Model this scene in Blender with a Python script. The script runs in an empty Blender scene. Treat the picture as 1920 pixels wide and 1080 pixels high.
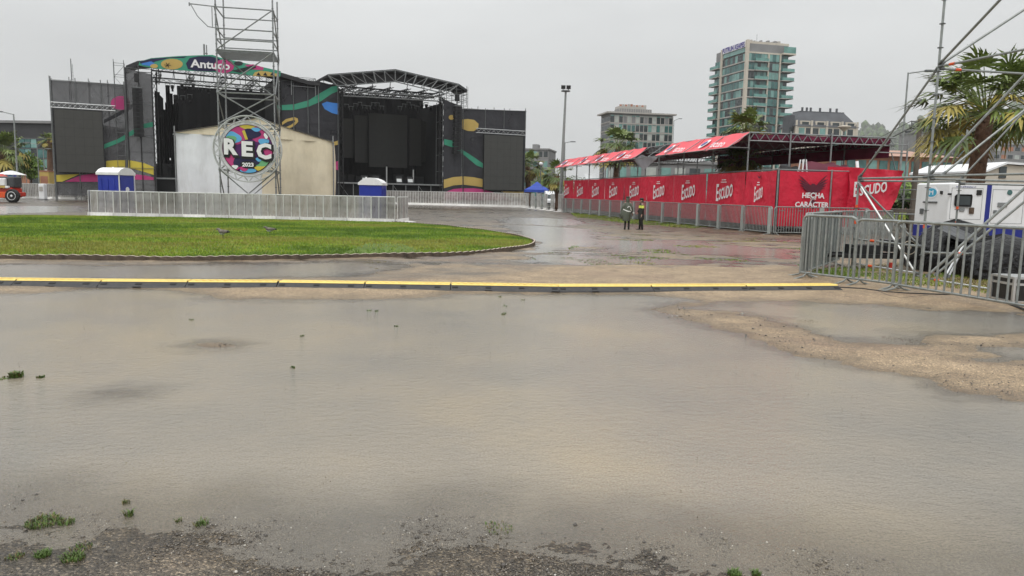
import bpy, math, random
import numpy as np
from mathutils import Vector, Matrix
random.seed(7)
R = math.radians
SC = bpy.context.scene
COL = SC.collection

# ---------------------------------------------------------------- camera
F_PX = 1400.0
CAM_H = 1.75
PITCH, ROLL = R(7.23), R(1.15)
cam_d = bpy.data.cameras.new('camera')
cam = bpy.data.objects.new('camera', cam_d)
COL.objects.link(cam)
CAM_M = Matrix.Rotation(math.pi/2 - PITCH, 3, 'X') @ Matrix.Rotation(ROLL, 3, 'Z')
cam.matrix_world = Matrix.Translation((0, 0, CAM_H)) @ CAM_M.to_4x4()
cam_d.sensor_width = 36.0
cam_d.lens = 36.0*F_PX/1920
cam_d.clip_start = 0.1
cam_d.clip_end = 6000
SC.camera = cam
SC.view_settings.view_transform = 'Standard'
SC.view_settings.look = 'None'
SC.view_settings.exposure = 0.0
SC.view_settings.gamma = 1.0
SC.cycles.use_denoising = True
SC.cycles.max_bounces = 8
SC.cycles.transparent_max_bounces = 24
SC.cycles.caustics_reflective = False
SC.cycles.caustics_refractive = False

# ---------------------------------------------------------------- sky and sun (overcast)
SUN_EL, SUN_ROT = R(58), R(200)
wd = bpy.data.worlds.new('World'); SC.world = wd; wd.use_nodes = True
nt = wd.node_tree; N = nt.nodes; L = nt.links
N.clear()
def nd(nt, t, **kw):
    n = nt.nodes.new(t)
    for k, v in kw.items():
        if k.startswith('i_'):
            n.inputs[int(k[2:]) if k[2:].isdigit() else k[2:].replace('_', ' ')].default_value = v
        else: setattr(n, k, v)
    return n
sky = nd(nt, 'ShaderNodeTexSky'); sky.sky_type = 'NISHITA'; sky.sun_disc = False
sky.sun_elevation = SUN_EL; sky.sun_rotation = SUN_ROT; sky.air_density = 1.0; sky.dust_density = 3.0
hs = nd(nt, 'ShaderNodeHueSaturation'); hs.inputs['Saturation'].default_value = 0.12
L.new(sky.outputs[0], hs.inputs['Color'])
tc = nd(nt, 'ShaderNodeTexCoord')
mp = nd(nt, 'ShaderNodeMapping'); mp.inputs['Scale'].default_value = (1.0, 1.0, 3.2)
L.new(tc.outputs['Generated'], mp.inputs[0])
cn = nd(nt, 'ShaderNodeTexNoise'); cn.inputs['Scale'].default_value = 1.7; cn.inputs['Detail'].default_value = 6; cn.inputs['Roughness'].default_value = .55
L.new(mp.outputs[0], cn.inputs['Vector'])
cr = nd(nt, 'ShaderNodeValToRGB')
cr.color_ramp.elements[0].position = .3; cr.color_ramp.elements[0].color = (6.1, 6.25, 6.3, 1)
cr.color_ramp.elements[1].position = .72; cr.color_ramp.elements[1].color = (7.8, 7.95, 7.95, 1)
L.new(cn.outputs['Fac'], cr.inputs[0])
# brighter towards the zenith, as an overcast sky is
sx = nd(nt, 'ShaderNodeSeparateXYZ'); L.new(tc.outputs['Generated'], sx.inputs[0])
zr = nd(nt, 'ShaderNodeMapRange'); zr.inputs[1].default_value = 0.16; zr.inputs[2].default_value = .85; zr.inputs[3].default_value = 1.0; zr.inputs[4].default_value = 2.3
L.new(sx.outputs[2], zr.inputs[0])
mz = nd(nt, 'ShaderNodeVectorMath', operation='MULTIPLY'); L.new(cr.outputs[0], mz.inputs[0]); L.new(zr.outputs[0], mz.inputs[1])
mx = nd(nt, 'ShaderNodeMix', data_type='RGBA'); mx.inputs[0].default_value = .88
L.new(hs.outputs[0], mx.inputs[6]); L.new(mz.outputs[0], mx.inputs[7])
bg = nd(nt, 'ShaderNodeBackground'); bg.inputs[1].default_value = .1
L.new(mx.outputs[2], bg.inputs[0])
wo = nd(nt, 'ShaderNodeOutputWorld'); L.new(bg.outputs[0], wo.inputs[0])
sd = bpy.data.lights.new('sun', 'SUN'); sd.energy = 1.3; sd.angle = R(25); sd.color = (1, .97, .93)
so = bpy.data.objects.new('sun', sd); COL.objects.link(so); so.location = (0, -20, 60)
# sun direction from elevation / rotation (rotation measured clockwise from +Y)
sdir = Vector((math.sin(SUN_ROT)*math.cos(SUN_EL), math.cos(SUN_ROT)*math.cos(SUN_EL), math.sin(SUN_EL)))
so.rotation_euler = sdir.to_track_quat('Z', 'Y').to_euler()

# ---------------------------------------------------------------- measuring helpers
CAMP = Vector((0, 0, CAM_H))
def ray(px, py):
    return CAM_M @ Vector(((px-960)/F_PX, -(py-540)/F_PX, -1.0))
def gp(px, py, z=0.0):
    d = ray(px, py); t = (z-CAM_H)/d.z
    return Vector((d.x*t, d.y*t, z))
def at(px, py, y):
    d = ray(px, py); return CAMP + d*(y/d.y)
class Frame:
    def __init__(s, x, y, deg):
        s.o = Vector((x, y, 0)); s.ang = R(deg)
        s.ex = Vector((math.cos(s.ang), math.sin(s.ang), 0)); s.ey = Vector((-math.sin(s.ang), math.cos(s.ang), 0))
    def w(s, p): return s.o + s.ex*p[0] + s.ey*p[1] + Vector((0, 0, p[2]))
    def l(s, p):
        d = p - s.o; return Vector((d.dot(s.ex), d.dot(s.ey), d.z))
    def hy(s, px, py, v=0.0):       # (x, z) where the sight line meets local plane y = v
        o = s.l(CAMP); r = ray(px, py); d = Vector((r.dot(s.ex), r.dot(s.ey), r.z))
        t = (v-o.y)/d.y; return (o.x+d.x*t, o.z+d.z*t)
    def hx(s, px, py, u=0.0):
        o = s.l(CAMP); r = ray(px, py); d = Vector((r.dot(s.ex), r.dot(s.ey), r.z))
        t = (u-o.x)/d.x; return (o.y+d.y*t, o.z+d.z*t)
W0 = Frame(0, 0, 0)

# ---------------------------------------------------------------- materials
MATS = {}
def mat(name, col, rough=.6, metal=0., var=.18, vs=2.5, bump=0., bs=25., dirt=0., spec=.5, alpha=1., dcol=(.12, .1, .08), det=6, bd=.05, rnd=0., bz=1.):
    if name in MATS: return MATS[name]
    m = bpy.data.materials.new(name); m.use_nodes = True; t = m.node_tree; t.nodes.clear()
    b = nd(t, 'ShaderNodeBsdfPrincipled'); b.inputs['Roughness'].default_value = rough; b.inputs['Metallic'].default_value = metal
    b.inputs['Specular IOR Level'].default_value = spec
    co = nd(t, 'ShaderNodeTexCoord')
    n = nd(t, 'ShaderNodeTexNoise'); n.inputs['Scale'].default_value = vs; n.inputs['Detail'].default_value = det; n.inputs['Roughness'].default_value = .6
    t.links.new(co.outputs['Object'], n.inputs['Vector'])
    r = nd(t, 'ShaderNodeValToRGB'); e = r.color_ramp.elements
    e[0].position = .3; e[1].position = .72
    e[0].color = [c*(1-var) for c in col]+[1]; e[1].color = [min(1, c*(1+var)) for c in col]+[1]
    t.links.new(n.outputs['Fac'], r.inputs[0]); out = r.outputs[0]
    if dirt > 0:
        n2 = nd(t, 'ShaderNodeTexNoise'); n2.inputs['Scale'].default_value = vs*2.7; n2.inputs['Detail'].default_value = 8; n2.inputs['Roughness'].default_value = .7
        mpn = nd(t, 'ShaderNodeMapping'); mpn.inputs['Scale'].default_value = (1, 1, .25); mpn.inputs['Location'].default_value = (3.1, 7.7, 1.3)
        t.links.new(co.outputs['Object'], mpn.inputs[0]); t.links.new(mpn.outputs[0], n2.inputs['Vector'])
        r2 = nd(t, 'ShaderNodeMapRange'); r2.inputs[1].default_value = .5; r2.inputs[2].default_value = .75; r2.inputs[3].default_value = 0; r2.inputs[4].default_value = dirt
        t.links.new(n2.outputs['Fac'], r2.inputs[0])
        mm = nd(t, 'ShaderNodeMix', data_type='RGBA'); mm.inputs[7].default_value = list(dcol)+[1]
        t.links.new(r2.outputs[0], mm.inputs[0]); t.links.new(out, mm.inputs[6]); out = mm.outputs[2]
    if rnd > 0:
        oi = nd(t, 'ShaderNodeObjectInfo'); rm_ = nd(t, 'ShaderNodeMapRange'); rm_.inputs[3].default_value = 1-rnd; rm_.inputs[4].default_value = 1+rnd
        t.links.new(oi.outputs['Random'], rm_.inputs[0]); vm = nd(t, 'ShaderNodeVectorMath', operation='MULTIPLY'); t.links.new(out, vm.inputs[0]); t.links.new(rm_.outputs[0], vm.inputs[1]); out = vm.outputs[0]
    t.links.new(out, b.inputs['Base Color'])
    if bump > 0:
        n3 = nd(t, 'ShaderNodeTexNoise'); n3.inputs['Scale'].default_value = bs; n3.inputs['Detail'].default_value = 4
        m3 = nd(t, 'ShaderNodeMapping'); m3.inputs['Scale'].default_value = (1, 1, bz); t.links.new(co.outputs['Object'], m3.inputs[0]); t.links.new(m3.outputs[0], n3.inputs['Vector'])
        bp = nd(t, 'ShaderNodeBump'); bp.inputs['Strength'].default_value = bump; bp.inputs['Distance'].default_value = bd
        t.links.new(n3.outputs['Fac'], bp.inputs['Height']); t.links.new(bp.outputs[0], b.inputs['Normal'])
    o = nd(t, 'ShaderNodeOutputMaterial'); sh = b.outputs[0]
    if alpha < 1:
        tr = nd(t, 'ShaderNodeBsdfTransparent'); ms = nd(t, 'ShaderNodeMixShader'); ms.inputs[0].default_value = alpha
        t.links.new(tr.outputs[0], ms.inputs[1]); t.links.new(sh, ms.inputs[2]); sh = ms.outputs[0]
    t.links.new(sh, o.inputs[0])
    MATS[name] = m; return m
def G(name): return MATS[name]
mat('steel', (.27, .28, .28), .45, .6, .2, 6, dirt=.3)
mat('steel_dark', (.16, .17, .17), .5, .6, .25, 6, dirt=.3)
mat('steel_pale', (.55, .56, .55), .45, .6, .15, 6, dirt=.2)
mat('galv', (.29, .31, .30), .5, .5, .22, 9, dirt=.35)
mat('alu', (.62, .63, .63), .35, .8, .1, 4)
mat('scrim', (.030, .030, .036), .85, 0, .35, .5, bump=.8, bs=.9, bd=.3, alpha=.88)
mat('scrim_thin', (.105, .105, .11), .85, 0, .3, .6, bump=.8, bs=.9, bd=.3, alpha=.70)
mat('black_cloth', (.006, .006, .007), .9, 0, .3, 1.0)
mat('black_matte', (.012, .012, .013), .7, 0, .3, 3)
mat('roof_black', (.022, .022, .024), .55, 0, .3, .6)
mat('led', (.052, .052, .047), .55, 0, .08, 1.5)
mat('led_dim', (.022, .022, .02), .6, 0, .12, 1.5)
mat('magenta', (.50, .05, .20), .8, 0, .12, .6)
mat('teal', (.05, .30, .19), .8, 0, .12, .6)
mat('yellow_print', (.62, .5, .07), .8, 0, .1, .6)
mat('ochre', (.52, .37, .11), .8, 0, .1, .6)
mat('blue_print', (.05, .21, .6), .8, 0, .1, .6)
mat('navy', (.018, .016, .06), .8, 0, .15, .6)
mat('cyan', (.12, .42, .72), .7, 0, .1, .9)
mat('green_print', (.16, .42, .2), .8, 0, .1, .9)
mat('white_print', (.82, .82, .84), .7, 0, .05, .8)
mat('white_paint', (.78, .79, .8), .4, 0, .06, 1.5, dirt=.2, dcol=(.5, .46, .4))
mat('white_plastic', (.8, .8, .8), .45, 0, .06, 2, dirt=.25, dcol=(.45, .42, .36))
mat('tent_white', (.80, .82, .84), .7, 0, .1, .55, bump=.35, bs=2.4, bd=.18, dirt=.35, dcol=(.5, .48, .43), bz=.22)
mat('tent_cream', (.80, .71, .53), .7, 0, .12, .6, bump=.4, bs=2.6, bd=.2, bz=.22, dirt=.4, dcol=(.5, .42, .28))
mat('barrier_sheet', (.40, .385, .365), .6, .1, .35, 1.8, dirt=.8, dcol=(.16, .11, .07), alpha=.60, rnd=.3)
mat('barrier_bar', (.66, .66, .64), .5, .2, .15, 5, dirt=.4)
mat('barrier_foot', (.66, .65, .63), .6, .0, .14, 2, dirt=.4, dcol=(.4, .36, .3), rnd=.18)
mat('loo_blue', (.012, .03, .30), .4, 0, .12, 2)
mat('escudo_red', (.64, .012, .045), .5, 0, .12, .8, bump=.8, bs=1.5, bd=.16)
mat('awning_red', (.76, .085, .11), .55, 0, .12, .9, bump=.3, bs=3)
mat('maroon', (.20, .018, .06), .7, 0, .25, 1.2, bump=.4, bs=2)
mat('maroon_print', (.11, .012, .03), .7, 0, .1, 2)
mat('lettering_white', (.8, .79, .8), .6, 0, .04, 2)
mat('concrete', (.42, .40, .37), .8, 0, .1, .3, dirt=.15)
mat('cream_wall', (.56, .51, .43), .8, 0, .1, .25, dirt=.15)
mat('grey_wall', (.24, .24, .24), .8, 0, .12, .3, dirt=.15)
mat('dark_wall', (.035, .035, .038), .6, 0, .2, .3)
mat('brick', (.40, .18, .11), .85, 0, .15, .6, dirt=.2)
mat('tile_roof', (.42, .26, .2), .8, 0, .15, .6)
mat('slate', (.085, .09, .10), .7, 0, .2, .4)
mat('glass_teal', (.05, .15, .14), .12, 0, .5, .4, spec=.7)
mat('glass_pale', (.17, .33, .30), .2, 0, .3, .35, spec=.7)
mat('glass_dark', (.03, .04, .042), .12, 0, .5, .5, spec=.7)
mat('curtain', (.42, .45, .42), .6, 0, .2, .5)
mat('balcony_glass', (.16, .36, .32), .12, 0, .3, .5, spec=.7, alpha=.72)
mat('bark', (.11, .075, .05), .9, 0, .35, 6, bump=1.0, bs=12)
mat('palm_bark', (.15, .085, .055), .95, 0, .4, 5, bump=1.2, bs=10)
mat('palm_green', (.15, .20, .045), .5, 0, .35, 2.5)
mat('palm_dark', (.085, .12, .03), .55, 0, .35, 2.5)
mat('palm_yellow', (.33, .27, .06), .6, 0, .3, 2.5)
mat('palm_dead', (.17, .11, .055), .9, 0, .35, 3)
mat('leaf_a', (.075, .13, .025), .6, 0, .35, 3)
mat('leaf_b', (.16, .25, .04), .6, 0, .35, 3)
mat('leaf_c', (.045, .075, .022), .6, 0, .35, 3)
mat('rubber', (.015, .015, .015), .75, 0, .2, 8)
mat('ramp_black', (.02, .02, .022), .5, 0, .25, 6, dirt=.25, dcol=(.2, .16, .11))
mat('ramp_yellow', (.86, .64, .17), .45, 0, .1, 4, dirt=.3, dcol=(.45, .33, .1))
mat('edging', (.52, .43, .36), .6, 0, .15, 8, dirt=.5, dcol=(.1, .07, .05))
mat('red_paint', (.5, .035, .02), .35, 0, .15, 3, dirt=.25)
mat('orange_paint', (.75, .1, .02), .5, 0, .15, 5)
mat('deep_blue', (.01, .02, .22), .4, 0, .1, 2)
mat('sticker_cyan', (.05, .38, .58), .5, 0, .08, 3)
mat('wood_pole', (.13, .11, .09), .9, 0, .25, 4, bump=.5, bs=20)
mat('poncho', (.075, .085, .06), .5, 0, .2, 5)
mat('reflective', (.75, .76, .72), .4, 0, .06, 5)
mat('lime', (.65, .72, .1), .5, 0, .06, 5)
mat('coat_black', (.017, .017, .014), .6, 0, .25, 6)
mat('trouser', (.02, .02, .018), .8, 0, .25, 6)
mat('skin', (.42, .25, .18), .55, 0, .1, 20)
mat('hair', (.015, .012, .01), .6, 0, .2, 40)
mat('feather', (.16, .14, .12), .8, 0, .3, 30)
mat('feather_white', (.7, .7, .68), .8, 0, .1, 30)
mat('feather_black', (.02, .02, .02), .7, 0, .1, 30)
mat('tarp_black', (.006, .006, .007), .38, 0, .3, 3, bump=1.0, bs=6, bd=.12, spec=.35)
mat('tarp_grey', (.06, .063, .067), .4, 0, .25, 3, bump=.5, bs=6)
mat('cable', (.012, .012, .012), .5, 0, .1, 8)
mat('case_black', (.012, .012, .012), .4, 0, .2, 5)
mat('hubcap', (.52, .47, .38), .5, .4, .15, 8)
mat('gazebo_blue', (.02, .06, .36), .6, 0, .15, 2)
mat('sign_purple', (.05, .03, .28), .5, 0, .1, 2)
mat('pale_cloth', (.42, .41, .46), .6, 0, .18, 1.5, bump=.6, bs=4)
mat('weed', (.075, .13, .02), .6, 0, .4, 15)
mat('weed_dry', (.16, .13, .05), .7, 0, .4, 15)
mat('pebble', (.22, .19, .16), .5, 0, .5, 60)

# ---------------------------------------------------------------- mesh builder
class MB:
    def __init__(s): s.v = []; s.f = []; s.m = []; s.mats = []
    def mi(s, m):
        if isinstance(m, str): m = MATS[m]
        if m not in s.mats: s.mats.append(m)
        return s.mats.index(m)
    def add(s, vs, fs, m):
        b = len(s.v); k = s.mi(m)
        s.v += [tuple(v) for v in vs]
        for f in fs: s.f.append([i+b for i in f]); s.m.append(k)
    def box(s, c, sz, m, rz=0., rx=0., ry=0.):
        hx, hy, hz = sz[0]/2, sz[1]/2, sz[2]/2
        M = Matrix.Rotation(rz, 3, 'Z') @ Matrix.Rotation(ry, 3, 'Y') @ Matrix.Rotation(rx, 3, 'X')
        c = Vector(c)
        vs = [c + M @ Vector((x, y, z)) for x in (-hx, hx) for y in (-hy, hy) for z in (-hz, hz)]
        s.add(vs, [(0, 1, 3, 2), (4, 6, 7, 5), (0, 4, 5, 1), (2, 3, 7, 6), (0, 2, 6, 4), (1, 5, 7, 3)], m)
    def bb(s, x0, x1, y0, y1, z0, z1, m): s.box(((x0+x1)/2, (y0+y1)/2, (z0+z1)/2), (x1-x0, y1-y0, z1-z0), m)
    def rbox(s, x0, x1, y0, y1, z0, z1, m, b=.03):     # box with chamfered edges
        X = [x0, x0+b, x1-b, x1]; Y = [y0, y0+b, y1-b, y1]; Z = [z0, z0+b, z1-b, z1]
        rings = []
        for k, z in enumerate(Z):
            ins = b if k in (0, 3) else 0
            a0, a1, c0, c1 = x0+ins, x1-ins, y0+ins, y1-ins
            rings.append([(a0+b, c0, z), (a1-b, c0, z), (a1, c0+b, z), (a1, c1-b, z), (a1-b, c1, z), (a0+b, c1, z), (a0, c1-b, z), (a0, c0+b, z)])
        s.loft(rings, m, True)
    def loft(s, rings, m, cap=True, closed=True):
        n = len(rings[0]); vs = [p for r in rings for p in r]; fs = []
        for i in range(len(rings)-1):
            for j in range(n if closed else n-1):
                k = (j+1) % n
                fs.append((i*n+j, i*n+k, (i+1)*n+k, (i+1)*n+j))
        if cap: fs.append(tuple(range(n-1, -1, -1))); fs.append(tuple((len(rings)-1)*n+j for j in range(n)))
        s.add(vs, fs, m)
    def bar(s, p, q, r, m, n=6, r2=None):
        p, q = Vector(p), Vector(q); d = q-p
        if d.length < 1e-6: return
        d.normalize(); a = d.orthogonal().normalized(); b = d.cross(a); r2 = r if r2 is None else r2
        ring = lambda c, rr: [c + a*math.cos(2*math.pi*i/n)*rr + b*math.sin(2*math.pi*i/n)*rr for i in range(n)]
        s.loft([ring(p, r), ring(q, r2)], m)
    def path(s, pts, r, m, n=6, closed=False):
        pts = [Vector(p) for p in pts]; rs = []; prev = None
        k = len(pts)
        for i, p in enumerate(pts):
            if closed: d = pts[(i+1) % k]-pts[i-1]
            else: d = pts[min(i+1, k-1)]-pts[max(i-1, 0)]
            d.normalize()
            if prev is None: a = d.orthogonal().normalized()
            else: a = (prev - d*prev.dot(d)).normalized()
            prev = a; b = d.cross(a)
            rr = r[i] if isinstance(r, (list, tuple)) else r
            rs.append([p + a*math.cos(2*math.pi*j/n)*rr + b*math.sin(2*math.pi*j/n)*rr for j in range(n)])
        if closed: rs.append(rs[0])
        s.loft(rs, m, not closed)
    def poly(s, pts, m): s.add(pts, [tuple(range(len(pts)))], m)
    def py(s, uz, y, m): s.poly([(u, y, z) for u, z in uz], m)
    def slab_y(s, uz, y0, y1, m):          # outline in x,z given a thickness along y
        n = len(uz); vs = [(u, y0, z) for u, z in uz]+[(u, y1, z) for u, z in uz]
        s.add(vs, [tuple(range(n)), tuple(range(2*n-1, n-1, -1))]+[(i, n+i, n+(i+1) % n, (i+1) % n) for i in range(n)], m)
    def slab_x(s, yz, x0, x1, m):
        n = len(yz); vs = [(x0, u, z) for u, z in yz]+[(x1, u, z) for u, z in yz]
        s.add(vs, [tuple(range(n)), tuple(range(2*n-1, n-1, -1))]+[(i, n+i, n+(i+1) % n, (i+1) % n) for i in range(n)], m)
    def slab_z(s, xy, z0, z1, m):
        n = len(xy); vs = [(u, v, z0) for u, v in xy]+[(u, v, z1) for u, v in xy]
        s.add(vs, [tuple(range(n-1, -1, -1)), tuple(range(n, 2*n))]+[(i, (i+1) % n, n+(i+1) % n, n+i) for i in range(n)], m)
    def truss(s, p, q, w, h, m, r=.025, n=8, up=(0, 0, 1)):     # four chords with zigzag webbing
        p, q = Vector(p), Vector(q); d = (q-p).normalized(); up = Vector(up); sd = d.cross(up).normalized(); up = sd.cross(d)
        c = [sd*(w/2)+up*(h/2), sd*(-w/2)+up*(h/2), sd*(-w/2)-up*(h/2), sd*(w/2)-up*(h/2)]
        for o in c: s.bar(p+o, q+o, r, m, 5)
        for k in range(4):
            a, b = c[k], c[(k+1) % 4]
            for i in range(n):
                t0, t1 = i/n, (i+1)/n
                x, y = (a, b) if (i+k) % 2 else (b, a)
                s.bar(p.lerp(q, t0)+x, p.lerp(q, t1)+y, r*.6, m, 4)
    def flat_truss(s, p, q, h, m, r=.03, n=8):
        p, q = Vector(p), Vector(q); o = Vector((0, 0, h))
        s.bar(p, q, r, m, 5); s.bar(p+o, q+o, r, m, 5)
        for i in range(n):
            a, b = p.lerp(q, i/n), p.lerp(q, (i+1)/n)
            mid = p.lerp(q, (i+.5)/n)
            s.bar(a, mid+o, r*.65, m, 4); s.bar(mid+o, b, r*.65, m, 4)
    def ell(s, c, r, m, n=10, k=6, M=None):
        c = Vector(c); rings = []
        for i in range(k+1):
            t = math.pi*(.02+.96*i/k)
            ring = []
            for j in range(n):
                a = 2*math.pi*j/n
                p = Vector((r[0]*math.sin(t)*math.cos(a), r[1]*math.sin(t)*math.sin(a), -r[2]*math.cos(t)))
                ring.append(c + (M @ p if M else p))
            rings.append(ring)
        s.loft(rings, m)
    def mesh(s, name, off, smooth):
        me = bpy.data.meshes.new(name)
        me.from_pydata([(v[0]-off[0], v[1]-off[1], v[2]-off[2]) for v in s.v], [], s.f)
        for m in s.mats: me.materials.append(m)
        me.polygons.foreach_set('material_index', s.m)
        if smooth: me.polygons.foreach_set('use_smooth', [True]*len(s.f))
        me.update(); return me
BASE = {}
def tag(o, label=None, cat=None, group=None, kind=None):
    if label: o['label'] = label
    if cat: o['category'] = cat
    if group: o['group'] = group
    if kind: o['kind'] = kind
    return o
def thing(name, label, cat, base=(0, 0, 0), fr=W0, group=None):
    o = bpy.data.objects.new(name, None); COL.objects.link(o); o.empty_display_size = .3
    o.location = fr.w(base); o.rotation_euler.z = fr.ang; BASE[o.name] = Vector(base)
    return tag(o, label, cat, group)
def part(parent, name, mb, smooth=False, label=None):
    o = bpy.data.objects.new(name, mb.mesh(name, BASE[parent.name], smooth)); COL.objects.link(o)
    o.parent = parent; BASE[o.name] = BASE[parent.name]
    if label: o['label'] = label
    return o
def solo(name, mb, label, cat, base=(0, 0, 0), fr=W0, group=None, kind=None, smooth=False):
    o = bpy.data.objects.new(name, mb.mesh(name, base, smooth)); COL.objects.link(o)
    o.location = fr.w(base); o.rotation_euler.z = fr.ang; BASE[o.name] = Vector(base)
    return tag(o, label, cat, group, kind)
def copy_tree(o, parent=None):
    c = o.copy(); COL.objects.link(c); c.parent = parent
    for ch in [x for x in bpy.data.objects if x.parent == o]: copy_tree(ch, c)
    return c
def place(o, p, q=None, rz=None):
    o.location = p
    o.rotation_euler.z = math.atan2(q[1]-p[1], q[0]-p[0]) if rz is None else rz
ORD = 'first second third fourth fifth sixth seventh eighth ninth tenth eleventh twelfth thirteenth fourteenth fifteenth sixteenth seventeenth eighteenth nineteenth twentieth'.split()
def ordw(i):
    return ORD[i] if i < 20 else ('twenty '+ORD[i-20] if i < 29 else ('thirtieth' if i == 29 else 'thirty '+ORD[i-30]))
_tc = {}
def text_geo(txt, bold=0., res=2):
    key = (txt, bold)
    if key in _tc: return _tc[key]
    c = bpy.data.curves.new('lettering', 'FONT'); c.body = txt; c.size = 1; c.offset = bold; c.resolution_u = res; c.fill_mode = 'FRONT'
    o = bpy.data.objects.new('lettering', c); COL.objects.link(o)
    bpy.context.view_layer.update()
    dg = bpy.context.evaluated_depsgraph_get(); me = o.evaluated_get(dg).to_mesh()
    vs = [(v.co.x, v.co.y) for v in me.vertices]; fs = [tuple(p.vertices) for p in me.polygons]
    bpy.data.objects.remove(o); bpy.data.curves.remove(c)
    x0 = min(v[0] for v in vs); x1 = max(v[0] for v in vs); y0 = min(v[1] for v in vs); y1 = max(v[1] for v in vs)
    vs = [((x-x0)/(x1-x0)-.5, (y-y0)/(y1-y0)-.5) for x, y in vs]
    _tc[key] = (vs, fs); return _tc[key]
def put_text(mb, txt, o, ax, ay, m, bold=0., warp=None, two=False):   # ax, ay: full width and height vectors
    vs, fs = text_geo(txt, bold); o, ax, ay = Vector(o), Vector(ax), Vector(ay)
    P = []
    for x, y in vs:
        if warp: x, y = warp(x, y)
        P.append(o+ax*x+ay*y)
    mb.add(P, fs, m)

# ---------------------------------------------------------------- ground, puddles, lawn
def vnoise(x, y, seed=0):
    xi = np.floor(x).astype(np.int64); yi = np.floor(y).astype(np.int64)
    fx = x-xi; fy = y-yi; fx = fx*fx*(3-2*fx); fy = fy*fy*(3-2*fy)
    def h(a, b):
        n = (a*374761393 + b*668265263 + seed*974711) & 0x7fffffff
        n = ((n ^ (n >> 13))*1274126177) & 0x7fffffff
        return ((n ^ (n >> 16)) & 0xffff)/65535.0
    return (h(xi, yi)*(1-fx)+h(xi+1, yi)*fx)*(1-fy)+(h(xi, yi+1)*(1-fx)+h(xi+1, yi+1)*fx)*fy
def fbm(x, y, sc, oc=4, seed=0):
    t = 0; a = .5; s = 0
    for i in range(oc):
        t = t+a*vnoise(x*sc+17.3*i, y*sc-9.1*i, seed+i); s += a; a *= .5; sc *= 2.03
    return t/s-.5
def sdpoly(X, Y, poly):                  # + inside
    d = np.full(X.shape, 1e9); ins = np.zeros(X.shape, bool); n = len(poly)
    for i in range(n):
        ax, ay = poly[i]; bx, by = poly[(i+1) % n]
        ex, ey = bx-ax, by-ay; wx, wy = X-ax, Y-ay
        t = np.clip((wx*ex+wy*ey)/(ex*ex+ey*ey+1e-12), 0, 1)
        d = np.minimum(d, np.hypot(wx-ex*t, wy-ey*t))
        c = ((ay > Y) != (by > Y)) & (X < (bx-ax)*(Y-ay)/((by-ay) if by != ay else 1e-9)+ax)
        ins ^= c
    return np.where(ins, d, -d)
def gpoly(pp): return [tuple(gp(*p)[:2]) for p in pp]
POOLS = [gpoly(p) for p in [
    [(-300, 552), (0, 552), (100, 548), (200, 541), (330, 546), (400, 560), (560, 563), (760, 562), (838, 559), (860, 552), (960, 550), (1000, 553), (1050, 551), (1180, 552), (1290, 562), (1215, 580), (1280, 600), (1390, 632), (1440, 650), (1560, 685), (1700, 710), (1800, 735), (1920, 748), (2250, 780), (2250, 1300), (1700, 1180), (1500, 1110), (1300, 1078), (1180, 1062), (1060, 1042), (900, 1010), (800, 1022), (750, 1062), (640, 1056), (500, 1028), (350, 1006), (240, 1030), (140, 1010), (0, 985), (-300, 985)],
    [(1285, 577), (1330, 572), (1420, 566), (1560, 568), (1700, 577), (1920, 591), (2200, 606), (2200, 660), (1920, 622), (1760, 624), (1690, 644), (1600, 640), (1500, 612), (1400, 592)],
    [(-200, 498), (200, 498), (430, 496), (560, 494), (680, 490), (770, 500), (640, 518), (400, 522), (150, 524), (-200, 522)],
    [(950, 421), (1040, 424), (1100, 430), (1122, 455), (1070, 466), (1012, 470), (1018, 455), (985, 441)],
    [(960, 408), (1060, 410), (1105, 420), (1040, 424), (940, 419)],
    [(1120, 450), (1300, 452), (1480, 470), (1480, 480), (1300, 478), (1130, 470)],
    [(1020, 478), (1180, 480), (1330, 490), (1300, 497), (1090, 496), (1000, 488)],
    [(1840, 655), (1990, 650), (1990, 680), (1860, 676)],
    [(-60, 388), (150, 386), (158, 396), (-60, 402)]]]
ISLES = [gpoly(p) for p in [[(352, 648), (370, 643), (420, 642), (446, 647), (436, 653), (382, 654)],
                            [(195, 738), (230, 733), (275, 731), (272, 735), (235, 741), (205, 742)]]]
LAWN = gpoly([(-420, 482), (0, 487), (200, 489), (400, 491), (560, 488), (640, 483), (760, 485), (850, 482), (930, 475), (985, 467), (1006, 460),
              (992, 451), (940, 440), (880, 432), (820, 425), (745, 420), (450, 413), (170, 408), (-420, 402)])
SANDP = gpoly([(-300, 535), (560, 535), (900, 520), (1010, 500), (1200, 492), (1480, 500), (1600, 500), (2300, 560), (2300, 800), (1920, 900), (1400, 720), (1180, 560), (900, 575), (-300, 560)])

rows = [-500., -120., -30., -8., -2., 0.4]
y = 1.3
while y < 80: rows.append(y); y *= 1.0062
rows += [84, 90, 100, 120, 160, 260, 500, 1000, 1600, 2700]
rows = np.array(rows)
tcol = np.sign(np.linspace(-1, 1, 431))*np.abs(np.linspace(-1, 1, 431))**1.15*1.15
GX = (np.abs(rows)[:, None]+2.6)*tcol[None, :]*np.where((rows < 0), 2.0, 1.0)[:, None]
GY = np.repeat(rows[:, None], len(tcol), 1)
X, Y = GX.ravel(), GY.ravel()
near = (Y > 0) & (Y < 82)
Z = np.zeros_like(X); sand = np.zeros_like(X)
xs, ys = X[near], Y[near]
wob = fbm(xs, ys, .9, 5, 3)*.9
pool = np.full(xs.shape, -9.0)
for i, p in enumerate(POOLS):
    sc_ = 1.0 if i in (0, 1) else .9
    pool = np.maximum(pool, sdpoly(xs, ys, p)+wob*(.55 if i == 0 else .8)*np.clip(ys/14, .35, 2.2)*sc_)
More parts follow.
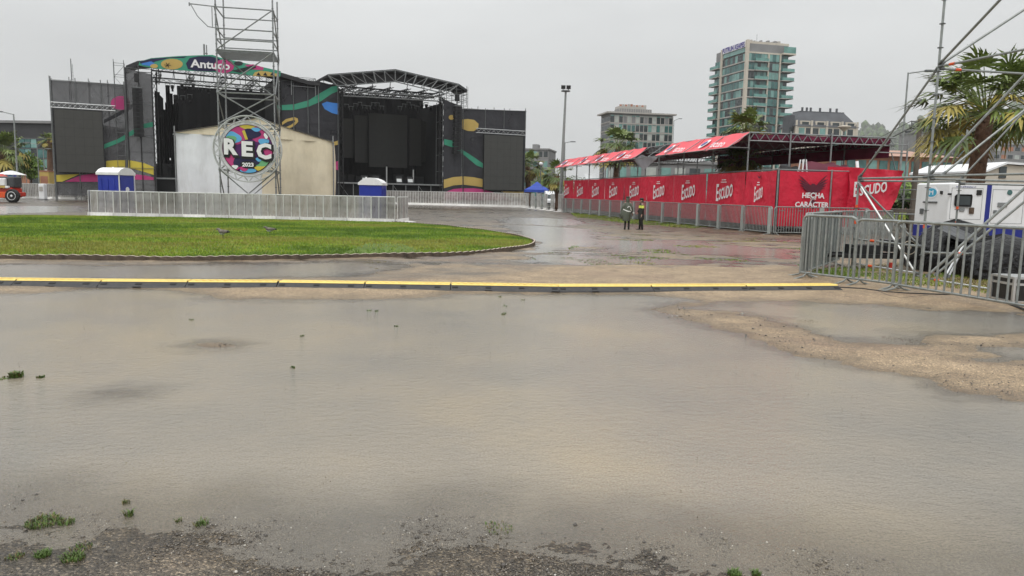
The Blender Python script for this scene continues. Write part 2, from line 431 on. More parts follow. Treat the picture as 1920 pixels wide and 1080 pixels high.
for p in ISLES:
    dI = sdpoly(xs, ys, p)+wob*.16-.05
    pool = np.where(dI > -.45, np.minimum(pool, -dI*1.1), pool)
pool = pool+np.where((ys > 5), fbm(xs*.8, ys*1.6, 2.2, 4, 88)*.75*np.clip((xs-1.5)/2, .25, 1)+fbm(xs*.7, ys*2, 6, 3, 89)*.25, 0)
n1 = fbm(xs, ys, .35, 5, 11); n2 = fbm(xs, ys, 2.6, 4, 23); n3 = fbm(xs, ys*2.2, .5, 4, 41); n4 = fbm(xs*.8, ys*1.9, 1.5, 4, 66)
film = np.clip((ys-16)/4, 0, 1)
zz = (-np.clip(pool, -1.2, 1.1)*.022 - .006*np.clip(pool*3+.5, 0, 1))*np.where(pool > 0, np.clip((ys-2.9)/3.0, .22, 1), 1) + n2*.010*np.clip(1.3-pool, .2, 1)
zz = zz + film*(n3*.085+n1*.03+n2*.05+n4*.085-.003)*np.clip((-pool)*2, 0, 1)
zz = np.where((ys < 5.2), zz+np.abs(fbm(xs, ys, 22, 2, 5))*.010*np.clip(1-pool*2, 0, 1), zz)
zz = np.clip(zz, -.045, .05)
Z[near] = zz
fade = np.clip((ys-60)/18, 0, 1); Z[near] = zz*(1-fade)+.004*fade
Z[~near] = np.where(Y[~near] < 1, .004, .0)
sd = sdpoly(xs, ys, SANDP)
s_ = np.clip(.5+sd*.8+n1*1.6, 0, 1)
s_ = np.maximum(s_, np.clip((ys-10)/6, 0, 1)*np.clip(.35+n3*2.2+n2*.8, 0, .7)*np.clip((48-ys)/20, 0, 1))
s_ = np.where(ys < 4.6, np.minimum(s_, .22+n2*.3), s_)
for p in ISLES: s_ = np.maximum(s_, np.clip(.75+sdpoly(xs, ys, p)*4, 0, .75))
sand[near] = np.clip(s_, 0, 1)
nr, nc = len(rows), len(tcol)
idx = np.arange(nr*nc).reshape(nr, nc)
Q = np.stack([idx[:-1, :-1], idx[:-1, 1:], idx[1:, 1:], idx[1:, :-1]], -1).reshape(-1, 4)
def np_mesh(name, V, Fq, attrs=None, smooth=True):
    me = bpy.data.meshes.new(name); k = Fq.shape[1]
    me.vertices.add(len(V)); me.vertices.foreach_set('co', np.ascontiguousarray(V, np.float32).ravel())
    me.loops.add(Fq.size); me.loops.foreach_set('vertex_index', np.ascontiguousarray(Fq, np.int32).ravel())
    me.polygons.add(len(Fq)); me.polygons.foreach_set('loop_start', np.arange(0, Fq.size, k, dtype=np.int32))
    me.polygons.foreach_set('loop_total', np.full(len(Fq), k, np.int32)) if hasattr(me.polygons[0], 'loop_total') and False else None
    me.update(calc_edges=True)
    if smooth: me.polygons.foreach_set('use_smooth', np.ones(len(Fq), bool))
    for n_, a in (attrs or {}).items():
        at_ = me.attributes.new(n_, 'FLOAT', 'POINT'); at_.data.foreach_set('value', np.ascontiguousarray(a, np.float32))
    me.validate(); return me
def link(name, me, **kw):
    o = bpy.data.objects.new(name, me); COL.objects.link(o); tag(o, **kw); return o

gm = bpy.data.materials.new('wet_ground'); gm.use_nodes = True; t = gm.node_tree; t.nodes.clear(); lk = t.links.new
b = nd(t, 'ShaderNodeBsdfPrincipled'); o_ = nd(t, 'ShaderNodeOutputMaterial'); lk(b.outputs[0], o_.inputs[0])
geo = nd(t, 'ShaderNodeNewGeometry'); at1 = nd(t, 'ShaderNodeAttribute', attribute_name='sand')
def noise(scale, det=4, rough=.6, vec=None):
    n = nd(t, 'ShaderNodeTexNoise'); n.inputs['Scale'].default_value = scale; n.inputs['Detail'].default_value = det; n.inputs['Roughness'].default_value = rough
    lk(vec or geo.outputs['Position'], n.inputs['Vector']); return n.outputs['Fac']
def ramp(fac, *st):
    r = nd(t, 'ShaderNodeValToRGB'); e = r.color_ramp.elements
    while len(e) < len(st): e.new(.5)
    for q, (p, c) in zip(e, st): q.position = p; q.color = (*c, 1)
    lk(fac, r.inputs[0]); return r.outputs[0]
def mixc(f, a, c, mode='MIX'):
    m = nd(t, 'ShaderNodeMix', data_type='RGBA', blend_type=mode)
    if isinstance(f, float): m.inputs[0].default_value = f
    else: lk(f, m.inputs[0])
    for k, v in ((6, a), (7, c)):
        if isinstance(v, tuple): m.inputs[k].default_value = (*v, 1)
        else: lk(v, m.inputs[k])
    return m.outputs[2]
sandc = ramp(noise(1.6, 8, .7), (.3, (.21, .155, .10)), (.5, (.325, .245, .155)), (.72, (.42, .32, .21)))
mudc = ramp(noise(1.1, 8, .7), (.3, (.058, .052, .042)), (.5, (.115, .10, .08)), (.72, (.22, .185, .14)))
base = mixc(at1.outputs['Fac'], mudc, sandc)
redc = ramp(noise(.35, 6, .65), (.52, (0, 0, 0)), (.66, (1, 1, 1)))
base = mixc(redc, base, mixc(.35, base, (.16, .095, .075)))
vor = nd(t, 'ShaderNodeTexVoronoi'); vor.inputs['Scale'].default_value = 95; lk(geo.outputs['Position'], vor.inputs['Vector'])
vsep = nd(t, 'ShaderNodeSeparateColor'); lk(vor.outputs['Color'], vsep.inputs[0])
peb = ramp(vsep.outputs[0], (0, (.32, .3, .28)), (.45, (.78, .76, .74)), (.8, (1.2, 1.15, 1.1)), (.97, (2.5, 2.4, 2.3)))
pf_ = nd(t, 'ShaderNodeMapRange'); pf_.inputs[3].default_value = 1.0; pf_.inputs[4].default_value = .7; lk(at1.outputs['Fac'], pf_.inputs[0])
base = mixc(pf_.outputs[0], base, mixc(1.0, base, peb, 'MULTIPLY'))
fine = ramp(noise(190, 2, .7), (.3, (.6, .6, .6)), (.7, (1.35, 1.33, 1.3)))
base = mixc(1.0, base, fine, 'MULTIPLY')
clump = ramp(noise(7, 5, .7), (.30, (.55, .53, .5)), (.48, (1, 1, 1)))
base = mixc(.8, base, mixc(1.0, base, clump, 'MULTIPLY'))
szp = nd(t, 'ShaderNodeSeparateXYZ'); lk(geo.outputs['Position'], szp.inputs[0])
wet = nd(t, 'ShaderNodeMapRange'); wet.interpolation_type = 'SMOOTHSTEP'; wet.inputs[1].default_value = .001; wet.inputs[2].default_value = .016; wet.inputs[3].default_value = 1; wet.inputs[4].default_value = 0
lk(szp.outputs[2], wet.inputs[0])
base = mixc(wet.outputs[0], base, mixc(1.0, base, (.62, .60, .55), 'MULTIPLY'))
lk(base, b.inputs['Base Color'])
rr = nd(t, 'ShaderNodeMapRange'); rr.inputs[1].default_value = 0; rr.inputs[2].default_value = 1; rr.inputs[3].default_value = .36; rr.inputs[4].default_value = .55
lk(at1.outputs['Fac'], rr.inputs[0]); rw = nd(t, 'ShaderNodeMath', operation='MULTIPLY_ADD'); rw.inputs[1].default_value = -.22; lk(wet.outputs[0], rw.inputs[0]); lk(rr.outputs[0], rw.inputs[2]); lk(rw.outputs[0], b.inputs['Roughness'])
b.inputs['Specular IOR Level'].default_value = .45
hsum = nd(t, 'ShaderNodeMath', operation='MULTIPLY_ADD'); hsum.inputs[1].default_value = -1.2
lk(vor.outputs['Distance'], hsum.inputs[0]); lk(noise(35, 4, .7), hsum.inputs[2])
bp = nd(t, 'ShaderNodeBump'); bp.inputs['Strength'].default_value = .6; bp.inputs['Distance'].default_value = .008
lk(hsum.outputs[0], bp.inputs['Height']); lk(bp.outputs[0], b.inputs['Normal'])
me = np_mesh('ground', np.stack([X, Y, Z], -1), Q, {'sand': sand}); me.materials.append(gm)
ground = link('ground', me, kind='structure')

# water: only where the ground dips below the water level, with its own depth
wz = np.clip(-Z, 0, 1)
keep = (Z[Q].min(1) < .0015) & near[Q].all(1)
QW = Q[keep]; used = np.unique(QW); remap = -np.ones(nr*nc, np.int64); remap[used] = np.arange(len(used))
wm = bpy.data.materials.new('muddy_water'); wm.use_nodes = True; t = wm.node_tree; t.nodes.clear(); lk = t.links.new
geo = nd(t, 'ShaderNodeNewGeometry'); ad = nd(t, 'ShaderNodeAttribute', attribute_name='depth')
tr = nd(t, 'ShaderNodeBsdfTransparent'); tr.inputs[0].default_value = (.86, .82, .76, 1)
df = nd(t, 'ShaderNodeBsdfDiffuse')
df_c = ramp(noise(.30, 5, .55), (.28, (.21, .20, .182)), (.5, (.285, .252, .205)), (.74, (.385, .315, .21)))
spk = ramp(noise(75, 4, .75), (.3, (.66, .65, .64)), (.7, (1.3, 1.3, 1.28)))
lk(mixc(1.0, df_c, spk, 'MULTIPLY'), df.inputs[0])
al = nd(t, 'ShaderNodeMapRange'); al.interpolation_type = 'SMOOTHSTEP'; al.inputs[1].default_value = 0; al.inputs[2].default_value = .017; al.inputs[3].default_value = .42; al.inputs[4].default_value = .97
lk(ad.outputs['Fac'], al.inputs[0])
m1 = nd(t, 'ShaderNodeMixShader'); lk(al.outputs[0], m1.inputs[0]); lk(tr.outputs[0], m1.inputs[1]); lk(df.outputs[0], m1.inputs[2])
gl = nd(t, 'ShaderNodeBsdfGlossy'); sy0 = nd(t, 'ShaderNodeSeparateXYZ'); lk(geo.outputs['Position'], sy0.inputs[0]); rg = nd(t, 'ShaderNodeMapRange'); rg.inputs[1].default_value = 9; rg.inputs[2].default_value = 26; rg.inputs[3].default_value = .09; rg.inputs[4].default_value = .21; lk(sy0.outputs[1], rg.inputs[0]); lk(rg.outputs[0], gl.inputs['Roughness']); gl.inputs[0].default_value = (.94, .94, .94, 1)
mpw = nd(t, 'ShaderNodeMapping'); mpw.inputs['Scale'].default_value = (.75, 1, 1); mpw.inputs['Rotation'].default_value = (0, 0, R(-12)); lk(geo.outputs['Position'], mpw.inputs[0])
rip = nd(t, 'ShaderNodeMath', operation='MULTIPLY_ADD'); rip.inputs[1].default_value = .7
lk(noise(64, 3, .65, mpw.outputs[0]), rip.inputs[0]); lk(noise(16, 2, .5, mpw.outputs[0]), rip.inputs[2])
bw = nd(t, 'ShaderNodeBump'); sy = nd(t, 'ShaderNodeSeparateXYZ'); lk(geo.outputs['Position'], sy.inputs[0]); ry_ = nd(t, 'ShaderNodeMapRange'); ry_.inputs[1].default_value = 5; ry_.inputs[2].default_value = 22; ry_.inputs[3].default_value = .62; ry_.inputs[4].default_value = .07; lk(sy.outputs[1], ry_.inputs[0]); lk(ry_.outputs[0], bw.inputs['Strength']); bw.inputs['Distance'].default_value = .012
lk(rip.outputs[0], bw.inputs['Height']); lk(bw.outputs[0], gl.inputs['Normal'])
fr = nd(t, 'ShaderNodeFresnel'); fr.inputs[0].default_value = 1.42; lk(bw.outputs[0], fr.inputs['Normal'])
m2 = nd(t, 'ShaderNodeMixShader'); lk(fr.outputs[0], m2.inputs[0]); lk(m1.outputs[0], m2.inputs[1]); lk(gl.outputs[0], m2.inputs[2])
ow = nd(t, 'ShaderNodeOutputMaterial'); lk(m2.outputs[0], ow.inputs[0])
me = np_mesh('water', np.stack([X[used], Y[used], np.zeros(len(used))], -1), remap[QW], {'depth': wz[used]}); me.materials.append(wm)
link('water', me, kind='structure')

# lawn mound
def inlawn(x, y_): return sdpoly(x, y_, LAWN)
lx0, lx1 = min(p[0] for p in LAWN), max(p[0] for p in LAWN); ly0, ly1 = min(p[1] for p in LAWN), max(p[1] for p in LAWN)
lm = mat('lawn_soil', (.10, .16, .02), .9, 0, .35, 1.2, bump=.6, bs=30)
# boundary walked finely, then rings shrunk inwards for the mound
def resample(poly, step):
    out = []
    for i in range(len(poly)):
        a, b_ = Vector(poly[i]), Vector(poly[(i+1) % len(poly)]); n = max(1, int((b_-a).length/step))
        out += [a.lerp(b_, k/n) for k in range(n)]
    return out
bl = resample(LAWN, .5)
for _ in range(6): bl = [(bl[i-1]+bl[i]*2+bl[(i+1) % len(bl)])/4 for i in range(len(bl))]
LAWN_S = [(p.x, p.y) for p in bl]
gx = np.arange(lx0-1, lx1+1, .3); gy = np.arange(ly0-.5, ly1+.5, .3)
MX, MY = np.meshgrid(gx, gy); sdl = sdpoly(MX.ravel(), MY.ravel(), LAWN_S)
def lawn_z(sd_, x, y_): return np.clip(sd_+.12, 0, 3.0)*.03+.075+fbm(x, y_, .5, 3, 77)*.05
lz = np.where(sdl > -.35, lawn_z(sdl, MX.ravel(), MY.ravel()), 0)
nr2, nc2 = MX.shape; ii = np.arange(nr2*nc2).reshape(nr2, nc2)
QL = np.stack([ii[:-1, :-1], ii[:-1, 1:], ii[1:, 1:], ii[1:, :-1]], -1).reshape(-1, 4)
QL = QL[(sdl[QL] > .02).all(1)]
u2 = np.unique(QL); rm = -np.ones(nr2*nc2, np.int64); rm[u2] = np.arange(len(u2))
me = np_mesh('lawn', np.stack([MX.ravel()[u2], MY.ravel()[u2], lz[u2]], -1), rm[QL]); me.materials.append(lm)
link('lawn', me, kind='structure')
rng = np.random.default_rng(5)
def blades(name, x, y_, z, h, w, mats, kind='stuff', lean=.35):
    n = len(x); a = rng.uniform(0, math.pi, n); la = rng.uniform(0, 2*math.pi, n); hh = h*rng.uniform(.55, 1.25, n); ww = w*rng.uniform(.6, 1.3, n)
    V = np.zeros((n, 3, 3))
    V[:, 0] = np.stack([x-np.cos(a)*ww/2, y_-np.sin(a)*ww/2, z-.01], -1); V[:, 1] = np.stack([x+np.cos(a)*ww/2, y_+np.sin(a)*ww/2, z-.01], -1)
    V[:, 2] = np.stack([x+np.cos(la)*hh*lean, y_+np.sin(la)*hh*lean, z+hh], -1)
    me = np_mesh(name, V.reshape(-1, 3), np.arange(n*3).reshape(-1, 3), smooth=False)
    for m in mats: me.materials.append(m)
    pick = np.clip(((fbm(x, y_*1.8, .28, 4, 91)*2.4+.5+rng.normal(0, .16, n))*len(mats)), 0, len(mats)-1).astype(np.int32)
    me.polygons.foreach_set('material_index', pick)
    return link(name, me, kind=kind)
g1 = mat('grass_deep', (.10, .185, .013), .6, 0, .25, 1.5); g2 = mat('grass_green', (.165, .265, .018), .6, 0, .25, 1.5)
g3 = mat('grass_fresh', (.27, .36, .03), .6, 0, .25, 1.5); g4 = mat('grass_olive', (.28, .28, .05), .6, 0, .25, 1.5)
nb = 170000
bx = rng.uniform(max(lx0, -25), lx1, nb*3); by = ly0+(ly1-ly0)*rng.uniform(0, 1, nb*3)**1.35
sdb = sdpoly(bx, by, LAWN_S); k = (sdb > .02) & (np.abs(bx) < by*.78+1.0)
bare = fbm(bx, by, .5, 3, 61); bareP = gpoly([(640, 483), (690, 466), (750, 466), (790, 478), (740, 486)])
k &= ~((sdpoly(bx, by, bareP) > 0) & (rng.uniform(0, 1, len(bx)) < .8))
bx, by, sdb = bx[k][:nb], by[k][:nb], sdb[k][:nb]
o = blades('lawn_grass', bx, by, lawn_z(sdb, bx, by), .055, .035, [g1, g2, g3, g4])
tag(o, 'short wet green grass covering the kerbed lawn island', 'grass')

# corrugated lawn edging: a folded strip with a pale top
eb = resample(LAWN_S, .05); pts = [p for p in eb if -22 < p.x and p.y < 39.5]
mbE = MB(); Lw = 0; ring = []
i0 = max(range(len(eb)), key=lambda i: (Vector(eb[i])-Vector(eb[i-1])).length)
run = [p for p in eb if p.y < 41 and p.x > -26 and not (p.y > 37.5 and p.x < -6.5)]
# order along the outline: start where the outline leaves the left edge
k0 = next(i for i in range(len(run)) if (run[i]-run[i-1]).length > 1.0) if any((run[i]-run[i-1]).length > 1.0 for i in range(len(run))) else 0
run = run[k0:]+run[:k0]
N_ = len(run)
rows_ = []
for i, p in enumerate(run):
    d = (run[min(i+1, N_-1)]-run[max(i-1, 0)]).normalized(); nrm = Vector((d.y, -d.x))
    Lw += .05; q = p+nrm*(.05+.02*math.sin(Lw*2*math.pi/.24))
    top = .125+.012*math.sin(Lw*2*math.pi/.24)+.012*math.sin(Lw*1.7)
    rows_.append([(q.x, q.y, -.02), (q.x, q.y, top), (q.x-nrm.x*.035, q.y-nrm.y*.035, top+.006), (q.x-nrm.x*.04, q.y-nrm.y*.04, -.02)])
mat('edging_side', (.10, .075, .055), .8, 0, .35, 5)
va = [p for r in rows_ for p in r]; fa = []; ma = []
for i in range(N_-1):
    for j in range(3): fa.append((i*4+j, (i+1)*4+j, (i+1)*4+j+1, i*4+j+1)); ma.append(1 if j == 1 else 0)
for f, m_ in zip(fa, ma): pass
mbE.mats = [G('edging_side'), G('edging')]; mbE.v = va; mbE.f = [list(f) for f in fa]; mbE.m = ma
solo('lawn_edging', mbE, 'low corrugated brown plastic edging with pale crest around the lawn', 'lawn edging', (run[0].x, run[0].y, 0))

# cable ramps (yellow lidded cable protectors) laid end to end
seams = [-150, 20, 182, 347, 518, 682, 845, 1050, 1228, 1408, 1582]
def base_y(x): return np.interp(x, [-150, 0, 250, 520, 845, 1050, 1300, 1582], [536, 538, 540.5, 541.5, 546, 549, 548.5, 546.5])
rp = [gp(s_, float(base_y(s_))) for s_ in seams]
for i in range(len(rp)-1):
    a, c = rp[i], rp[i+1]; Ln = (c-a).length-.012
    rt = thing('cable_ramp', 'yellow lidded black cable ramp, %s piece from the right end of the line' % ordw(len(rp)-2-i), 'cable ramp', group='cable ramps laid end to end across the yard')
    m = MB(); bumps = random.uniform(-.006, .006)
    sec = [(-.0, .0), (.02, .028), (.17, .088), (.43, .088), (.58, .028), (.60, 0)]
    m.loft([[(x, yy, zz) for yy, zz in sec] for x in (0, Ln*.33, Ln*.66, Ln)], 'ramp_black')
    nx = int(Ln/.14)
    for k in range(0, nx, 4):               # grip ribs and drain slots on the sloping face
        x = (k+.5)*Ln/nx
        m.box((x, .094, .060), (.10, .05, .010), 'rubber', rx=math.atan2(.06, .15))
        if k % 8 == 4: m.box((x, .012, .012), (.13, .03, .022), 'rubber')
    part(rt, 'ramp_body', m)
    m = MB()
    m.loft([[(x, .16, .088), (x, .18, .108+bumps*(1 if x else 0)), (x, .42, .110), (x, .44, .088)] for x in (0.01, Ln*.5, Ln-.01)], 'ramp_yellow')
    for k in range(int(Ln/.06)):
        m.box((.04+k*.06, .30, .1105), (.022, .2, .005), 'ramp_yellow', rz=.5 if k % 2 else -.5)
    part(rt, 'lid', m)
    place(rt, a, c); rt.location.z = .004

# ---------------------------------------------------------------- the twin festival stages
ST = Frame(-52, 85, 26.57)
def z1(p): return (p[0]/3.176, 80+p[1]/3.176)
def z2(p): return (200+p[0]/3.6, 80+p[1]/3.6)
def z5(p): return (520+p[0]/3.725, 110+p[1]/3.725)
def sp(pts, v=0., conv=None): return [ST.hy(*(conv(p) if conv else p), v) for p in pts]
def U(px, py=250, v=0.): return ST.hy(px, py, v)[0]
def Zs(px, py, v=0.): return ST.hy(px, py, v)[1]
def disc(cx, cy, rx, ry, n=18, rot=0.):
    return [(cx+rx*math.cos(a)*math.cos(rot)-ry*math.sin(a)*math.sin(rot), cy+rx*math.cos(a)*math.sin(rot)+ry*math.sin(a)*math.cos(rot)) for a in [2*math.pi*i/n for i in range(n)]]
def scaffold(mb, u0, u1, v0, v1, z0, z1_, nu, nz, m='steel_dark', r=.035, diag=True, over=.4):
    us = [u0+(u1-u0)*i/nu for i in range(nu+1)]; zs = [z0+(z1_-z0)*i/nz for i in range(nz+1)]
    for u in us:
        for v in (v0, v1): mb.bar((u, v, z0), (u, v, z1_+over), r, m, 5)
        for z in zs[1:]: mb.bar((u, v0, z), (u, v1, z), r*.8, m, 4)
    for v in (v0, v1):
        for z in zs[1:]: mb.bar((u0, v, z), (u1, v, z), r*.8, m, 4)
    if diag:
        for i in range(nu):
            for k in range(nz):
                a, b_ = (us[i], us[i+1]) if (i+k) % 2 else (us[i+1], us[i])
                mb.bar((a, v1, zs[k]), (b_, v1, zs[k+1]), r*.7, m, 4)
def scrim(mb, outline, v, m, prints):
    mb.slab_y(outline, v-.012, v+.012, m)
    for k, (pts, pm) in enumerate(prints): mb.py(pts, v-.03-.006*k, pm)

# left wing -------------------------------------------------------------
ul, ur = U(97, 240), U(240, 240); zt = Zs(160, 153)
wg = thing('scaffold_wing', 'scaffold wing with grey printed mesh behind the leftmost dark video screen', 'scaffold', (ul, 1, 0), ST, 'scaffold wings beside the stages')
m = MB(); scaffold(m, ul, ur, .25, 2.6, 0, zt, 4, 5, 'steel', .05); part(wg, 'scaffold_frame', m)
m = MB()
zb = .5
scrim(m, [(ul+.15, zb), (ur, zb), (ur, Zs(240, 160)), (ul+.1, zt-.1)], 0, 'scrim_thin', [
    (sp([(620, 460), (700, 415), (790, 365), (790, 392), (700, 440), (620, 480)], 0, z1), 'scrim'),
    (sp(disc(718, 360, 58, 42), 0, z1), 'magenta'),
    (sp([(620, 605), (700, 575), (745, 548), (745, 578), (700, 600), (620, 632)], 0, z1), 'teal'),
    (sp([(632, 705), (690, 700), (745, 700), (745, 745), (690, 743), (632, 742)], 0, z1), 'yellow_print'),
    (sp([(385, 828), (480, 790), (560, 780), (640, 775), (745, 775), (745, 828)], 0, z1), 'magenta'),
    (sp([(335, 788), (475, 782), (400, 815), (370, 828), (335, 828)], 0, z1), 'yellow_print')])
part(wg, 'printed_scrim', m)
m = MB()
for px in (100, 146, 193, 236): m.bar((U(px), -.09, 0), (U(px), -.09, zt+.3), .05, 'steel_dark', 5)
m.bar((ul, -.09, zt-.05), (ur, -.09, zt-.05), .04, 'steel', 5); part(wg, 'front_pole_frame', m)
m = MB(); m.bar((U(138), 1.5, zt), (U(138), 1.5, zt+2.6), .05, 'steel_dark', 5); m.bar((U(138)+.15, 1.5, zt), (U(138)+.15, 1.5, zt+2.0), .03, 'steel_dark', 4)
for k in range(5): m.bar((U(138), 1.5, zt+.4*k+.3), (U(138)+.15, 1.5, zt+.4*k+.3), .02, 'steel_dark', 4)
part(wg, 'mast', m)
def led(name, label, pxs, v, m_='led', grp=None, gap=0.0):
    q = sp(pxs, v); us = [p[0] for p in q]; zs = [p[1] for p in q]
    a, b_, lo, hi = min(us), max(us), min(zs), max(zs)
    t_ = thing(name, label, 'video screen', ((a+b_)/2, v, lo), ST, grp)
    m = MB(); m.bb(a, b_, v, v+.18, lo, hi, m_)
    nu, nz = max(2, round((b_-a)/1.0)), max(2, round((hi-lo)/1.0))
    for i in range(1, nu): m.box((a+(b_-a)*i/nu, v-.002, (lo+hi)/2), (.012, .006, hi-lo-.02), 'black_matte')
    for k in range(1, nz): m.box(((a+b_)/2, v-.004, lo+(hi-lo)*k/nz), (b_-a-.02, .006, .012), 'black_matte')
    part(t_, 'display', m)
    m = MB()
    for i in range(nu+1): m.bar((a+(b_-a)*i/nu, v+.25, lo), (a+(b_-a)*i/nu, v+.25, hi), .03, 'steel_dark', 4)
    for x0, x1, z0, z1_ in ((a-.06, a, lo, hi), (b_, b_+.06, lo, hi), (a-.06, b_+.06, hi, hi+.06)): m.bb(x0, x1, v+.02, v+.26, z0, z1_, 'black_matte')
    part(t_, 'frame', m); return a, b_, lo, hi
a, b_, lo, hi = led('video_screen', 'large blank dark grey video screen at the left end of the stages', [(101, 204), (196, 324.5)], -.6, 'led', 'video screens on the stage wings')
m = MB(); m.truss((a-.3, -.45, hi+.45), (b_+1.4, -.45, hi+.45), .4, .55, 'alu', .035, 12)
solo('lighting_truss', m, 'silver truss above the left video screen', 'truss', (a, -.45, hi), ST, 'trusses over the wing screens')

# PA tower left of the first stage
u0, u1 = U(238, 240, -1), U(289, 240, -1); ztt = Zs(262, 128, -1)
tw = thing('speaker_tower', 'tall scaffold tower wrapped in grey printed mesh left of the first stage', 'scaffold tower', (u0, -1, 0), ST)
m = MB(); scaffold(m, u0, u1, -.7, 2.0, 0, ztt, 2, 8, 'steel_dark', .045)
scaffold(m, u0-1.1, u0-.05, -.4, 1.6, 0, Zs(235, 118, -1), 1, 12, 'steel_dark', .035); part(tw, 'scaffold_frame', m)
m = MB()
scrim(m, [(u0, .8), (u1, .8), (u1, Zs(288, 140, -1)), (u0, Zs(240, 128, -1))], -1, 'scrim_thin', [
    (sp([(765, 535), (790, 520), (850, 485), (915, 470), (915, 500), (850, 510), (790, 550), (765, 564)], -1, z1), 'teal'),
    (sp([(765, 700), (800, 705), (860, 718), (915, 740), (915, 788), (860, 770), (800, 752), (765, 748)], -1, z1), 'yellow_print'),
    (sp([(765, 780), (790, 782), (860, 790), (915, 802), (915, 818), (765, 815)], -1, z1), 'magenta')])
part(tw, 'printed_scrim', m)
m = MB()
for px in (240, 264, 288): m.bar((U(px, 240, -1.1), -1.1, 0), (U(px, 240, -1.1), -1.1, ztt), .05, 'black_matte', 5)
for k in range(4): m.bar((u0, -1.1, ztt*(.25+.24*k)), (u1, -1.1, ztt*(.25+.24*k)), .03, 'steel_dark', 4)
part(tw, 'front_pole_frame', m)
def line_array(label, px, py0, py1, n, w, v):
    u, zt_ = ST.hy(px, py0, v); zb_ = ST.hy(px, py1, v)[1]
    t_ = thing('line_array', label, 'loudspeakers', (u, v, zb_), ST, 'hanging line arrays')
    for k in range(n):
        z = zb_+(zt_-zb_)*k/n; hh = (zt_-zb_)/n; y = v-.25*math.sin(1.1*k/n)+.12
        m = MB(); m.add([(u-w/2, y-.5, z+.02), (u+w/2, y-.5, z+.02), (u+w/2, y+.3, z+.06), (u-w/2, y+.3, z+.06), (u-w/2, y-.5, z+hh-.02), (u+w/2, y-.5, z+hh-.02), (u+w/2, y+.3, z+hh-.06), (u-w/2, y+.3, z+hh-.06)],
                        [(3, 2, 1, 0), (4, 5, 6, 7), (0, 1, 5, 4), (1, 2, 6, 5), (2, 3, 7, 6), (3, 0, 4, 7)], 'black_matte')
        m.box((u, y-.505, z+hh/2), (w*.3, .02, hh*.7), 'black_cloth')
        part(t_, 'speaker_cabinet', m)
    m = MB(); m.box((u, v, zt_+.1), (w*.9, .5, .12), 'steel_dark'); m.bar((u, v, zt_+.1), (u, v, zt_+1.4), .03, 'steel_dark', 4); m.box((u, v, zt_+1.2), (.5, .5, .9), 'black_matte')
    part(t_, 'fly_frame', m)
line_array('tall black column of hanging loudspeakers left of the first stage', 257, 166, 257, 12, 1.05, -1.8)

# ------------------------------------------------- first stage
def stage(label, uL, uR, vb, roof, name='concert_stage'):
    return thing(name, label, 'stage', ((uL+uR)/2, 0, 0), ST, 'twin concert stages')
DECK = Zs(740, 344); D = 11.5
uL, uR = U(290, 240), U(527, 240)
s1 = stage('stage with the colourful banner reading Antuco across its roof edge', uL, uR, D, None)
m = MB(); m.bb(uL-.3, uR+.3, .02, D, DECK-.25, DECK, 'black_matte'); m.bb(uL-.3, uR+.3, -.06, .02, DECK-.16, DECK+.02, 'steel')
part(s1, 'deck', m)
m = MB(); m.bb(uL-.3, uR+.3, .06, .16, .0, DECK-.25, 'black_cloth'); part(s1, 'deck_skirt', m)
rp_ = sp([(236, 123), (258, 114), (395, 103.5), (527, 136), (578, 151), (600, 153)], -.3)
low = [(u, z-.5) for u, z in rp_]
m = MB(); m.slab_y(rp_+low[::-1], -.3, 3.2, 'roof_black'); part(s1, 'roof', m)
m = MB()
ban = sp([(222, 128), (300, 104), (480, 90), (715, 82), (760, 99), (1175, 192), (1172, 228), (1000, 225), (860, 205), (700, 198), (560, 190), (320, 175), (215, 152)], -.8, z2)
BV = -.8
m.slab_y(ban, BV, BV+.08, 'teal')
B = lambda pts, k, mt: m.py(sp(pts, BV, z2), BV-.012*k, mt)
B([(225, 128), (300, 108), (480, 96), (545, 92), (520, 104), (420, 104), (330, 128), (280, 148), (225, 140)], 1, 'navy')
B([(235, 140), (300, 126), (325, 140), (300, 158), (240, 150)], 2, 'blue_print')
B(disc(440, 145, 74, 36), 3, 'ochre'); B(disc(320, 158, 26, 14), 4, 'ochre')
for ang in (0, 1.05, 2.1): B([(410+math.cos(ang)*24, 152+math.sin(ang)*18), (410+math.cos(ang+.2)*24, 152+math.sin(ang+.2)*18), (410-math.cos(ang)*24, 152-math.sin(ang)*18), (410-math.cos(ang+.2)*24, 152-math.sin(ang+.2)*18)], 5+ang, 'black_matte')
B([(535, 140), (560, 104), (620, 92), (700, 92), (760, 108), (780, 150), (760, 190), (700, 194), (600, 190), (548, 178)], 3, 'navy')
B(disc(790, 160, 70, 46, 16), 4, 'magenta')
B([(930, 150), (990, 146), (1060, 168), (1055, 186), (980, 180)], 2, 'magenta'); B([(840, 190), (1000, 150), (1010, 170), (900, 204)], 3, 'scrim'); B(disc(890, 140, 30, 16), 3, 'scrim')
B([(985, 222), (1000, 200), (1040, 190), (1090, 196), (1160, 212), (1165, 228), (1000, 225)], 4, 'ochre')
for x in (1025, 1070, 1118): B([(x-16, 221), (x, 200), (x+16, 224)], 5, 'black_matte')
rb = part(s1, 'roof_banner', m)
m = MB()
a0 = ST.hy(*z2((565, 168)), BV); a1 = ST.hy(*z2((832, 186)), BV); hgt = ST.hy(*z2((565, 112)), BV)[1]-a0[1]
put_text(m, 'Antuco', ((a0[0]+a1[0])/2, BV-.11, (a0[1]+a1[1])/2+hgt/2), (a1[0]-a0[0], 0, (a1[1]-a0[1])*.85), (0, 0, hgt), 'lettering_white', .03)
part(rb, 'lettering', m)
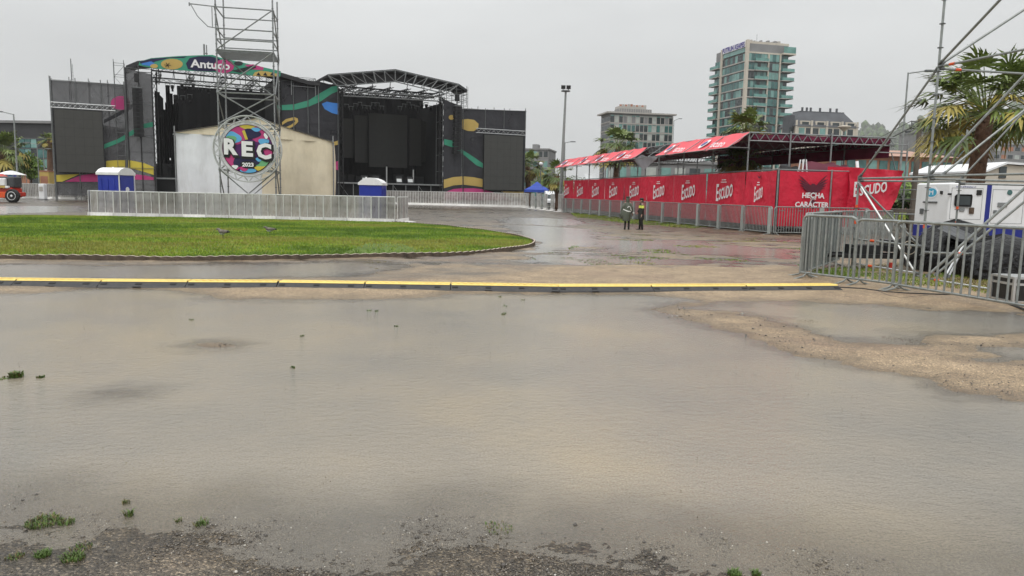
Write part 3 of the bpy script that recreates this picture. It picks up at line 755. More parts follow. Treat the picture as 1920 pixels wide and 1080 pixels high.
# open back of the roof: trusses, drapes with gaps
m = MB()
zr1 = Zs(320, 132)
for vv, pz in ((1.2, 0), (6, .15)):
    zz_ = Zs(400, 150, vv)
    m.truss((uL, vv, zz_+.9), (uR, vv, zz_+.6), .5, .7, 'steel_dark', .05, 16)
    m.truss((uL, vv, zz_-.5), (uR, vv, zz_-.6), .45, .5, 'steel_dark', .045, 18)
    for k in range(9):
        u = uL+(uR-uL)*(k+.5)/9; m.bar((u, vv, zz_-.4), (u+random.uniform(-.2, .2), vv, zz_+1.6), .05, 'steel_dark', 4)
for k in range(4):
    u = uL+(uR-uL)*(k+.2)/4; zz_ = Zs(400, 152, 4); m.truss((u, .5, zz_), (u, D, zz_+.2), .45, .45, 'steel_dark', .045, 9)
for u in (uL+.15, uR-.15): m.truss((u, .5, 0), (u, .5, Zs(300, 135)), .5, .5, 'black_matte', .07, 14, up=(0, 1, 0))
part(s1, 'roof_truss', m)
def cloth(m, u0, u1, v, z0, z1_, mt, n=10, amp=.08):
    pts = [(u0+(u1-u0)*i/n, v+amp*math.sin(i*2.1)) for i in range(n+1)]
    for i in range(n): m.add([(pts[i][0], pts[i][1], z0), (pts[i+1][0], pts[i+1][1], z0), (pts[i+1][0], pts[i+1][1], z1_), (pts[i][0], pts[i][1], z1_)], [(0, 1, 2, 3)], mt)
m = MB(); cloth(m, U(334, 240, D), U(535, 240, D), D-.3, DECK, Zs(420, 167, D-.3), 'black_cloth', 24); part(s1, 'back_drape', m)
m = MB(); cloth(m, U(526, 240, 6), U(524, 240, 6), 6, DECK, Zs(520, 160, 6), 'black_cloth', 4)
m.bb(uR-.25, uR-.2, .5, D, DECK, Zs(520, 150, 4), 'black_cloth'); part(s1, 'side_drape', m)
for (xa, xb, ya, yb, vv) in ((292, 302, 172, 330, 3), (304, 312, 205, 300, 6), (313, 321, 160, 296, 5), (322, 327, 195, 318, 7), (309, 316, 240, 330, 8), (296, 303, 215, 335, 7), (301, 308, 185, 262, 8), (318, 326, 175, 340, 9), (311, 319, 192, 240, 9), (327, 336, 178, 312, 9), (298, 312, 262, 322, 9), (312, 330, 300, 345, 9)):
    m = MB(); cloth(m, U(xa, 240, vv), U(xb, 240, vv), vv, Zs(xa, yb, vv), Zs(xa, ya, vv), 'black_cloth', 5, .12); part(s1, 'hanging_drape', m)
m = MB(); vv = 2.2
m.poly([(U(291, 200, vv), vv, Zs(291, 168, vv)), (U(306, 180, vv), vv+.3, Zs(306, 184, vv)), (U(307, 205, vv), vv+.5, Zs(307, 206, vv)), (U(300, 222, vv), vv+.3, Zs(300, 222, vv)), (U(291, 225, vv), vv, Zs(291, 225, vv))], 'black_cloth')
part(s1, 'hanging_drape', m)
m = MB()
for k in range(6):
    u = U(292+k*6, 320, 4); m.box((u, 4+k*.5, DECK+.5+.2*(k % 3)), (1.1, .8, 1.0+.4*(k % 3)), 'black_matte', rz=.2*k)
solo('equipment_pile', m, 'black cases and gear standing on the left of the first stage', 'equipment', (U(305, 320, 5), 5, DECK), ST)
def stage_light(u, v, z, label, grp):
    t_ = thing('stage_light', label, 'stage light', (u, v, z), ST, grp)
    m = MB(); m.rbox(u-.18, u+.18, v-.15, v+.15, z-.55, z-.1, 'black_matte', .05); m.bar((u, v-.12, z-.6), (u, v-.25, z-.85), .12, 'black_matte', 8); part(t_, 'lamp_head', m)
    m = MB(); m.bar((u-.24, v, z-.35), (u-.24, v, z+.1), .03, 'steel_dark', 4); m.bar((u+.24, v, z-.35), (u+.24, v, z+.1), .03, 'steel_dark', 4); m.box((u, v, z+.12), (.6, .12, .08), 'steel_dark'); part(t_, 'yoke', m)
for k, (px, py) in enumerate([(314, 163), (323, 163), (341, 160), (347, 166), (331, 185), (343, 186), (356, 184), (362, 160), (376, 168), (390, 170), (445, 168), (470, 170), (490, 169)]):
    u, z = ST.hy(px, py-5, 4.5); stage_light(u, 4.5, z, 'small black spotlight hanging under the truss of the Antuco stage', 'spotlights hanging over the first stage')

# ------------------------------------------------- scrim wall between the stages
um0, um1 = U(527, 240, .3), U(635.5, 240, .3)
mw = thing('scaffold_wall', 'scaffold wall with dark mesh, teal ribbon and yellow ring between the two stages', 'scaffold', (um0, .3, 0), ST)
m = MB(); scaffold(m, um0, um1, .6, 3.2, 0, Zs(600, 156, .3), 4, 6, 'steel_dark', .045)
scaffold(m, U(547, 200, .0), U(592, 200, 0), .0, 1.2, Zs(550, 178), Zs(550, 144), 1, 2, 'steel', .05, over=.0); part(mw, 'scaffold_frame', m)
m = MB()
arc = [(18, 455), (60, 422), (118, 408), (142, 418), (146, 440), (122, 466), (78, 490), (60, 478), (96, 462), (126, 438), (118, 428), (70, 440), (24, 470)]
scrim(m, [(um0, .5), (um1, .5), (um1, Zs(635, 162, .3)), (U(595, 200, .3), Zs(595, 152, .3)), (um0, Zs(530, 152, .3))], .3, 'scrim', [
    (sp([(0, 325), (60, 323), (120, 318), (220, 290), (300, 240), (380, 195), (428, 188), (428, 225), (380, 245), (300, 300), (220, 335), (120, 358), (0, 360)], .3, z5), 'teal'),
    (sp([(310, 315), (345, 300), (385, 308), (428, 312), (428, 392), (380, 380), (330, 352)], .3, z5), 'blue_print'),
    (sp(arc, .3, z5), 'ochre'),
    (sp([(385, 585), (428, 570), (428, 600), (390, 608)], .3, z5), 'ochre'),
    (sp([(405, 720), (428, 715), (428, 780), (408, 775)], .3, z5), 'magenta')])
part(mw, 'printed_scrim', m)
m = MB()
for px in (551, 578, 598, 634): m.bar((U(px, 240, .2), .2, 0), (U(px, 240, .2), .2, Zs(px, 156, .2)), .05, 'steel_dark' if px != 598 else 'steel', 5)
part(mw, 'front_pole_frame', m)

# ------------------------------------------------- second stage
uL, uR = U(636, 240), U(832, 240)
s2 = stage('open black stage right of the tent with dark panels hanging inside', uL, uR, D, None)
m = MB(); m.bb(uL-.3, uR+.3, .02, D, DECK-.25, DECK, 'black_matte'); m.bb(uL-.3, uR+.3, -.06, .02, DECK-.16, DECK+.02, 'steel'); part(s2, 'deck', m)
m = MB(); m.bb(uL-.3, uR+.3, .3, .4, 0, DECK-.25, 'black_cloth')
for k in range(9): m.bar((uL+(uR-uL)*k/8, .05, 0), (uL+(uR-uL)*k/8, .05, DECK-.2), .05, 'steel', 5)
for k in range(0, 8, 2): m.bar((uL+(uR-uL)*k/8, .06, DECK-.2), (uL+(uR-uL)*(k+1)/8, .06, 0.1), .03, 'steel', 4)
part(s2, 'deck_skirt', m)
top = sp([(598, 148), (615, 139), (741, 129.5), (860, 157), (876, 168)], -.5)
lowr = sp([(876, 176), (832, 161), (741, 150), (634, 158), (598, 152)], -.5)
m = MB(); m.slab_y([top[0], top[1], top[2], top[3], top[4], (top[4][0], top[4][1]-.35), (top[3][0], top[3][1]-.35), (top[2][0], top[2][1]-.35), (top[1][0], top[1][1]-.35), (top[0][0], top[0][1]-.35)], -.5, 3.6, 'roof_black')
gab = sp([(598, 148), (615, 139), (741, 129.5), (860, 157), (876, 168), (874, 174), (830, 170), (790, 160), (741, 152), (690, 156), (636, 160)], .4)
m.slab_y(gab, .35, .45, 'roof_black')
part(s2, 'roof', m)
m = MB()
tp = sp([(615, 141), (741, 131.5), (860, 159)], -.75); bt = sp([(632, 161), (741, 153), (836, 176)], -.75)
def lerp2(a, b_, t_): return (a[0]+(b_[0]-a[0])*t_, a[1]+(b_[1]-a[1])*t_)
def pl(P, t_): return lerp2(P[0], P[1], t_*2) if t_ < .5 else lerp2(P[1], P[2], t_*2-1)
v3 = lambda p, v=-.75: (p[0], v, p[1])
m.path([v3(p) for p in tp], .07, 'steel_dark', 5); m.path([v3(p) for p in bt], .07, 'steel_dark', 5)
for k in range(13):
    a_ = pl(tp, k/12); c_ = pl(bt, k/12); m.bar(v3(a_), v3(c_), .06 if k % 4 else .09, 'steel', 5)
    if k < 12:
        if k < 6: m.bar(v3(pl(tp, k/12)), v3(pl(bt, (k+1)/12)), .045, 'steel', 4)
        else: m.bar(v3(pl(bt, k/12)), v3(pl(tp, (k+1)/12)), .045, 'steel', 4)
part(s2, 'roof_truss', m)
m = MB()
za = Zs(640, 175, .3); zc = Zs(830, 186, .3)
m.truss((U(640, 175, .3), .3, za), (U(828, 186, .3), .3, zc), .5, .6, 'steel', .05, 20)
for vv in (4, 9):
    zz_ = Zs(740, 174, vv); m.truss((uL, vv, zz_), (uR, vv, zz_), .5, .6, 'black_matte', .06, 16)
for k in range(7):
    u = uL+(uR-uL)*k/6; m.truss((u, .4, Zs(740, 172, 3)), (u, D, Zs(740, 172, 3)+.3), .4, .4, 'black_matte', .05, 8); m.bar((u, 2, Zs(740, 180, 2)), (u+.3, 2, Zs(740, 152, 2)), .06, 'steel_dark', 4)
part(s2, 'lighting_rig', m)
m = MB(); cloth(m, U(630, 240, D), uR+1, D-.2, DECK, Zs(740, 181, D-.2), 'black_cloth', 30); part(s2, 'back_drape', m)
for u in (uL, uR-.1): m = MB(); m.bb(u, u+.1, .6, D-.3, DECK, Zs(640, 178), 'black_cloth'); part(s2, 'side_drape', m)
for u in (uL+.25, uR-.25): m = MB(); m.truss((u, .2, 0), (u, .2, Zs(640, 166)), .5, .5, 'black_matte', .07, 14, up=(0, 1, 0)); part(s2, 'roof_column', m)
for k, (x0, y0, x1, y1, lab, vv) in enumerate([(642, 222, 663, 296, 'narrow dim panel at the left end of the row hanging in the right stage', 7), (665, 216, 690, 305, 'narrow dim panel just left of the wide centre panel in the right stage', 6.5), (692, 212, 763, 315, 'wide dark centre panel hanging in the right stage', 6),
                                              (768, 222, 790, 311, 'narrow dim panel just right of the wide centre panel in the right stage', 6.5), (792, 228, 815, 305, 'narrow dim panel at the right end of the row hanging in the right stage', 7)]):
    led('hanging_panel', lab, [(x0, y0), (x1, y1)], vv, 'led_dim', 'panels hanging inside the right stage')
for k in range(22):
    px = 650+k*8.3; 
    if 722 < px < 742: continue
    u, z = ST.hy(px, 197+4*math.sin(k*1.7), 4.0); stage_light(u, 4.0, z, 'small black spotlight in the dark row hanging above the panels of the right stage', 'spotlights hanging over the second stage')
for k, (px, py) in enumerate([(684, 322), (705, 324), (748, 326), (769, 328)]):
    u = U(px, py, 1.0); t_ = thing('floor_monitor', 'floor monitor with a pale front on the right stage, %s from the left' % ORD[k], 'loudspeaker', (u, 1, DECK), ST, 'floor monitors along the right stage front')
    m = MB(); m.slab_x([(.7, DECK), (1.5, DECK), (1.5, DECK+.9), (1.1, DECK+1.0)], u-.45, u+.45, 'black_matte'); part(t_, 'cabinet', m)
    m = MB(); m.box((u, .88, DECK+.45), (.7, .02, .45), 'steel_pale', rx=-.35); part(t_, 'grille', m)
for k, (px, lab) in enumerate([(725, 'slim pale pole stand on the right stage below the centre panel'), (775, 'slim pale pole stand on the right stage below the narrow right panel')]):
    u = U(px, 320, 2); m = MB(); m.bar((u, 2, DECK), (u, 2, DECK+2.4-k*.3), .09, 'steel_pale', 6); m.box((u, 2, DECK+.04), (.7, .7, .06), 'black_matte'); m.box((u, 2, DECK+2.4-k*.3), (.25, .25, .2), 'black_matte')
    solo('microphone_stand', m, lab, 'stand', (u, 2, DECK), ST, 'pole stands on the right stage')
m = MB()
for k in range(12):
    u = uL+.8+(uR-uL-1.6)*k/11; h = random.uniform(.5, 1.5); m.box((u, 7+random.uniform(-1, 1), DECK+h/2), (random.uniform(.8, 1.5), .8, h), 'black_matte', rz=random.uniform(-.4, .4))
solo('equipment_row', m, 'row of black amplifier cases along the back of the right stage', 'equipment', ((uL+uR)/2, 7, DECK), ST)

# right column and right wing
uc0, uc1, vv = U(831.5, 260, -.4), U(866, 260, -.4), -.4
tw = thing('speaker_tower', 'narrow scaffold tower in dark mesh with a small ochre dot right of the second stage', 'scaffold tower', (uc0, vv, 0), ST)
m = MB(); scaffold(m, uc0, uc1, vv+.3, 2.4, 0, Zs(850, 196, vv), 1, 6, 'steel_dark', .05); scaffold(m, U(838, 180, vv), U(876, 180, vv), vv+.2, 1.6, Zs(850, 195, vv), Zs(850, 166, vv), 2, 3, 'steel', .045, over=.5)
scaffold(m, uc1+.1, uc1+1.0, vv+.4, 1.6, Zs(872, 205, vv), Zs(872, 168, vv), 1, 5, 'steel', .035); part(tw, 'scaffold_frame', m)
m = MB()
scrim(m, [(uc0, .4), (uc1, .4), (uc1, Zs(866, 200, vv)), (uc0, Zs(832, 186, vv))], vv, 'scrim', [
    (sp(disc(1215, 410, 19, 17), vv, z5), 'ochre'),
    (sp([(1165, 562), (1220, 572), (1250, 608), (1285, 632), (1285, 662), (1230, 622), (1165, 600)], vv, z5), 'teal'),
    (sp([(1162, 845), (1230, 827), (1292, 822), (1292, 880), (1230, 885), (1162, 905)], vv, z5), 'ochre'),
    (sp([(1165, 935), (1230, 910), (1292, 905), (1292, 985), (1165, 985)], vv, z5), 'magenta')])
part(tw, 'printed_scrim', m)
line_array('black column of hanging loudspeakers on the narrow tower right of the second stage', 857, 200, 290, 12, 1.0, -1.1)
ua, ub = U(866, 280), U(985, 280)
wg = thing('scaffold_wing', 'scaffold wing with dark mesh and ochre blob behind the rightmost video screen', 'scaffold', (ua, 0, 0), ST, 'scaffold wings beside the stages')
m = MB(); scaffold(m, ua, ub, .3, 2.6, 0, Zs(920, 206), 4, 5, 'steel', .05); part(wg, 'scaffold_frame', m)
m = MB()
scrim(m, [(ua, .5), (ub, .5), (ub, Zs(984, 208)), (ua, Zs(868, 204))], 0, 'scrim', [
    (sp([(1290, 425), (1330, 421), (1375, 428), (1405, 455), (1402, 488), (1370, 507), (1330, 505), (1290, 490)], 0, z5), 'ochre'),
    (sp([(1290, 635), (1360, 680), (1440, 735), (1440, 765), (1390, 745), (1290, 662)], 0, z5), 'teal'),
    (sp([(1300, 822), (1370, 828), (1437, 842), (1437, 898), (1370, 888), (1300, 880)], 0, z5), 'ochre'),
    (sp([(1300, 906), (1370, 905), (1437, 912), (1560, 950), (1620, 985), (1300, 985)], 0, z5), 'magenta'),
    (sp([(1560, 925), (1720, 930), (1720, 975), (1640, 965), (1600, 950)], 0, z5), 'ochre')])
part(wg, 'printed_scrim', m)
m = MB()
for px in (868, 909, 944, 984): m.bar((U(px, 280, -.1), -.1, 0), (U(px, 280, -.1), -.1, Zs(px, 203, -.1)), .05, 'steel_dark', 5)
m.bar((ua, -.1, Zs(868, 204, -.1)), (ub, -.1, Zs(984, 208, -.1)), .04, 'steel', 5); part(wg, 'front_pole_frame', m)
a, b_, lo, hi = led('video_screen', 'blank dark grey video screen at the right end of the stages', [(908.5, 252), (979, 357)], -.6, 'led', 'video screens on the stage wings')
m = MB(); m.truss((a-1.2, -.45, hi+.5), (b_+.3, -.45, hi+.5), .4, .6, 'alu', .035, 10)
solo('lighting_truss', m, 'silver truss above the right video screen', 'truss', (a, -.45, hi), ST, 'trusses over the wing screens')
m = MB(); u = U(383, 100, 6); m.bar((u, 6, Zs(383, 112, 6)), (u, 6, Zs(383, 83, 6)), .12, 'steel', 6); m.bar((u+.3, 6, Zs(383, 112, 6)), (u+.3, 6, Zs(383, 84, 6)), .06, 'steel_dark', 5); m.box((u+.15, 6, Zs(383, 100, 6)), (.5, .15, .1), 'steel_dark')
solo('roof_mast', m, 'short grey mast standing on the roof of the Antuco stage', 'mast', (u, 6, Zs(383, 112, 6)), ST)

# ---------------------------------------------------------------- crowd barriers
def sheet_barrier(Ln, H, nb, name='crowd_barrier'):
    t_ = thing(name, 'x', 'barrier')
    m = MB(); m.rbox(.02, Ln-.02, -.02, .02, .24, H-.03, 'barrier_sheet', .005); part(t_, 'sheet', m)
    m = MB(); m.bar((0.01, 0, H), (Ln-.01, 0, H), .028, 'barrier_bar', 6); m.bar((.02, 0, 0), (.02, 0, H), .025, 'barrier_bar', 6); m.bar((Ln-.02, 0, 0), (Ln-.02, 0, H), .025, 'barrier_bar', 6); part(t_, 'frame', m)
    m = MB()
    for k in range(1, nb): m.bar((Ln*k/nb, -.045, .22), (Ln*k/nb, -.045, H), .022, 'barrier_bar', 5)
    part(t_, 'bars', m)
    m = MB(); m.slab_x([(-.55, .0), (.1, .0), (.1, .24), (-.06, .26), (-.08, .07), (-.55, .03)], .01, Ln-.01, 'barrier_foot')
    m.box((Ln/2, -.07, .13), (Ln-.03, .03, .24), 'barrier_foot'); part(t_, 'foot_plate', m)
    return t_
def row(proto, pts, n, lab, grp, first):
    P = [Vector(p) for p in pts]
    for i in range(n):
        o = proto if (i == 0 and first) else copy_tree(proto)
        a = P[0].lerp(P[1], i/n); c = P[0].lerp(P[1], (i+1)/n)
        place(o, a, c); o['label'] = lab(i); o['group'] = grp
A, Bp = gp(171, 406.5), gp(741, 419.5)
NB = 13
pb = sheet_barrier((Bp-A).length/NB, 1.42, 3)
row(pb, (A, Bp), NB, lambda i: 'weathered grey barrier with white foot behind the lawn, %s from the left' % ordw(i), 'barriers in front of the round sign tower', True)
row(pb, (A+Vector((-.3, 2.6, 0)), A+Vector((-.12, .02, 0))), 2, lambda i: '%s grey barrier of the short left return beside the lawn barriers' % ('rear', 'front')[i], 'barriers in front of the round sign tower', False)
row(pb, (Bp+Vector((.12, .02, 0)), Bp+Vector((.3, 2.6, 0))), 2, lambda i: '%s grey barrier of the short right return beside the lawn barriers' % ('front', 'rear')[i], 'barriers in front of the round sign tower', False)
A2, B2 = gp(600, 379), gp(986, 389)
n2_ = 16; pb2 = sheet_barrier((B2-A2).length/n2_, 1.75, 5)
row(pb2, (A2, B2), n2_, lambda i: 'low grey barrier before the right stage, %s from the right end' % ordw(n2_-1-i), 'barriers along the front of the stages', True)
A3, B3 = gp(-10, 371), gp(176, 374.5)
row(pb2, (A3, B3), 12, lambda i: 'low grey barrier below the left video screen, %s from the left' % ordw(i), 'barriers along the front of the stages', False)
A4, B4 = gp(986, 389.5), gp(1062, 399)
row(pb2, (A4, B4), 6, lambda i: 'grey barrier between the right stage and the red stand, %s from the left' % ordw(i), 'barriers between stage and stand', False)

# ---------------------------------------------------------------- tent, scaffold tower with round sign, toilets
TF = Frame(at(329, 300, 45.5).x, 45.5, 17.0)
def tz(px, py, y): return TF.hy(px, py, y)
yf, yb = 0.0, 6.0
tt = thing('tent', 'white and cream gable tent behind the round sign tower', 'tent', (5, 0, 0), TF)
e0, e1, pk = tz(329, 249, yf), tz(623, 267, yf), tz(484, 220, yf)
m = MB()
nW = 26
def wallpt(t_): return e0[0]+(e1[0]-e0[0])*t_
def wtop(t_): return e0[1]+(e1[1]-e0[1])*t_
for mt_, ta, tb in (('tent_white', 0, .53), ('tent_cream', .53, 1)):
    q = MB(); n = 22
    for i in range(n+1):
        pass
    G_ = []
    for i in range(n+1):
        t_ = ta+(tb-ta)*i/n
        G_.append([(wallpt(t_), yf+.05*math.sin(t_*39)+.05*math.sin(k*1.3+t_*9)*(1 if 0 < k < 6 else .3), wtop(t_)*k/6-.0) for k in range(7)])
    vs = [p for r in G_ for p in r]; fs = [(i*7+k, (i+1)*7+k, (i+1)*7+k+1, i*7+k+1) for i in range(n) for k in range(6)]
    q.add(vs, fs, mt_); part(tt, 'wall', q, True)
for x, mt_, zt_ in ((e0[0], 'tent_white', e0[1]), (e1[0], 'tent_cream', e1[1])):
    q = MB(); n = 10
    G_ = [[(x+(.06+.22*(x > 5)*math.sin(k/6*2.6))*math.sin(i*1.1), yf+(yb-yf)*i/n, zt_*k/6) for k in range(7)] for i in range(n+1)]
    q.add([p for r in G_ for p in r], [(i*7+k, (i+1)*7+k, (i+1)*7+k+1, i*7+k+1) for i in range(n) for k in range(6)], mt_); part(tt, 'wall', q, True)
q = MB()
G_ = []
for i in range(9):
    y_ = yf-.12+(yb-yf+.24)*i/8; sag = .12*math.sin(i/8*math.pi)
    G_.append([(e0[0]-.15, y_, e0[1]-.1), (e0[0], y_, e0[1]+.06), ((e0[0]*.5+pk[0]*.5), y_, e0[1]*.5+pk[1]*.5-.03-sag*.3), (pk[0], y_, pk[1]), ((e1[0]+pk[0])/2, y_, (e1[1]+pk[1])/2-.03-sag*.3), (e1[0], y_, e1[1]+.06), (e1[0]+.15, y_, e1[1]-.1)])
q.add([p for r in G_ for p in r], [(i*7+k, (i+1)*7+k, (i+1)*7+k+1, i*7+k+1) for i in range(8) for k in range(6)], 'tent_white')
part(tt, 'roof', q, True)
q = MB(); q.add([(e0[0], yf-.02, e0[1]), (e1[0], yf-.02, e1[1]), ((e1[0]+pk[0])/2, yf-.02, (e1[1]+pk[1])/2-.08), (pk[0], yf-.02, pk[1]-.04), ((e0[0]+pk[0])/2, yf-.02, (e0[1]+pk[1])/2-.08)], [(0, 1, 2, 3, 4)], 'tent_cream'); part(tt, 'gable_panel', q)
q = MB()
for x, zt_ in ((e0[0]-.05, e0[1]), (e1[0]+.05, e1[1])):
    for y_ in (yf-.08, yb): q.bar((x, y_, 0), (x, y_, zt_+.4), .04, 'steel', 6)
part(tt, 'pole', q)

# scaffold tower: base at 41 m, ledgers at the measured heights
yT = 41.0
fl, fr_ = at(412, 300, yT), at(516.5, 300, yT)
TW = Frame(fl.x, yT, 12.0); wT = TW.hy(516.5, 300, 0)[0]; dT = 2.6
stw = thing('scaffold_tower', 'tall open scaffold tower carrying the round REC sign in front of the tent', 'scaffold tower', (wT/2, dT/2, 0), TW)
lv = [TW.hy(412, p, 0)[1] for p in (318, 232, 173, 93, 73, 53, 13)]
ztop = lv[-1]+.55
for u in (0, wT):
    m = MB()
    for v in (0, dT): m.bar((u, v, 0), (u, v, ztop+(.5 if v else 0)), .042, 'steel', 7)
    for v in (0, dT):
        for k in range(int(ztop/.5)): m.bar((u, v, .3+k*.5), (u, v, .33+k*.5), .065, 'steel_dark', 6)
    part(stw, 'standard', m)
for z in lv:
    m = MB()
    for v in (0, dT): m.bar((0, v, z), (wT, v, z), .036, 'steel', 6)
    for u in (0, wT): m.bar((u, 0, z), (u, dT, z), .036, 'steel', 6)
    part(stw, 'ledger_frame', m)
m = MB()
zsq = [0.15, lv[0], lv[1], lv[2], lv[3], lv[6]]
for k in range(5):
    a_, c_ = zsq[k], zsq[k+1]
    if k in (0, 1, 2):
        m.bar((0, -.05, a_), (wT, -.05, c_), .034, 'steel', 6); m.bar((wT, -.08, a_), (0, -.08, c_), .034, 'steel', 6); m.bar((0, dT+.05, a_), (wT, dT+.05, c_), .034, 'steel', 6)
    elif k == 3: m.bar((0, -.05, a_), (wT, -.05, c_), .034, 'steel', 6); m.bar((wT, dT+.05, a_), (0, dT+.05, c_), .034, 'steel', 6)
    else: m.bar((0, -.05, a_), (wT, -.05, c_), .034, 'steel', 6)
    m.bar((-.05, 0, a_ if k % 2 else c_), (-.05, dT, c_ if k % 2 else a_), .034, 'steel', 6); m.bar((wT+.05, 0, a_ if k % 2 else c_), (wT+.05, dT, c_ if k % 2 else a_), .034, 'steel', 6)
part(stw, 'brace', m)
m = MB(); m.bb(-.05, wT+.05, -.02, dT+.02, lv[3]-.10, lv[3]-.02, 'steel_dark')
for k in range(8): m.bb(-.04, wT+.04, dT*k/8+.01, dT*(k+1)/8-.01, lv[3]-.02, lv[3]+.01, 'steel')
part(stw, 'work_platform', m)
m = MB(); z6, z5_ = lv[6], lv[5]
m.path([(0, -.02, z6), (-1.26, -.02, z6+.06)], .03, 'steel'); m.path([(-1.22, -.02, z6+.04), (-.9, -.02, z5_+.55), (-.4, -.02, z5_+.05), (0, -.02, z5_)], .026, 'steel'); m.bar((-.17, -.02, z5_), (-.17, -.02, z6), .026, 'steel'); m.bar((-1.28, -.02, z6-.05), (-1.28, -.02, z6+.12), .04, 'steel')
part(stw, 'side_bracket', m)
mat('purple_print', (.09, .02, .13), .8, 0, .15, .6)
# round sign hung on the front of the tower
cx, cz = TW.hy(464.8, 279.5, -.35); Rr = 60.5/1400*40.7
ts = thing('round_sign', 'round sign reading REC 2023 inside a ring of truss on the scaffold tower', 'sign', (cx, -.35, cz), TW)
m = MB()
ci = lambda r, n, y_: [(cx+r*math.cos(2*math.pi*i/n), y_, cz+r*math.sin(2*math.pi*i/n)) for i in range(n)]
for r in (Rr, Rr-.30):
    for y_ in (-.5, -.2): m.path(ci(r, 40, y_), .028, 'steel_pale', 6, closed=True)
n = 36
for i in range(n):
    a_ = 2*math.pi*i/n; b2 = 2*math.pi*(i+1)/n; pp = lambda r, t_, y_: (cx+r*math.cos(t_), y_, cz+r*math.sin(t_))
    ra, rc = (Rr, Rr-.30) if i % 2 else (Rr-.30, Rr)
    m.bar(pp(ra, a_, -.5), pp(rc, b2, -.5), .017, 'steel_pale', 4); m.bar(pp(ra, a_, -.2), pp(rc, b2, -.2), .017, 'steel_pale', 4)
    ya, yc = (-.5, -.2) if i % 2 else (-.2, -.5); m.bar(pp(Rr, a_, ya), pp(Rr, b2, yc), .017, 'steel_pale', 4)
    m.bar(pp(Rr-.3, a_, ya), pp(Rr-.3, b2, yc), .017, 'steel_pale', 4)
part(ts, 'ring_truss', m)
rd = 46.5/1400*40.7
m = MB()
def sd_disc(cx_, cz_, r, y0, mt_, n=48): m.slab_y([(cx_+r*math.cos(2*math.pi*i/n), cz_+r*math.sin(2*math.pi*i/n)) for i in range(n)], y0, y0+.03, mt_)
sd_disc(cx, cz, rd*1.12, -.34, 'white_print'); sd_disc(cx, cz, rd*.97, -.375, 'maroon_print')
sd_disc(cx, cz, rd*.95, -.39, 'purple_print')
k_ = [0]
def clipd(pts, r=.94):
    out = []
    for x, z in pts:
        l_ = math.hypot(x, z); out.append((x*r/l_, z*r/l_) if l_ > r else (x, z))
    return out
def S(pts, mt_):                     # colours inside the disc, unit disc coordinates
    k_[0] += 1; m.py([(cx+x*rd, cz+z*rd) for x, z in clipd(pts)], -.392-.0035*k_[0], mt_)
blob = lambda x, z, rx, rz, n=22, wv=.12, ph=0: [(x+rx*math.cos(t_)*(1+wv*math.sin(3*t_+ph)), z+rz*math.sin(t_)*(1+wv*math.sin(3*t_+ph))) for t_ in [2*math.pi*i/n for i in range(n)]]
S(blob(-.45, .55, .5, .35), 'magenta'); S(blob(.55, .62, .5, .32, ph=1), 'magenta'); S(blob(.0, .88, .3, .09), 'yellow_print')
S(blob(-.55, .42, .30, .24, ph=2), 'cyan'); S(blob(-.62, .34, .2, .18), 'green_print'); S(blob(.15, .6, .34, .2, ph=1.5), 'navy'); S(blob(.35, .78, .18, .08), 'cyan')
S(blob(.62, .3, .2, .14), 'cyan'); S(blob(.8, -.05, .2, .3), 'magenta'); S([(-.2, .7), (-.1, .74), (.02, .38), (-.08, .36)], 'yellow_print')
S(blob(-.6, -.55, .45, .35, ph=1), 'magenta'); S(blob(.55, -.6, .3, .18, ph=.5), 'green_print'); S(blob(.5, -.76, .26, .1), 'yellow_print'); S(blob(.0, -.88, .3, .12), 'cyan')
S(blob(-.1, -.5, .5, .22, ph=2), 'navy'); S(blob(-.5, -.72, .12, .08), 'white_print'); S(blob(.42, -.4, .12, .08), 'cyan'); S(blob(-.15, -.78, .16, .1), 'magenta'); S(blob(.72, .55, .09, .12), 'white_print')
S(blob(.0, -.62, .3, .15, wv=.03), 'black_matte')
pn = part(ts, 'sign_panel', m)
m = MB(); yy_ = -.392-.0035*30
for t_, x, z, w_, h_ in (('R', -.63, .07, .53, .64), ('E', -.01, .0, .43, .60), ('C', .62, -.07, .57, .64)):
    put_text(m, t_, (cx+x*rd+.05, yy_+.03, cz+z*rd-.06), (w_*1.22*rd, 0, -.02), (0, 0, h_*1.2*rd), 'black_matte', .09)
    put_text(m, t_, (cx+x*rd, yy_, cz+z*rd), (w_*rd, 0, -.02), (-.0, 0, h_*rd), 'lettering_white', .05)
put_text(m, '2023', (cx, yy_, cz-.62*rd), (.44*rd, 0, 0), (0, 0, .17*rd), 'lettering_white', .05)
part(pn, 'lettering', m)

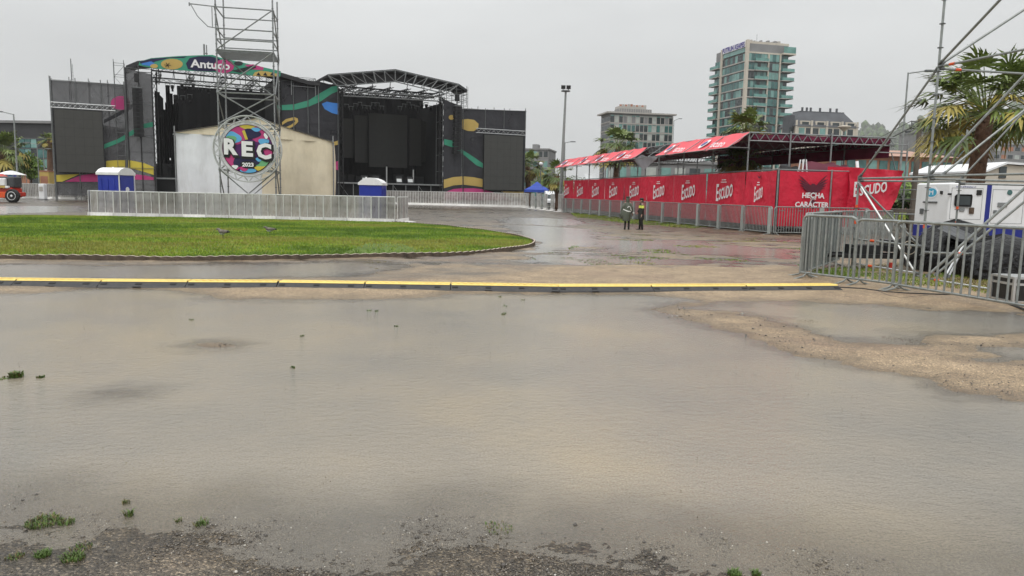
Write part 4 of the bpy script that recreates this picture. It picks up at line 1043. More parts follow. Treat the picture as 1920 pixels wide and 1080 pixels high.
def toilet(px, label, ztop_py, y_, rz):
    p = at(px, ztop_py, y_); H = p.z; w = 1.32; d = 1.32
    t_ = thing('portable_toilet', label, 'portable toilet', (0, 0, 0), W0, 'portable toilets behind the lawn barriers')
    m = MB(); m.rbox(-w/2, w/2, -d/2, d/2, .12, H-.42, 'loo_blue', .04)
    for s_ in (-1, 1):
        for k in range(3): m.box((s_*(w/2+.01), -.4+.4*k, H*.45), (.03, .05, H*.6), 'loo_blue')
    m.bb(-w/2, w/2, -d/2, d/2, 0, .12, 'black_matte'); part(t_, 'cabin', m)
    m = MB(); n = 9
    prof = [(-w/2-.05, H-.44), (-w/2-.05, H-.30)]+[(-w/2+w*i/n, H-.28+.26*math.sin(math.pi*i/n)**.7) for i in range(n+1)]+[(w/2+.05, H-.30), (w/2+.05, H-.44)]
    m.slab_y(prof, -d/2-.05, d/2+.05, 'white_plastic'); part(t_, 'roof', m)
    m = MB(); m.rbox(-w/2+.14, w/2-.14, -d/2-.03, -d/2+.0, .2, H-.55, 'loo_blue', .012); part(t_, 'door', m)
    for s_ in (-1, 1): m = MB(); m.box((s_*(w/2-.03), -d/2-.02, H*.5), (.05, .04, H*.75), 'white_plastic'); part(t_, 'corner_trim', m)
    m = MB(); m.slab_y([(.15*math.cos(i*.5236), H*.55+.15*math.sin(i*.5236)) for i in range(12)], -d/2-.045, -d/2-.032, 'white_print'); part(t_, 'round_sticker', m)
    m = MB(); m.bar((.3, .4, H-.3), (.3, .4, H+.02), .05, 'white_plastic', 7); part(t_, 'vent_pipe', m)
    t_.location = (p.x, p.y, 0); t_.rotation_euler.z = rz
toilet(216.5, 'blue portable toilet with white roof standing left of the white tent', 313.5, 42.5, R(80))
toilet(699, 'blue portable toilet with white roof standing right of the cream tent wall', 333, 44, R(178))

# ---------------------------------------------------------------- red stand on the right
SD = Frame(12.75, 36.5, 11.3)
YE = SD.hx(1059, 345, 0)[0]; XE = SD.hy(1597, 330, 0)[0]; Y0 = SD.hx(1404, 247, 0)[0]; XR = SD.hy(1672, 262, Y0)[0]; print('Y0', Y0, XR, YE)
ZB0, ZB1 = SD.hx(1447, 392, 0)[1], SD.hx(1447, 320, 0)[1]
ZR = SD.hx(1404, 248, 0)[1]
stand = thing('viewing_stand', 'long red covered viewing stand with banner walls and sloping awning', 'stand', (0, 0, 0), SD)
DZ = 1.35
m = MB(); m.bb(.1, XR, .12, YE, DZ-.18, DZ, 'wood_pole'); part(stand, 'deck', m)
ny = 11
for i in range(ny+1):
    m = MB(); yy = .1+(YE-.1)*i/ny
    for x in (.12, XR*.5, XR): m.bar((x, yy, 0), (x, yy, DZ-.1), .04, 'steel', 6)
    m.bar((.12, yy, DZ-.25), (XR, yy, DZ-.25), .035, 'steel', 5); m.bar((.12, yy, .2), (XR*.5, yy, DZ-.3), .03, 'steel', 5); part(stand, 'support_frame', m)
posts = [Y0]+[Y0+(YE-Y0)*(i/9) for i in range(1, 10)]
m = MB(); m.bar((.0, -.02, 0), (.0, -.02, ZB1+.12), .045, 'steel', 7); part(stand, 'post', m)
for i, yy in enumerate(posts):
    for x in ((.04, XR) if i else (.04,)):
        m = MB(); m.bar((x, yy, 0 if x < 1 else DZ), (x, yy, ZR), .045, 'steel', 7)
        for k in range(6): m.bar((x, yy, .5+k*.75), (x, yy, .54+k*.75), .07, 'steel_dark', 7)
        part(stand, 'post', m)
for px in (1480, 1557, 1700):
    x = SD.hy(px, 300, Y0-.06)[0]; m = MB(); m.bar((x, Y0-.06, 0), (x, Y0-.06, ZR+(.12 if px < 1650 else -.1)), .045, 'steel', 7); part(stand, 'post', m)
for px in (1558, 1597):
    x = SD.hy(px, 350, -.1)[0]; m = MB(); m.bar((x, -.1, 0), (x, -.1, ZB1+(.25 if px > 1580 else .1)), .04, 'steel', 7); part(stand, 'post', m)
XP = SD.hy(1700, 300, Y0-.06)[0]
m = MB(); 
for yy in [Y0+(YE-Y0)*(i/6) for i in range(7)]:
    q = 14 if yy < Y0+1 else 10
    m.flat_truss((.04, yy+.02, ZR-.42), (XR+(.2 if yy < Y0+1 else 0), yy+.02, ZR-.42), .42, 'steel', .04 if yy < Y0+1 else .03, q)
m.flat_truss((.04, Y0, ZR-.42), (.04, YE, ZR-.42), .42, 'steel', .03, 60); m.flat_truss((XR, Y0, ZR-.42), (XR, YE, ZR-.42), .42, 'steel', .03, 60)
m.bar((XR-.2, Y0-.06, ZR-.35), (XP, Y0-.06, ZR-.35), .03, 'steel', 5); m.bar((XR-1, Y0-.06, ZR-.8), (XP, Y0-.06, ZR-.8), .03, 'steel', 5); m.bar((XR, Y0-.06, ZR-.8), (XP, Y0-.06, DZ+.4), .03, 'steel', 5)
part(stand, 'roof_truss', m)
m = MB(); nx_, ny_ = 8, 24
skip = lambda i: False
G_ = [[(.0+(XR+.1)*j/nx_, Y0+.12+(YE-Y0-.12)*i/ny_, ZR-.03-.12*math.sin(math.pi*((i*1.0) % 4)/4)*math.sin(math.pi*j/nx_)-.05*math.sin(j*2.1+i)) for j in range(nx_+1)] for i in range(ny_+1)]
m.add([p for r in G_ for p in r], [(i*(nx_+1)+j, i*(nx_+1)+j+1, (i+1)*(nx_+1)+j+1, (i+1)*(nx_+1)+j) for i in range(ny_) for j in range(nx_)], 'maroon')
m.bb(.3, XR, Y0+.09, Y0+.12, ZR-.38, ZR-.06, 'maroon'); m.bb(XR+.04, XR+.07, Y0+.2, YE*.6, ZR-1.05, ZR-.1, 'maroon')
part(stand, 'roof_canvas', m, True)
m = MB()
for k in range(5): m.bb(XR-.1+.04*(k % 2), XR-.06+.04*(k % 2), Y0+6+k*1.1, Y0+7.1+k*1.1, DZ, ZR-1.7, 'black_cloth')
part(stand, 'shade_backdrop', m)  # black panels added at the rear to darken the space under the roof
# awning panels sloping out over the field, one of them torn loose
AX, AZ = -1.15, SD.hx(1364, 276, -1.15)[1]
yl = lambda px, py: SD.hx(px, py, 0)[0]
ya = [yl(1404, 247), yl(1322, 262), yl(1265, 272), yl(1230, 278), yl(1180, 288), yl(1150, 292), yl(1118, 297), yl(1092, 301), YE]
ya = [Y0-.1]+[yl(px, py) for px, py in ((1322, 262), (1259, 271), (1213, 278), (1169, 285), (1128, 290), (1100, 294))]+[YE]
print('ya', ya)
for i in range(len(ya)-1):
    y0, y1 = ya[i]+.05, ya[i+1]-.05
    if i == 2: continue
    m = MB(); n = 8; G_ = []
    for j in range(n+1):
        for k in range(5):
            s_ = k/4; bow = -.10*math.sin(math.pi*s_)-.03*math.sin(j*1.9+i)
            G_.append((AX*s_+.02, y0+(y1-y0)*j/n, ZR+.02+(AZ-ZR)*s_+bow-.06*math.sin(math.pi*j/n)*s_))
    m.add(G_, [(j*5+k, j*5+k+1, (j+1)*5+k+1, (j+1)*5+k) for j in range(n) for k in range(4)], 'awning_red')
    ap = part(stand, 'awning_panel', m, True)
    m = MB(); sl = Vector((AX, 0, AZ-ZR)); ym = y0+(y1-y0)*.36; c0 = Vector((AX*.52, ym, ZR+(AZ-ZR)*.52+.015))
    put_text(m, 'ESCUDO', c0+sl*.2, (AX*.10, -(y1-y0)*.34, (AZ-ZR)*.10), (-sl.x*.34, .3, -sl.z*.34), 'lettering_white', .02)
    ce = Vector((AX*.5, y0+(y1-y0)*.78, ZR+(AZ-ZR)*.5+.02)); rr_ = (y1-y0)*.07
    m.poly([ce+Vector((0, 1, 0))*rr_*math.cos(t_)+sl*.32*math.sin(t_) for t_ in [2*math.pi*q/14 for q in range(14)]], 'lettering_white')
    m.poly([ce+Vector((-.01, 0, .02))+Vector((0, 1, 0))*rr_*.6*math.cos(t_)+sl*.18*math.sin(t_) for t_ in [2*math.pi*q/12 for q in range(12)]], 'deep_blue')
    part(ap, 'printed_lettering', m)
m = MB()
for k in range(14):
    yy = ya[0]+(YE-ya[0])*k/13; m.bar((.04, yy, ZR), (AX, yy, AZ), .025, 'steel', 5); m.bar((.04, yy, AZ), (AX, yy, AZ), .025, 'steel', 5)
m.bar((AX, ya[0], AZ-.02), (AX, YE, AZ-.02), .025, 'steel', 5)
for k in range(5): m.bar((.04, ya[2]+.3, ZR-.08*k-.02), (.04, ya[3]-.3, ZR-.08*k-.02), .02, 'steel', 4)
part(stand, 'awning_frame', m)
m = MB(); y0, y1 = ya[2]-.6, ya[3]+.6; n = 12; G_ = []
for j in range(n+1):
    for k in range(5):
        s_ = k/4; u_ = j/n
        G_.append((AX*.95-.15*math.sin(u_*5)+.35*s_*math.sin(u_*math.pi), y0+(y1-y0)*u_, AZ+.05-.75*s_*math.sin(math.pi*u_)**.8-.12*math.sin(u_*9+s_*2)))
m.add(G_, [(j*5+k, j*5+k+1, (j+1)*5+k+1, (j+1)*5+k) for j in range(n) for k in range(4)], 'pale_cloth')
part(stand, 'loose_awning', m, True, 'torn awning panel hanging loose with its pale lining out')
# banner panels on the long side
lx_ = [1420.5, 1362.3, 1293.4, 1237, 1189.9, 1149.4, 1115, 1085.3, 1064.5]
cy_ = [yl(px, 355) for px in lx_]
cy_ = [cy_[0], cy_[1]]+[cy_[1]+(cy_[8]-.0-cy_[1])*k/7 for k in range(1, 8)]
bd = [0.02, yl(1399, 350)]+[(cy_[i]+cy_[i+1])/2 for i in range(1, 8)]+[YE]
def wavy(mb, y0, y1, z0, z1_, x0, mt, n=10, amp=.03, ph=0):
    G_ = [[(x0+amp*math.sin(i*1.7+ph)*math.sin(k*.9+.4)+.02*math.sin(i*.6+ph*2), y0+(y1-y0)*i/n, z0+(z1_-z0)*k/5+.03*math.sin(math.pi*i/n)*(-1 if k == 5 else 0)) for k in range(6)] for i in range(n+1)]
    mb.add([p for r in G_ for p in r], [(i*6+k, i*6+k+1, (i+1)*6+k+1, (i+1)*6+k) for i in range(n) for k in range(5)], mt)
def escudo(mb, o, ax, ay, big=1.):
    o, ax, ay = Vector(o), Vector(ax), Vector(ay)
    warp = lambda x, y: (x, y*(1.0+.12*x)+x*.36)
    put_text(mb, 'E', o-ax*.415, ax*.15, ay*1.18-ax*.0, 'lettering_white', .02)
    put_text(mb, 'SCUDO', o+ax*.085+ay*.02, ax*.82, ay, 'lettering_white', .03, lambda x, y: (x*.98, y*(.84+.14*x)+x*.34))
for i in range(9):
    m = MB(); wavy(m, bd[i]+.02, bd[i+1]-.02, .42, ZB1, -.06, 'escudo_red', 10, .03, i)
    bp_ = part(stand, 'banner_panel', m, True)
    m = MB(); c = cy_[i]; w_ = 2.5 if i else 1.05; zc = (ZB0*.58+ZB1*.42) if i else (ZB0*.62+ZB1*.38)
    hL = .80 if i else .66
    if i == 0: c = (bd[0]+bd[1])/2
    escudo(m, (-.13, c, zc), (0, -w_*.78, 0), (0, 0, hL))
    for k in range(2): m.box((-.13, c+w_*.05, zc+hL*.72+k*.12), (.008, w_*(.26-.06*k), .045), 'lettering_white')
    if i == 0: m.slab_x([(c-.2, zc+.95), (c-.05, zc+.8), (c+.05, zc+.8), (c+.2, zc+.95), (c, zc+.86)], -.135, -.125, 'maroon_print')
    part(bp_, 'printed_lettering', m)
# end face banners
def wavx(mb, x0, x1, z0f, z1f, y0, mt, n=12, amp=.03, ph=0):
    G_ = [[(x0+(x1-x0)*i/n, y0+amp*math.sin(i*1.5+ph)*math.sin(k*.9+.5), z0f(i/n)+(z1f(i/n)-z0f(i/n))*k/5) for k in range(6)] for i in range(n+1)]
    mb.add([p for r in G_ for p in r], [(i*6+k, (i+1)*6+k, (i+1)*6+k+1, i*6+k+1) for i in range(n) for k in range(5)], mt)
xA, xB = .06, SD.hy(1558, 350, 0)[0]
zt_ = lambda px, py: SD.hy(px, py, -.06)[1]
m = MB(); wavx(m, xA, xB, lambda t_: .42, lambda t_: ZB1-.04*math.sin(t_*3.1), -.06, 'escudo_red'); e1_ = part(stand, 'banner_panel', m, True)
m = MB()
def z3s(p): return (1380+p[0]/4.153, 200+p[1]/4.153)
def ep(pts, v=-.12): return [SD.hy(*z3s(p), v) for p in pts]
wingL = [(596, 662), (560, 640), (520, 610), (490, 585), (486, 560), (500, 565), (490, 532), (512, 555), (524, 575), (520, 555), (540, 585), (552, 600), (560, 590), (578, 615), (590, 602), (603, 598), (612, 608)]
wingR = [(612, 608), (618, 622), (640, 610), (650, 592), (660, 600), (672, 570), (690, 555), (694, 568), (712, 540), (716, 570), (722, 575), (712, 605), (690, 632), (660, 652), (628, 664), (596, 662)]
tipsL = [(487, 530), (482, 562), (487, 590), (499, 614), (516, 636), (538, 655)]
bsL = [(560, 592), (566, 604), (572, 617), (578, 630), (584, 644), (590, 656), (596, 668)]
for sgn in (0, 1):
    mr = lambda p: (p[0] if not sgn else 1203-p[0], p[1])
    for q in range(6):
        t_, b1, b2 = tipsL[q], bsL[q], bsL[q+1]; mid = ((t_[0]*.6+b1[0]*.4), (t_[1]*.6+b1[1]*.4)-5)
        m.py(ep([mr(b1), mr(mid), mr(t_), mr((t_[0]*.55+b2[0]*.45, t_[1]*.55+b2[1]*.45+7)), mr(b2)]), -.119-.001*q, 'maroon_print')
m.py(ep([(556, 592), (580, 612), (594, 600), (610, 600), (624, 612), (648, 592), (632, 640), (612, 672), (601, 690), (590, 672), (570, 640)]), -.118, 'maroon_print')
m.py(ep([(590, 690), (600, 705), (610, 690), (606, 730), (640, 745), (600, 752), (560, 745), (594, 730)]), -.119, 'maroon_print'); m.py(ep([(585, 785), (600, 795), (618, 783)]), -.119, 'maroon_print')
def et(txt, p0, p1, h, bold=.03, warp=None, v=-.135):
    a_ = SD.hy(*z3s(p0), v); c_ = SD.hy(*z3s(p1), v); hh = h/4.153/F_PX*SD.w((a_[0], v, 0)).y
    put_text(m, txt, ((a_[0]+c_[0])/2, v, (a_[1]+c_[1])/2), (c_[0]-a_[0], 0, c_[1]-a_[1]), (0, 0, hh), 'lettering_white', bold, warp)
arch = lambda k: (lambda x, y: (x, y+k*(.25-x*x)*1.6))
et('HECHA', (516, 692), (690, 697), 42, .035, arch(.3)); et('CON', (578, 716), (622, 718), 14, .03); et('CAR\u00c1CTER', (460, 756), (724, 762), 52, .035, arch(.12))
part(e1_, 'printed_lettering', m)
m = MB(); wavx(m, xB+.04, XE, lambda t_: .42, lambda t_: ZB1+.02, -.07, 'escudo_red', 6, .03, 2); part(stand, 'banner_panel', m, True)
xs_ = SD.hy(1552, 320, .5)[0]; m = MB(); wavx(m, xs_, SD.hy(1612, 320, .5)[0], lambda t_: DZ, lambda t_: SD.hy(1570, 313, .5)[1], .5, 'escudo_red', 6, .02, 4); part(stand, 'rear_banner', m, True)
xq, xz = SD.hy(1594, 320, -.25)[0], SD.hy(1692, 330, -.25)[0]
m = MB(); n = 16
zf1 = lambda t_: SD.hy(1594+98*t_, 314+6*t_, -.25)[1]
def zf0(t_): px = 1594+98*t_; return SD.hy(px, np.interp(t_, [0, .2, .5, .72, .93, 1.0], [396, 404, 412, 404, 376, 346]), -.25)[1]
G_ = [[(xq+(xz-xq)*i/n, -.25+.07*math.sin(i*.9+k*1.1)+.03*math.sin(i*2.3), zf0(i/n)+(zf1(i/n)-zf0(i/n))*k/8) for k in range(9)] for i in range(n+1)]
m.add([p for r in G_ for p in r], [(i*9+k, (i+1)*9+k, (i+1)*9+k+1, i*9+k+1) for i in range(n) for k in range(8)], 'escudo_red'); e2_ = part(stand, 'banner_panel', m, True, 'sagging red banner pulled out of shape at the right corner')
m = MB(); a_ = SD.hy(1600, 360, -.34); c_ = SD.hy(1664, 349, -.34)
escudo(m, ((a_[0]+c_[0])/2, -.35, (a_[1]+c_[1])/2-.0), ((c_[0]-a_[0])*1.0, 0, (c_[1]-a_[1])*.2), (0, 0, .62)); part(e2_, 'printed_lettering', m)
m = MB(); rr2 = MB()
for yy0, yy1 in zip([0]+posts[:-1], posts): m.bar((-.02, yy0, ZB1+.04), (-.02, yy1, ZB1+.04), .03, 'steel', 6); rr2.bar((XR, yy0, DZ+1.0), (XR, yy1, DZ+1.0), .03, 'steel', 6); rr2.bar((XR, yy0, DZ+.5), (XR, yy1, DZ+.5), .025, 'steel', 6)
m.bar((0, -.02, ZB1+.04), (XE, -.02, ZB1+.04), .03, 'steel', 6); m.bar((0, -.02, ZB0-.06), (XE, -.02, ZB0-.06), .03, 'steel', 6)
part(stand, 'railing', m); part(stand, 'rear_railing', rr2)
# things standing on the stand
x0 = SD.hy(1505, 320, .8)[0]
m = MB()
for s_ in (-1, 1):
    for v in (-.25, .25): m.bar((x0+s_*.32, .8+v*1.0, DZ), (x0+s_*.06, .8+v*.6, DZ+2.35), .035, 'white_paint', 6)
    for k in range(5): t_ = k/6+.1; m.bar((x0+s_*(.32-.26*t_), .8-.25, DZ+2.35*t_), (x0+s_*(.32-.26*t_), .8+.25, DZ+2.35*t_), .025, 'white_paint', 5)
solo('stepladder', m, 'white A shaped stepladder standing behind the eagle banner', 'ladder', (x0, .8, DZ), SD)
for px, w_, h_, mt_, lab, nm in ((1480, 1.5, 2.0, 'black_matte', 'black covered gear bulk left of the stepladder on the red stand', 'covered_equipment'), (1540, 2.4, 2.25, 'maroon_print', 'tall maroon covered bulk right of the stepladder on the red stand', 'covered_equipment'), (1572, 1.6, 2.15, 'maroon_print', 'maroon covered bulk with a pale edge by the end post of the red stand', 'covered_equipment')):
    x = SD.hy(px, 310, 2.2)[0]; m = MB(); n = 9; rings = []
    for k in range(6):
        s_ = 1-.1*k/5-(.25 if k == 5 else 0); rings.append([(x+w_/2*s_*math.cos(t_)*(1+.08*math.sin(3*t_+k)), 2.2+.7*s_*math.sin(t_)*(1+.1*math.sin(2*t_)), DZ+h_*k/5+(.1*math.sin(2*t_+1) if k > 3 else 0)) for t_ in [2*math.pi*q/14 for q in range(14)]])
    m.loft(rings, mt_)
    if px == 1572: m.path([(x+w_*.45, 1.6, DZ+.2), (x+w_*.47, 1.55, DZ+1.6), (x+w_*.4, 1.6, DZ+2.4)], .08, 'white_print')
    solo(nm, m, lab, 'covered gear', (x, 2.2, DZ), SD, smooth=True)

mat('plate_pale', (.36, .39, .37), .6, .1, .15, 2, dirt=.5, rnd=.15)
def bar_fence(Ln, H, nb, mt='galv', plate=None, feet=True, r=.02):
    t_ = thing('fence_panel', 'x', 'fence'); c = .12
    m = MB(); m.path([(.02, 0, .12), (.02, 0, H-c), (.02+c*.3, 0, H-c*.3), (.02+c, 0, H), (Ln-c-.02, 0, H), (Ln-.02-c*.3, 0, H-c*.3), (Ln-.02, 0, H-c), (Ln-.02, 0, .12)], r*1.3, mt, 7)
    m.bar((.02, 0, .14), (Ln-.02, 0, .14), r*1.2, mt, 6); part(t_, 'frame', m)
    m = MB()
    for k in range(1, nb): m.bar((Ln*k/nb, 0, .14), (Ln*k/nb, 0, H), r*.9, mt, 6)
    part(t_, 'bars', m)
    if feet:
        for x in (.18, Ln-.18):
            m = MB(); m.path([(x-.05, -.34, .012), (x, -.1, .07), (x, 0, .13), (x, .1, .07), (x-.05, .34, .012)], r*.9, mt, 6); part(t_, 'foot', m)
    if plate:
        m = MB(); m.rbox(Ln-plate-.02, Ln-.03, -.07, -.03, .06, H-.04, 'plate_pale', .01); part(t_, 'grey_plate', m)
    return t_
mat('plate_grey', (.27, .31, .30), .6, .2, .18, 1.5, dirt=.45)
p0, p1 = SD.w((-.5, YE, 0)), SD.w((-.5, -.55, 0))
nF = 15
pf = bar_fence((p1-p0).length/nF, 1.36, 19, plate=.26, r=.02)
row(pf, (p0, p1), nF, lambda i: 'barred fence panel below the red banners, %s from the far end' % ordw(i), 'fence panels along the red stand', True)
row(pf, (SD.w((-.45, -.6, 0)), SD.w((4.5, -.6, 0))), 2, lambda i: '%s barred fence panel under the banner with the eagle' % ('left', 'right')[i], 'fence panels along the red stand', False)

# ---------------------------------------------------------------- near fence on the right
fa_, fb_, fc_, fd_ = gp(1498, 522), gp(1601, 535), gp(1688, 547), gp(1925, 590)
labs = ['near grey barred fence panel behind the end of the yellow cable ramp', 'short middle panel of the near grey barred fence under the scaffold node', 'longest near grey barred fence panel reaching the right edge of the photo']
for (a_, c_), nb, H, lb in zip(((fa_, fb_), (fb_+Vector((-.02, .06, 0)), fc_), (fc_+Vector((-.12, .12, 0)), fc_+(fd_-fc_).normalized()*3.3)), (6, 7, 15), (1.40, 1.36, 1.36), labs):
    t_ = bar_fence((c_-a_).length, H, max(6, round((c_-a_).length/(.185 if nb > 10 else .15))), 'galv', r=.022); place(t_, a_, c_); t_['label'] = lb; t_['group'] = 'near barred fence panels'
for k in range(3):
    a_, c_ = gp(1503+k*5, 521-k*1), gp(1560+k*6, 497-k*.5)
    t_ = bar_fence((c_-a_).length, 1.43, 9, 'galv', feet=(k == 0), r=.02); t_.name = 'fence_panel'; place(t_, a_, c_); t_['group'] = 'stacked fence panels'
    t_['label'] = ['nearest of the fence panels stacked end on at the left of the near fence', 'middle one of the fence panels stacked end on left of the near fence', 'rearmost of the fence panels stacked end on left of the near fence'][k]
    m = MB(); Ln = (c_-a_).length; m.bb(.05, Ln-.05, .03, .045, .16, 1.38, 'plate_grey'); part(t_, 'sheet', m)
# far short fence behind the scaffold
a_, c_ = gp(1640, 470), gp(1725, 466)
a_ = Vector((9.6, 22.6, 0)); c_ = Vector((13.4, 26.5, 0))
t_ = bar_fence((c_-a_).length/2, 1.4, 18, 'galv')
row(t_, (a_, c_), 2, lambda i: '%s barred fence panel standing behind the scaffold beside the white trailer' % ('near', 'far')[i], 'fence panels behind the scaffold', True)

# ---------------------------------------------------------------- tubular scaffold on the right
P1 = Vector((9.16, 16.7, 0)); z1n, z2n = 2.29, 4.66
sc = thing('tube_scaffold', 'galvanised tube scaffold with red couplings standing behind the near fence', 'scaffold', tuple(P1))
def px3(px, py, y_): return at(px, py, y_)
def pole(p, h, nm='standard'):
    m = MB(); m.bar((p[0], p[1], .05), (p[0], p[1], h), .026, 'galv', 10)
    for k in range(int(h/.5)): m.bar((p[0], p[1], .55+k*.5), (p[0], p[1], .565+k*.5), .062, 'steel_dark', 10); 
    m.bar((p[0], p[1], h*.66), (p[0], p[1], h*.66+.08), .031, 'orange_paint', 10); m.bar((p[0], p[1], 1.16), (p[0], p[1], 1.24), .031, 'orange_paint', 10)
    m.box((p[0], p[1], .03), (.16, .16, .02), 'galv'); m.bar((p[0], p[1], .03), (p[0], p[1], .35), .018, 'steel', 8); part(sc, nm, m)
Q1 = Vector((8.62, 18.9, 0)); P2 = Vector((11.8, 20.0, 0)); P3 = Vector((10.15, 12.7, 0)); P4 = Vector((12.55, 17.4, 0))
pole(P1, 9.6); pole(Q1, 2.36); pole(P2, 2.36); pole(P3, 7); pole(P4, 7)
V = lambda p, z: Vector((p[0], p[1], z))
def pipe(a_, c_, nm='ledger', r=.024, red=None, mt='galv'):
    m = MB(); a_, c_ = Vector(a_), Vector(c_); m.bar(a_, c_, r, mt, 10)
    d = (c_-a_).normalized()
    for p, s_ in ((a_, 1), (c_, -1)): m.bar(p+d*.02*s_, p+d*.14*s_, .036, 'steel_dark', 8)
    if red: m.bar(a_+d*red, a_+d*(red+.14), .031, 'orange_paint', 8)
    part(sc, nm, m)
pipe(V(Q1, z1n), V(P1, z1n)); pipe(V(P1, z1n+.02), V(P3, z1n+.02)); pipe(V(Q1, z1n-.06), V(P2, z1n)); pipe(V(P2, z1n-.05), px3(1960, 348, 18.5))
pipe(V(P1, z1n-.04), V(P4, z1n-.04))
pipe(V(P1, z2n), V(P3, z2n), red=.3); pipe(V(P1, z2n-.04), V(P4, z2n-.04), red=.42)
pipe(V(Q1, z1n), V(P1, z2n), 'brace', .026); pipe(V(P1, z2n+.04), px3(1905, -32, 14.6), 'brace', .028); pipe(V(P1, z2n+.02), px3(1960, -8, 16.4), 'brace', .026)
pipe(V(P1, z1n+.03), px3(1990, 68, 15.4), 'brace', .026); pipe(px3(1764, 330, 17.1), px3(1990, 152, 16.8), 'brace', .026); pipe(V(P2, z1n+.05), px3(1990, 136, 19), 'brace', .022)
pipe(V(Q1, z1n-.1), px3(1722, 521, 17.0), 'brace', .026, mt='steel_pale'); pipe(V(Q1, z1n-.12), px3(1722, 459, 18.4), 'brace', .024)
pipe(px3(1736, 520, 16.4), px3(1985, 295, 15.4), 'brace', .03, red=4.2); pipe(px3(1752, 517, 16.6), px3(1985, 325, 15.8), 'brace', .026); pipe(px3(1770, 522, 16.8), px3(1812, 450, 17.4), 'brace', .026, mt='alu'); pipe(px3(1776, 524, 16.8), px3(1800, 478, 17.4), 'brace', .022, mt='alu')
pipe(V(Q1, .78), V(P1, .75), red=.6); pipe(V(Q1, .16), V(P1, .14), red=.6, mt='alu'); pipe(V(P1, .62), px3(1826, 476, 16.9), red=.9); pipe(px3(1744, 524, 16.4), px3(1893, 548, 14.2), red=.15, mt='alu'); pipe(px3(1822, 548, 14.7), px3(1888, 551, 14.0), 'ledger', .02, red=.4, mt='alu'); pipe(px3(1735, 533, 16), px3(1775, 537, 15.6), 'ledger', .02, mt='alu')

# ---------------------------------------------------------------- white trailer, small trailer, covered pile, case
TR = Frame(at(1778, 400, 23.6).x, 23.6, 1.0)
def trs(px, py): return TR.hx(px, py, 0)
tr_ = thing('box_trailer', 'white box trailer with blue stripe and small dark window behind the scaffold', 'trailer', (0, 0, 0), TR)
zt1 = TR.hy(1730, 341, 0)[1]; Ltr = 5.2; zb = .62
m = MB(); m.rbox(0, Ltr, 0, 1.95, zb, zt1, 'white_paint', .05); m.bb(-.006, .02, .02, 1.93, zb-.02, zb+.36, 'deep_blue')
def trp(px, py): return TR.hy(px, py, 0)
xs0, xs1 = trp(1848, 380)[0], trp(1857, 380)[0]
m.bb(xs0, xs1, -.006, 0.02, zb+.3, zt1-.06, 'deep_blue'); m.bb(.02, Ltr-.02, -.008, .02, zb-.02, zb+.36, 'deep_blue')
for px0, px1, py0, py1 in ((1785, 1838, 352, 412), (1862, 1915, 355, 420)):
    a_, c_ = trp(px0, py0), trp(px1, py1); x0, x1, z0, z1_ = a_[0], c_[0], c_[1], a_[1]
    for q in ((x0, x0+.012, z0, z1_), (x1-.012, x1, z0, z1_), (x0, x1, z1_-.012, z1_), (x0, x1, z0, z0+.012)): m.bb(q[0], q[1], -.004, 0, q[2], q[3], 'steel')
part(tr_, 'body', m)
a_, c_ = trp(1790.5, 364), trp(1820, 388)
m = MB(); m.rbox(a_[0], c_[0], -.03, .01, c_[1], a_[1], 'rubber', .06); w_ = part(tr_, 'window', m)
m = MB(); m.rbox(a_[0]+.05, c_[0]-.05, -.036, -.028, c_[1]+.05, a_[1]-.05, 'glass_dark', .004); part(w_, 'pane', m)
m = MB()
for (px, py, w2, h2, mt_) in ((1744.5, 379, .8, .055, 'steel_dark'), (1729, 396, .2, .18, 'steel_dark'), (1766, 361, .12, .1, 'rubber')):
    m = MB(); y_, z = trs(px, py); m.rbox(-.035, 0, y_-w2/2, y_+w2/2, z-h2/2, z+h2/2, mt_, .008); part(tr_, 'panel_fitting', m)
for (px, py, w2, h2, mt_) in ((1780, 364, .12, .06, 'rubber'), (1835.5, 361, .16, .16, 'rubber'), (1803, 393, .16, .11, 'steel'), (1821, 395, .15, .2, 'bark'), (1879, 384, .3, .14, 'steel'), (1865, 397, .1, .1, 'steel_dark')):
    m = MB(); x, z = trp(px, py); m.rbox(x-w2/2, x+w2/2, -.035, .0, z-h2/2, z+h2/2, mt_, .008); part(tr_, 'panel_fitting', m)
m = MB(); x, z = trp(1893, 361); m.slab_y([(x+.08*math.cos(i*.5236), z+.08*math.sin(i*.5236)) for i in range(12)], -.02, 0, 'glass_teal'); part(tr_, 'filler_cap', m)
m = MB(); x, z = trp(1802, 423); m.slab_y([(x-.1, z-.06), (x+.1, z-.06), (x, z+.11)], -.012, 0, 'ochre')
part(tr_, 'warning_sign', m)
yq, z = trs(1747, 361)
m = MB(); m.slab_x([(yq+.34*math.cos(i*.2618), z+.19*math.sin(i*.2618)) for i in range(24)], -.010, 0, 'white_print'); m.slab_x([(yq+.30*math.cos(i*.2618), z+.14*math.sin(i*.2618)) for i in range(24)], -.014, -.004, 'sticker_cyan')
for s_ in (-1, 1): m.box((-.016, yq+s_*.09, z), (.004, .05, .14), 'white_print')
m.box((-.017, yq, z+.02), (.004, .2, .03), 'white_print'); part(tr_, 'round_sticker', m)
m = MB(); x, z = trp(1811, 350); put_text(m, 'www.arfrenster.cl', (x, -.012, z), (.62, 0, 0), (0, 0, .055), 'deep_blue', .01); part(tr_, 'lettering', m)
m = MB(); m.bb(.2, Ltr-.2, .2, 1.9, .4, zb, 'black_matte'); part(tr_, 'chassis', m)
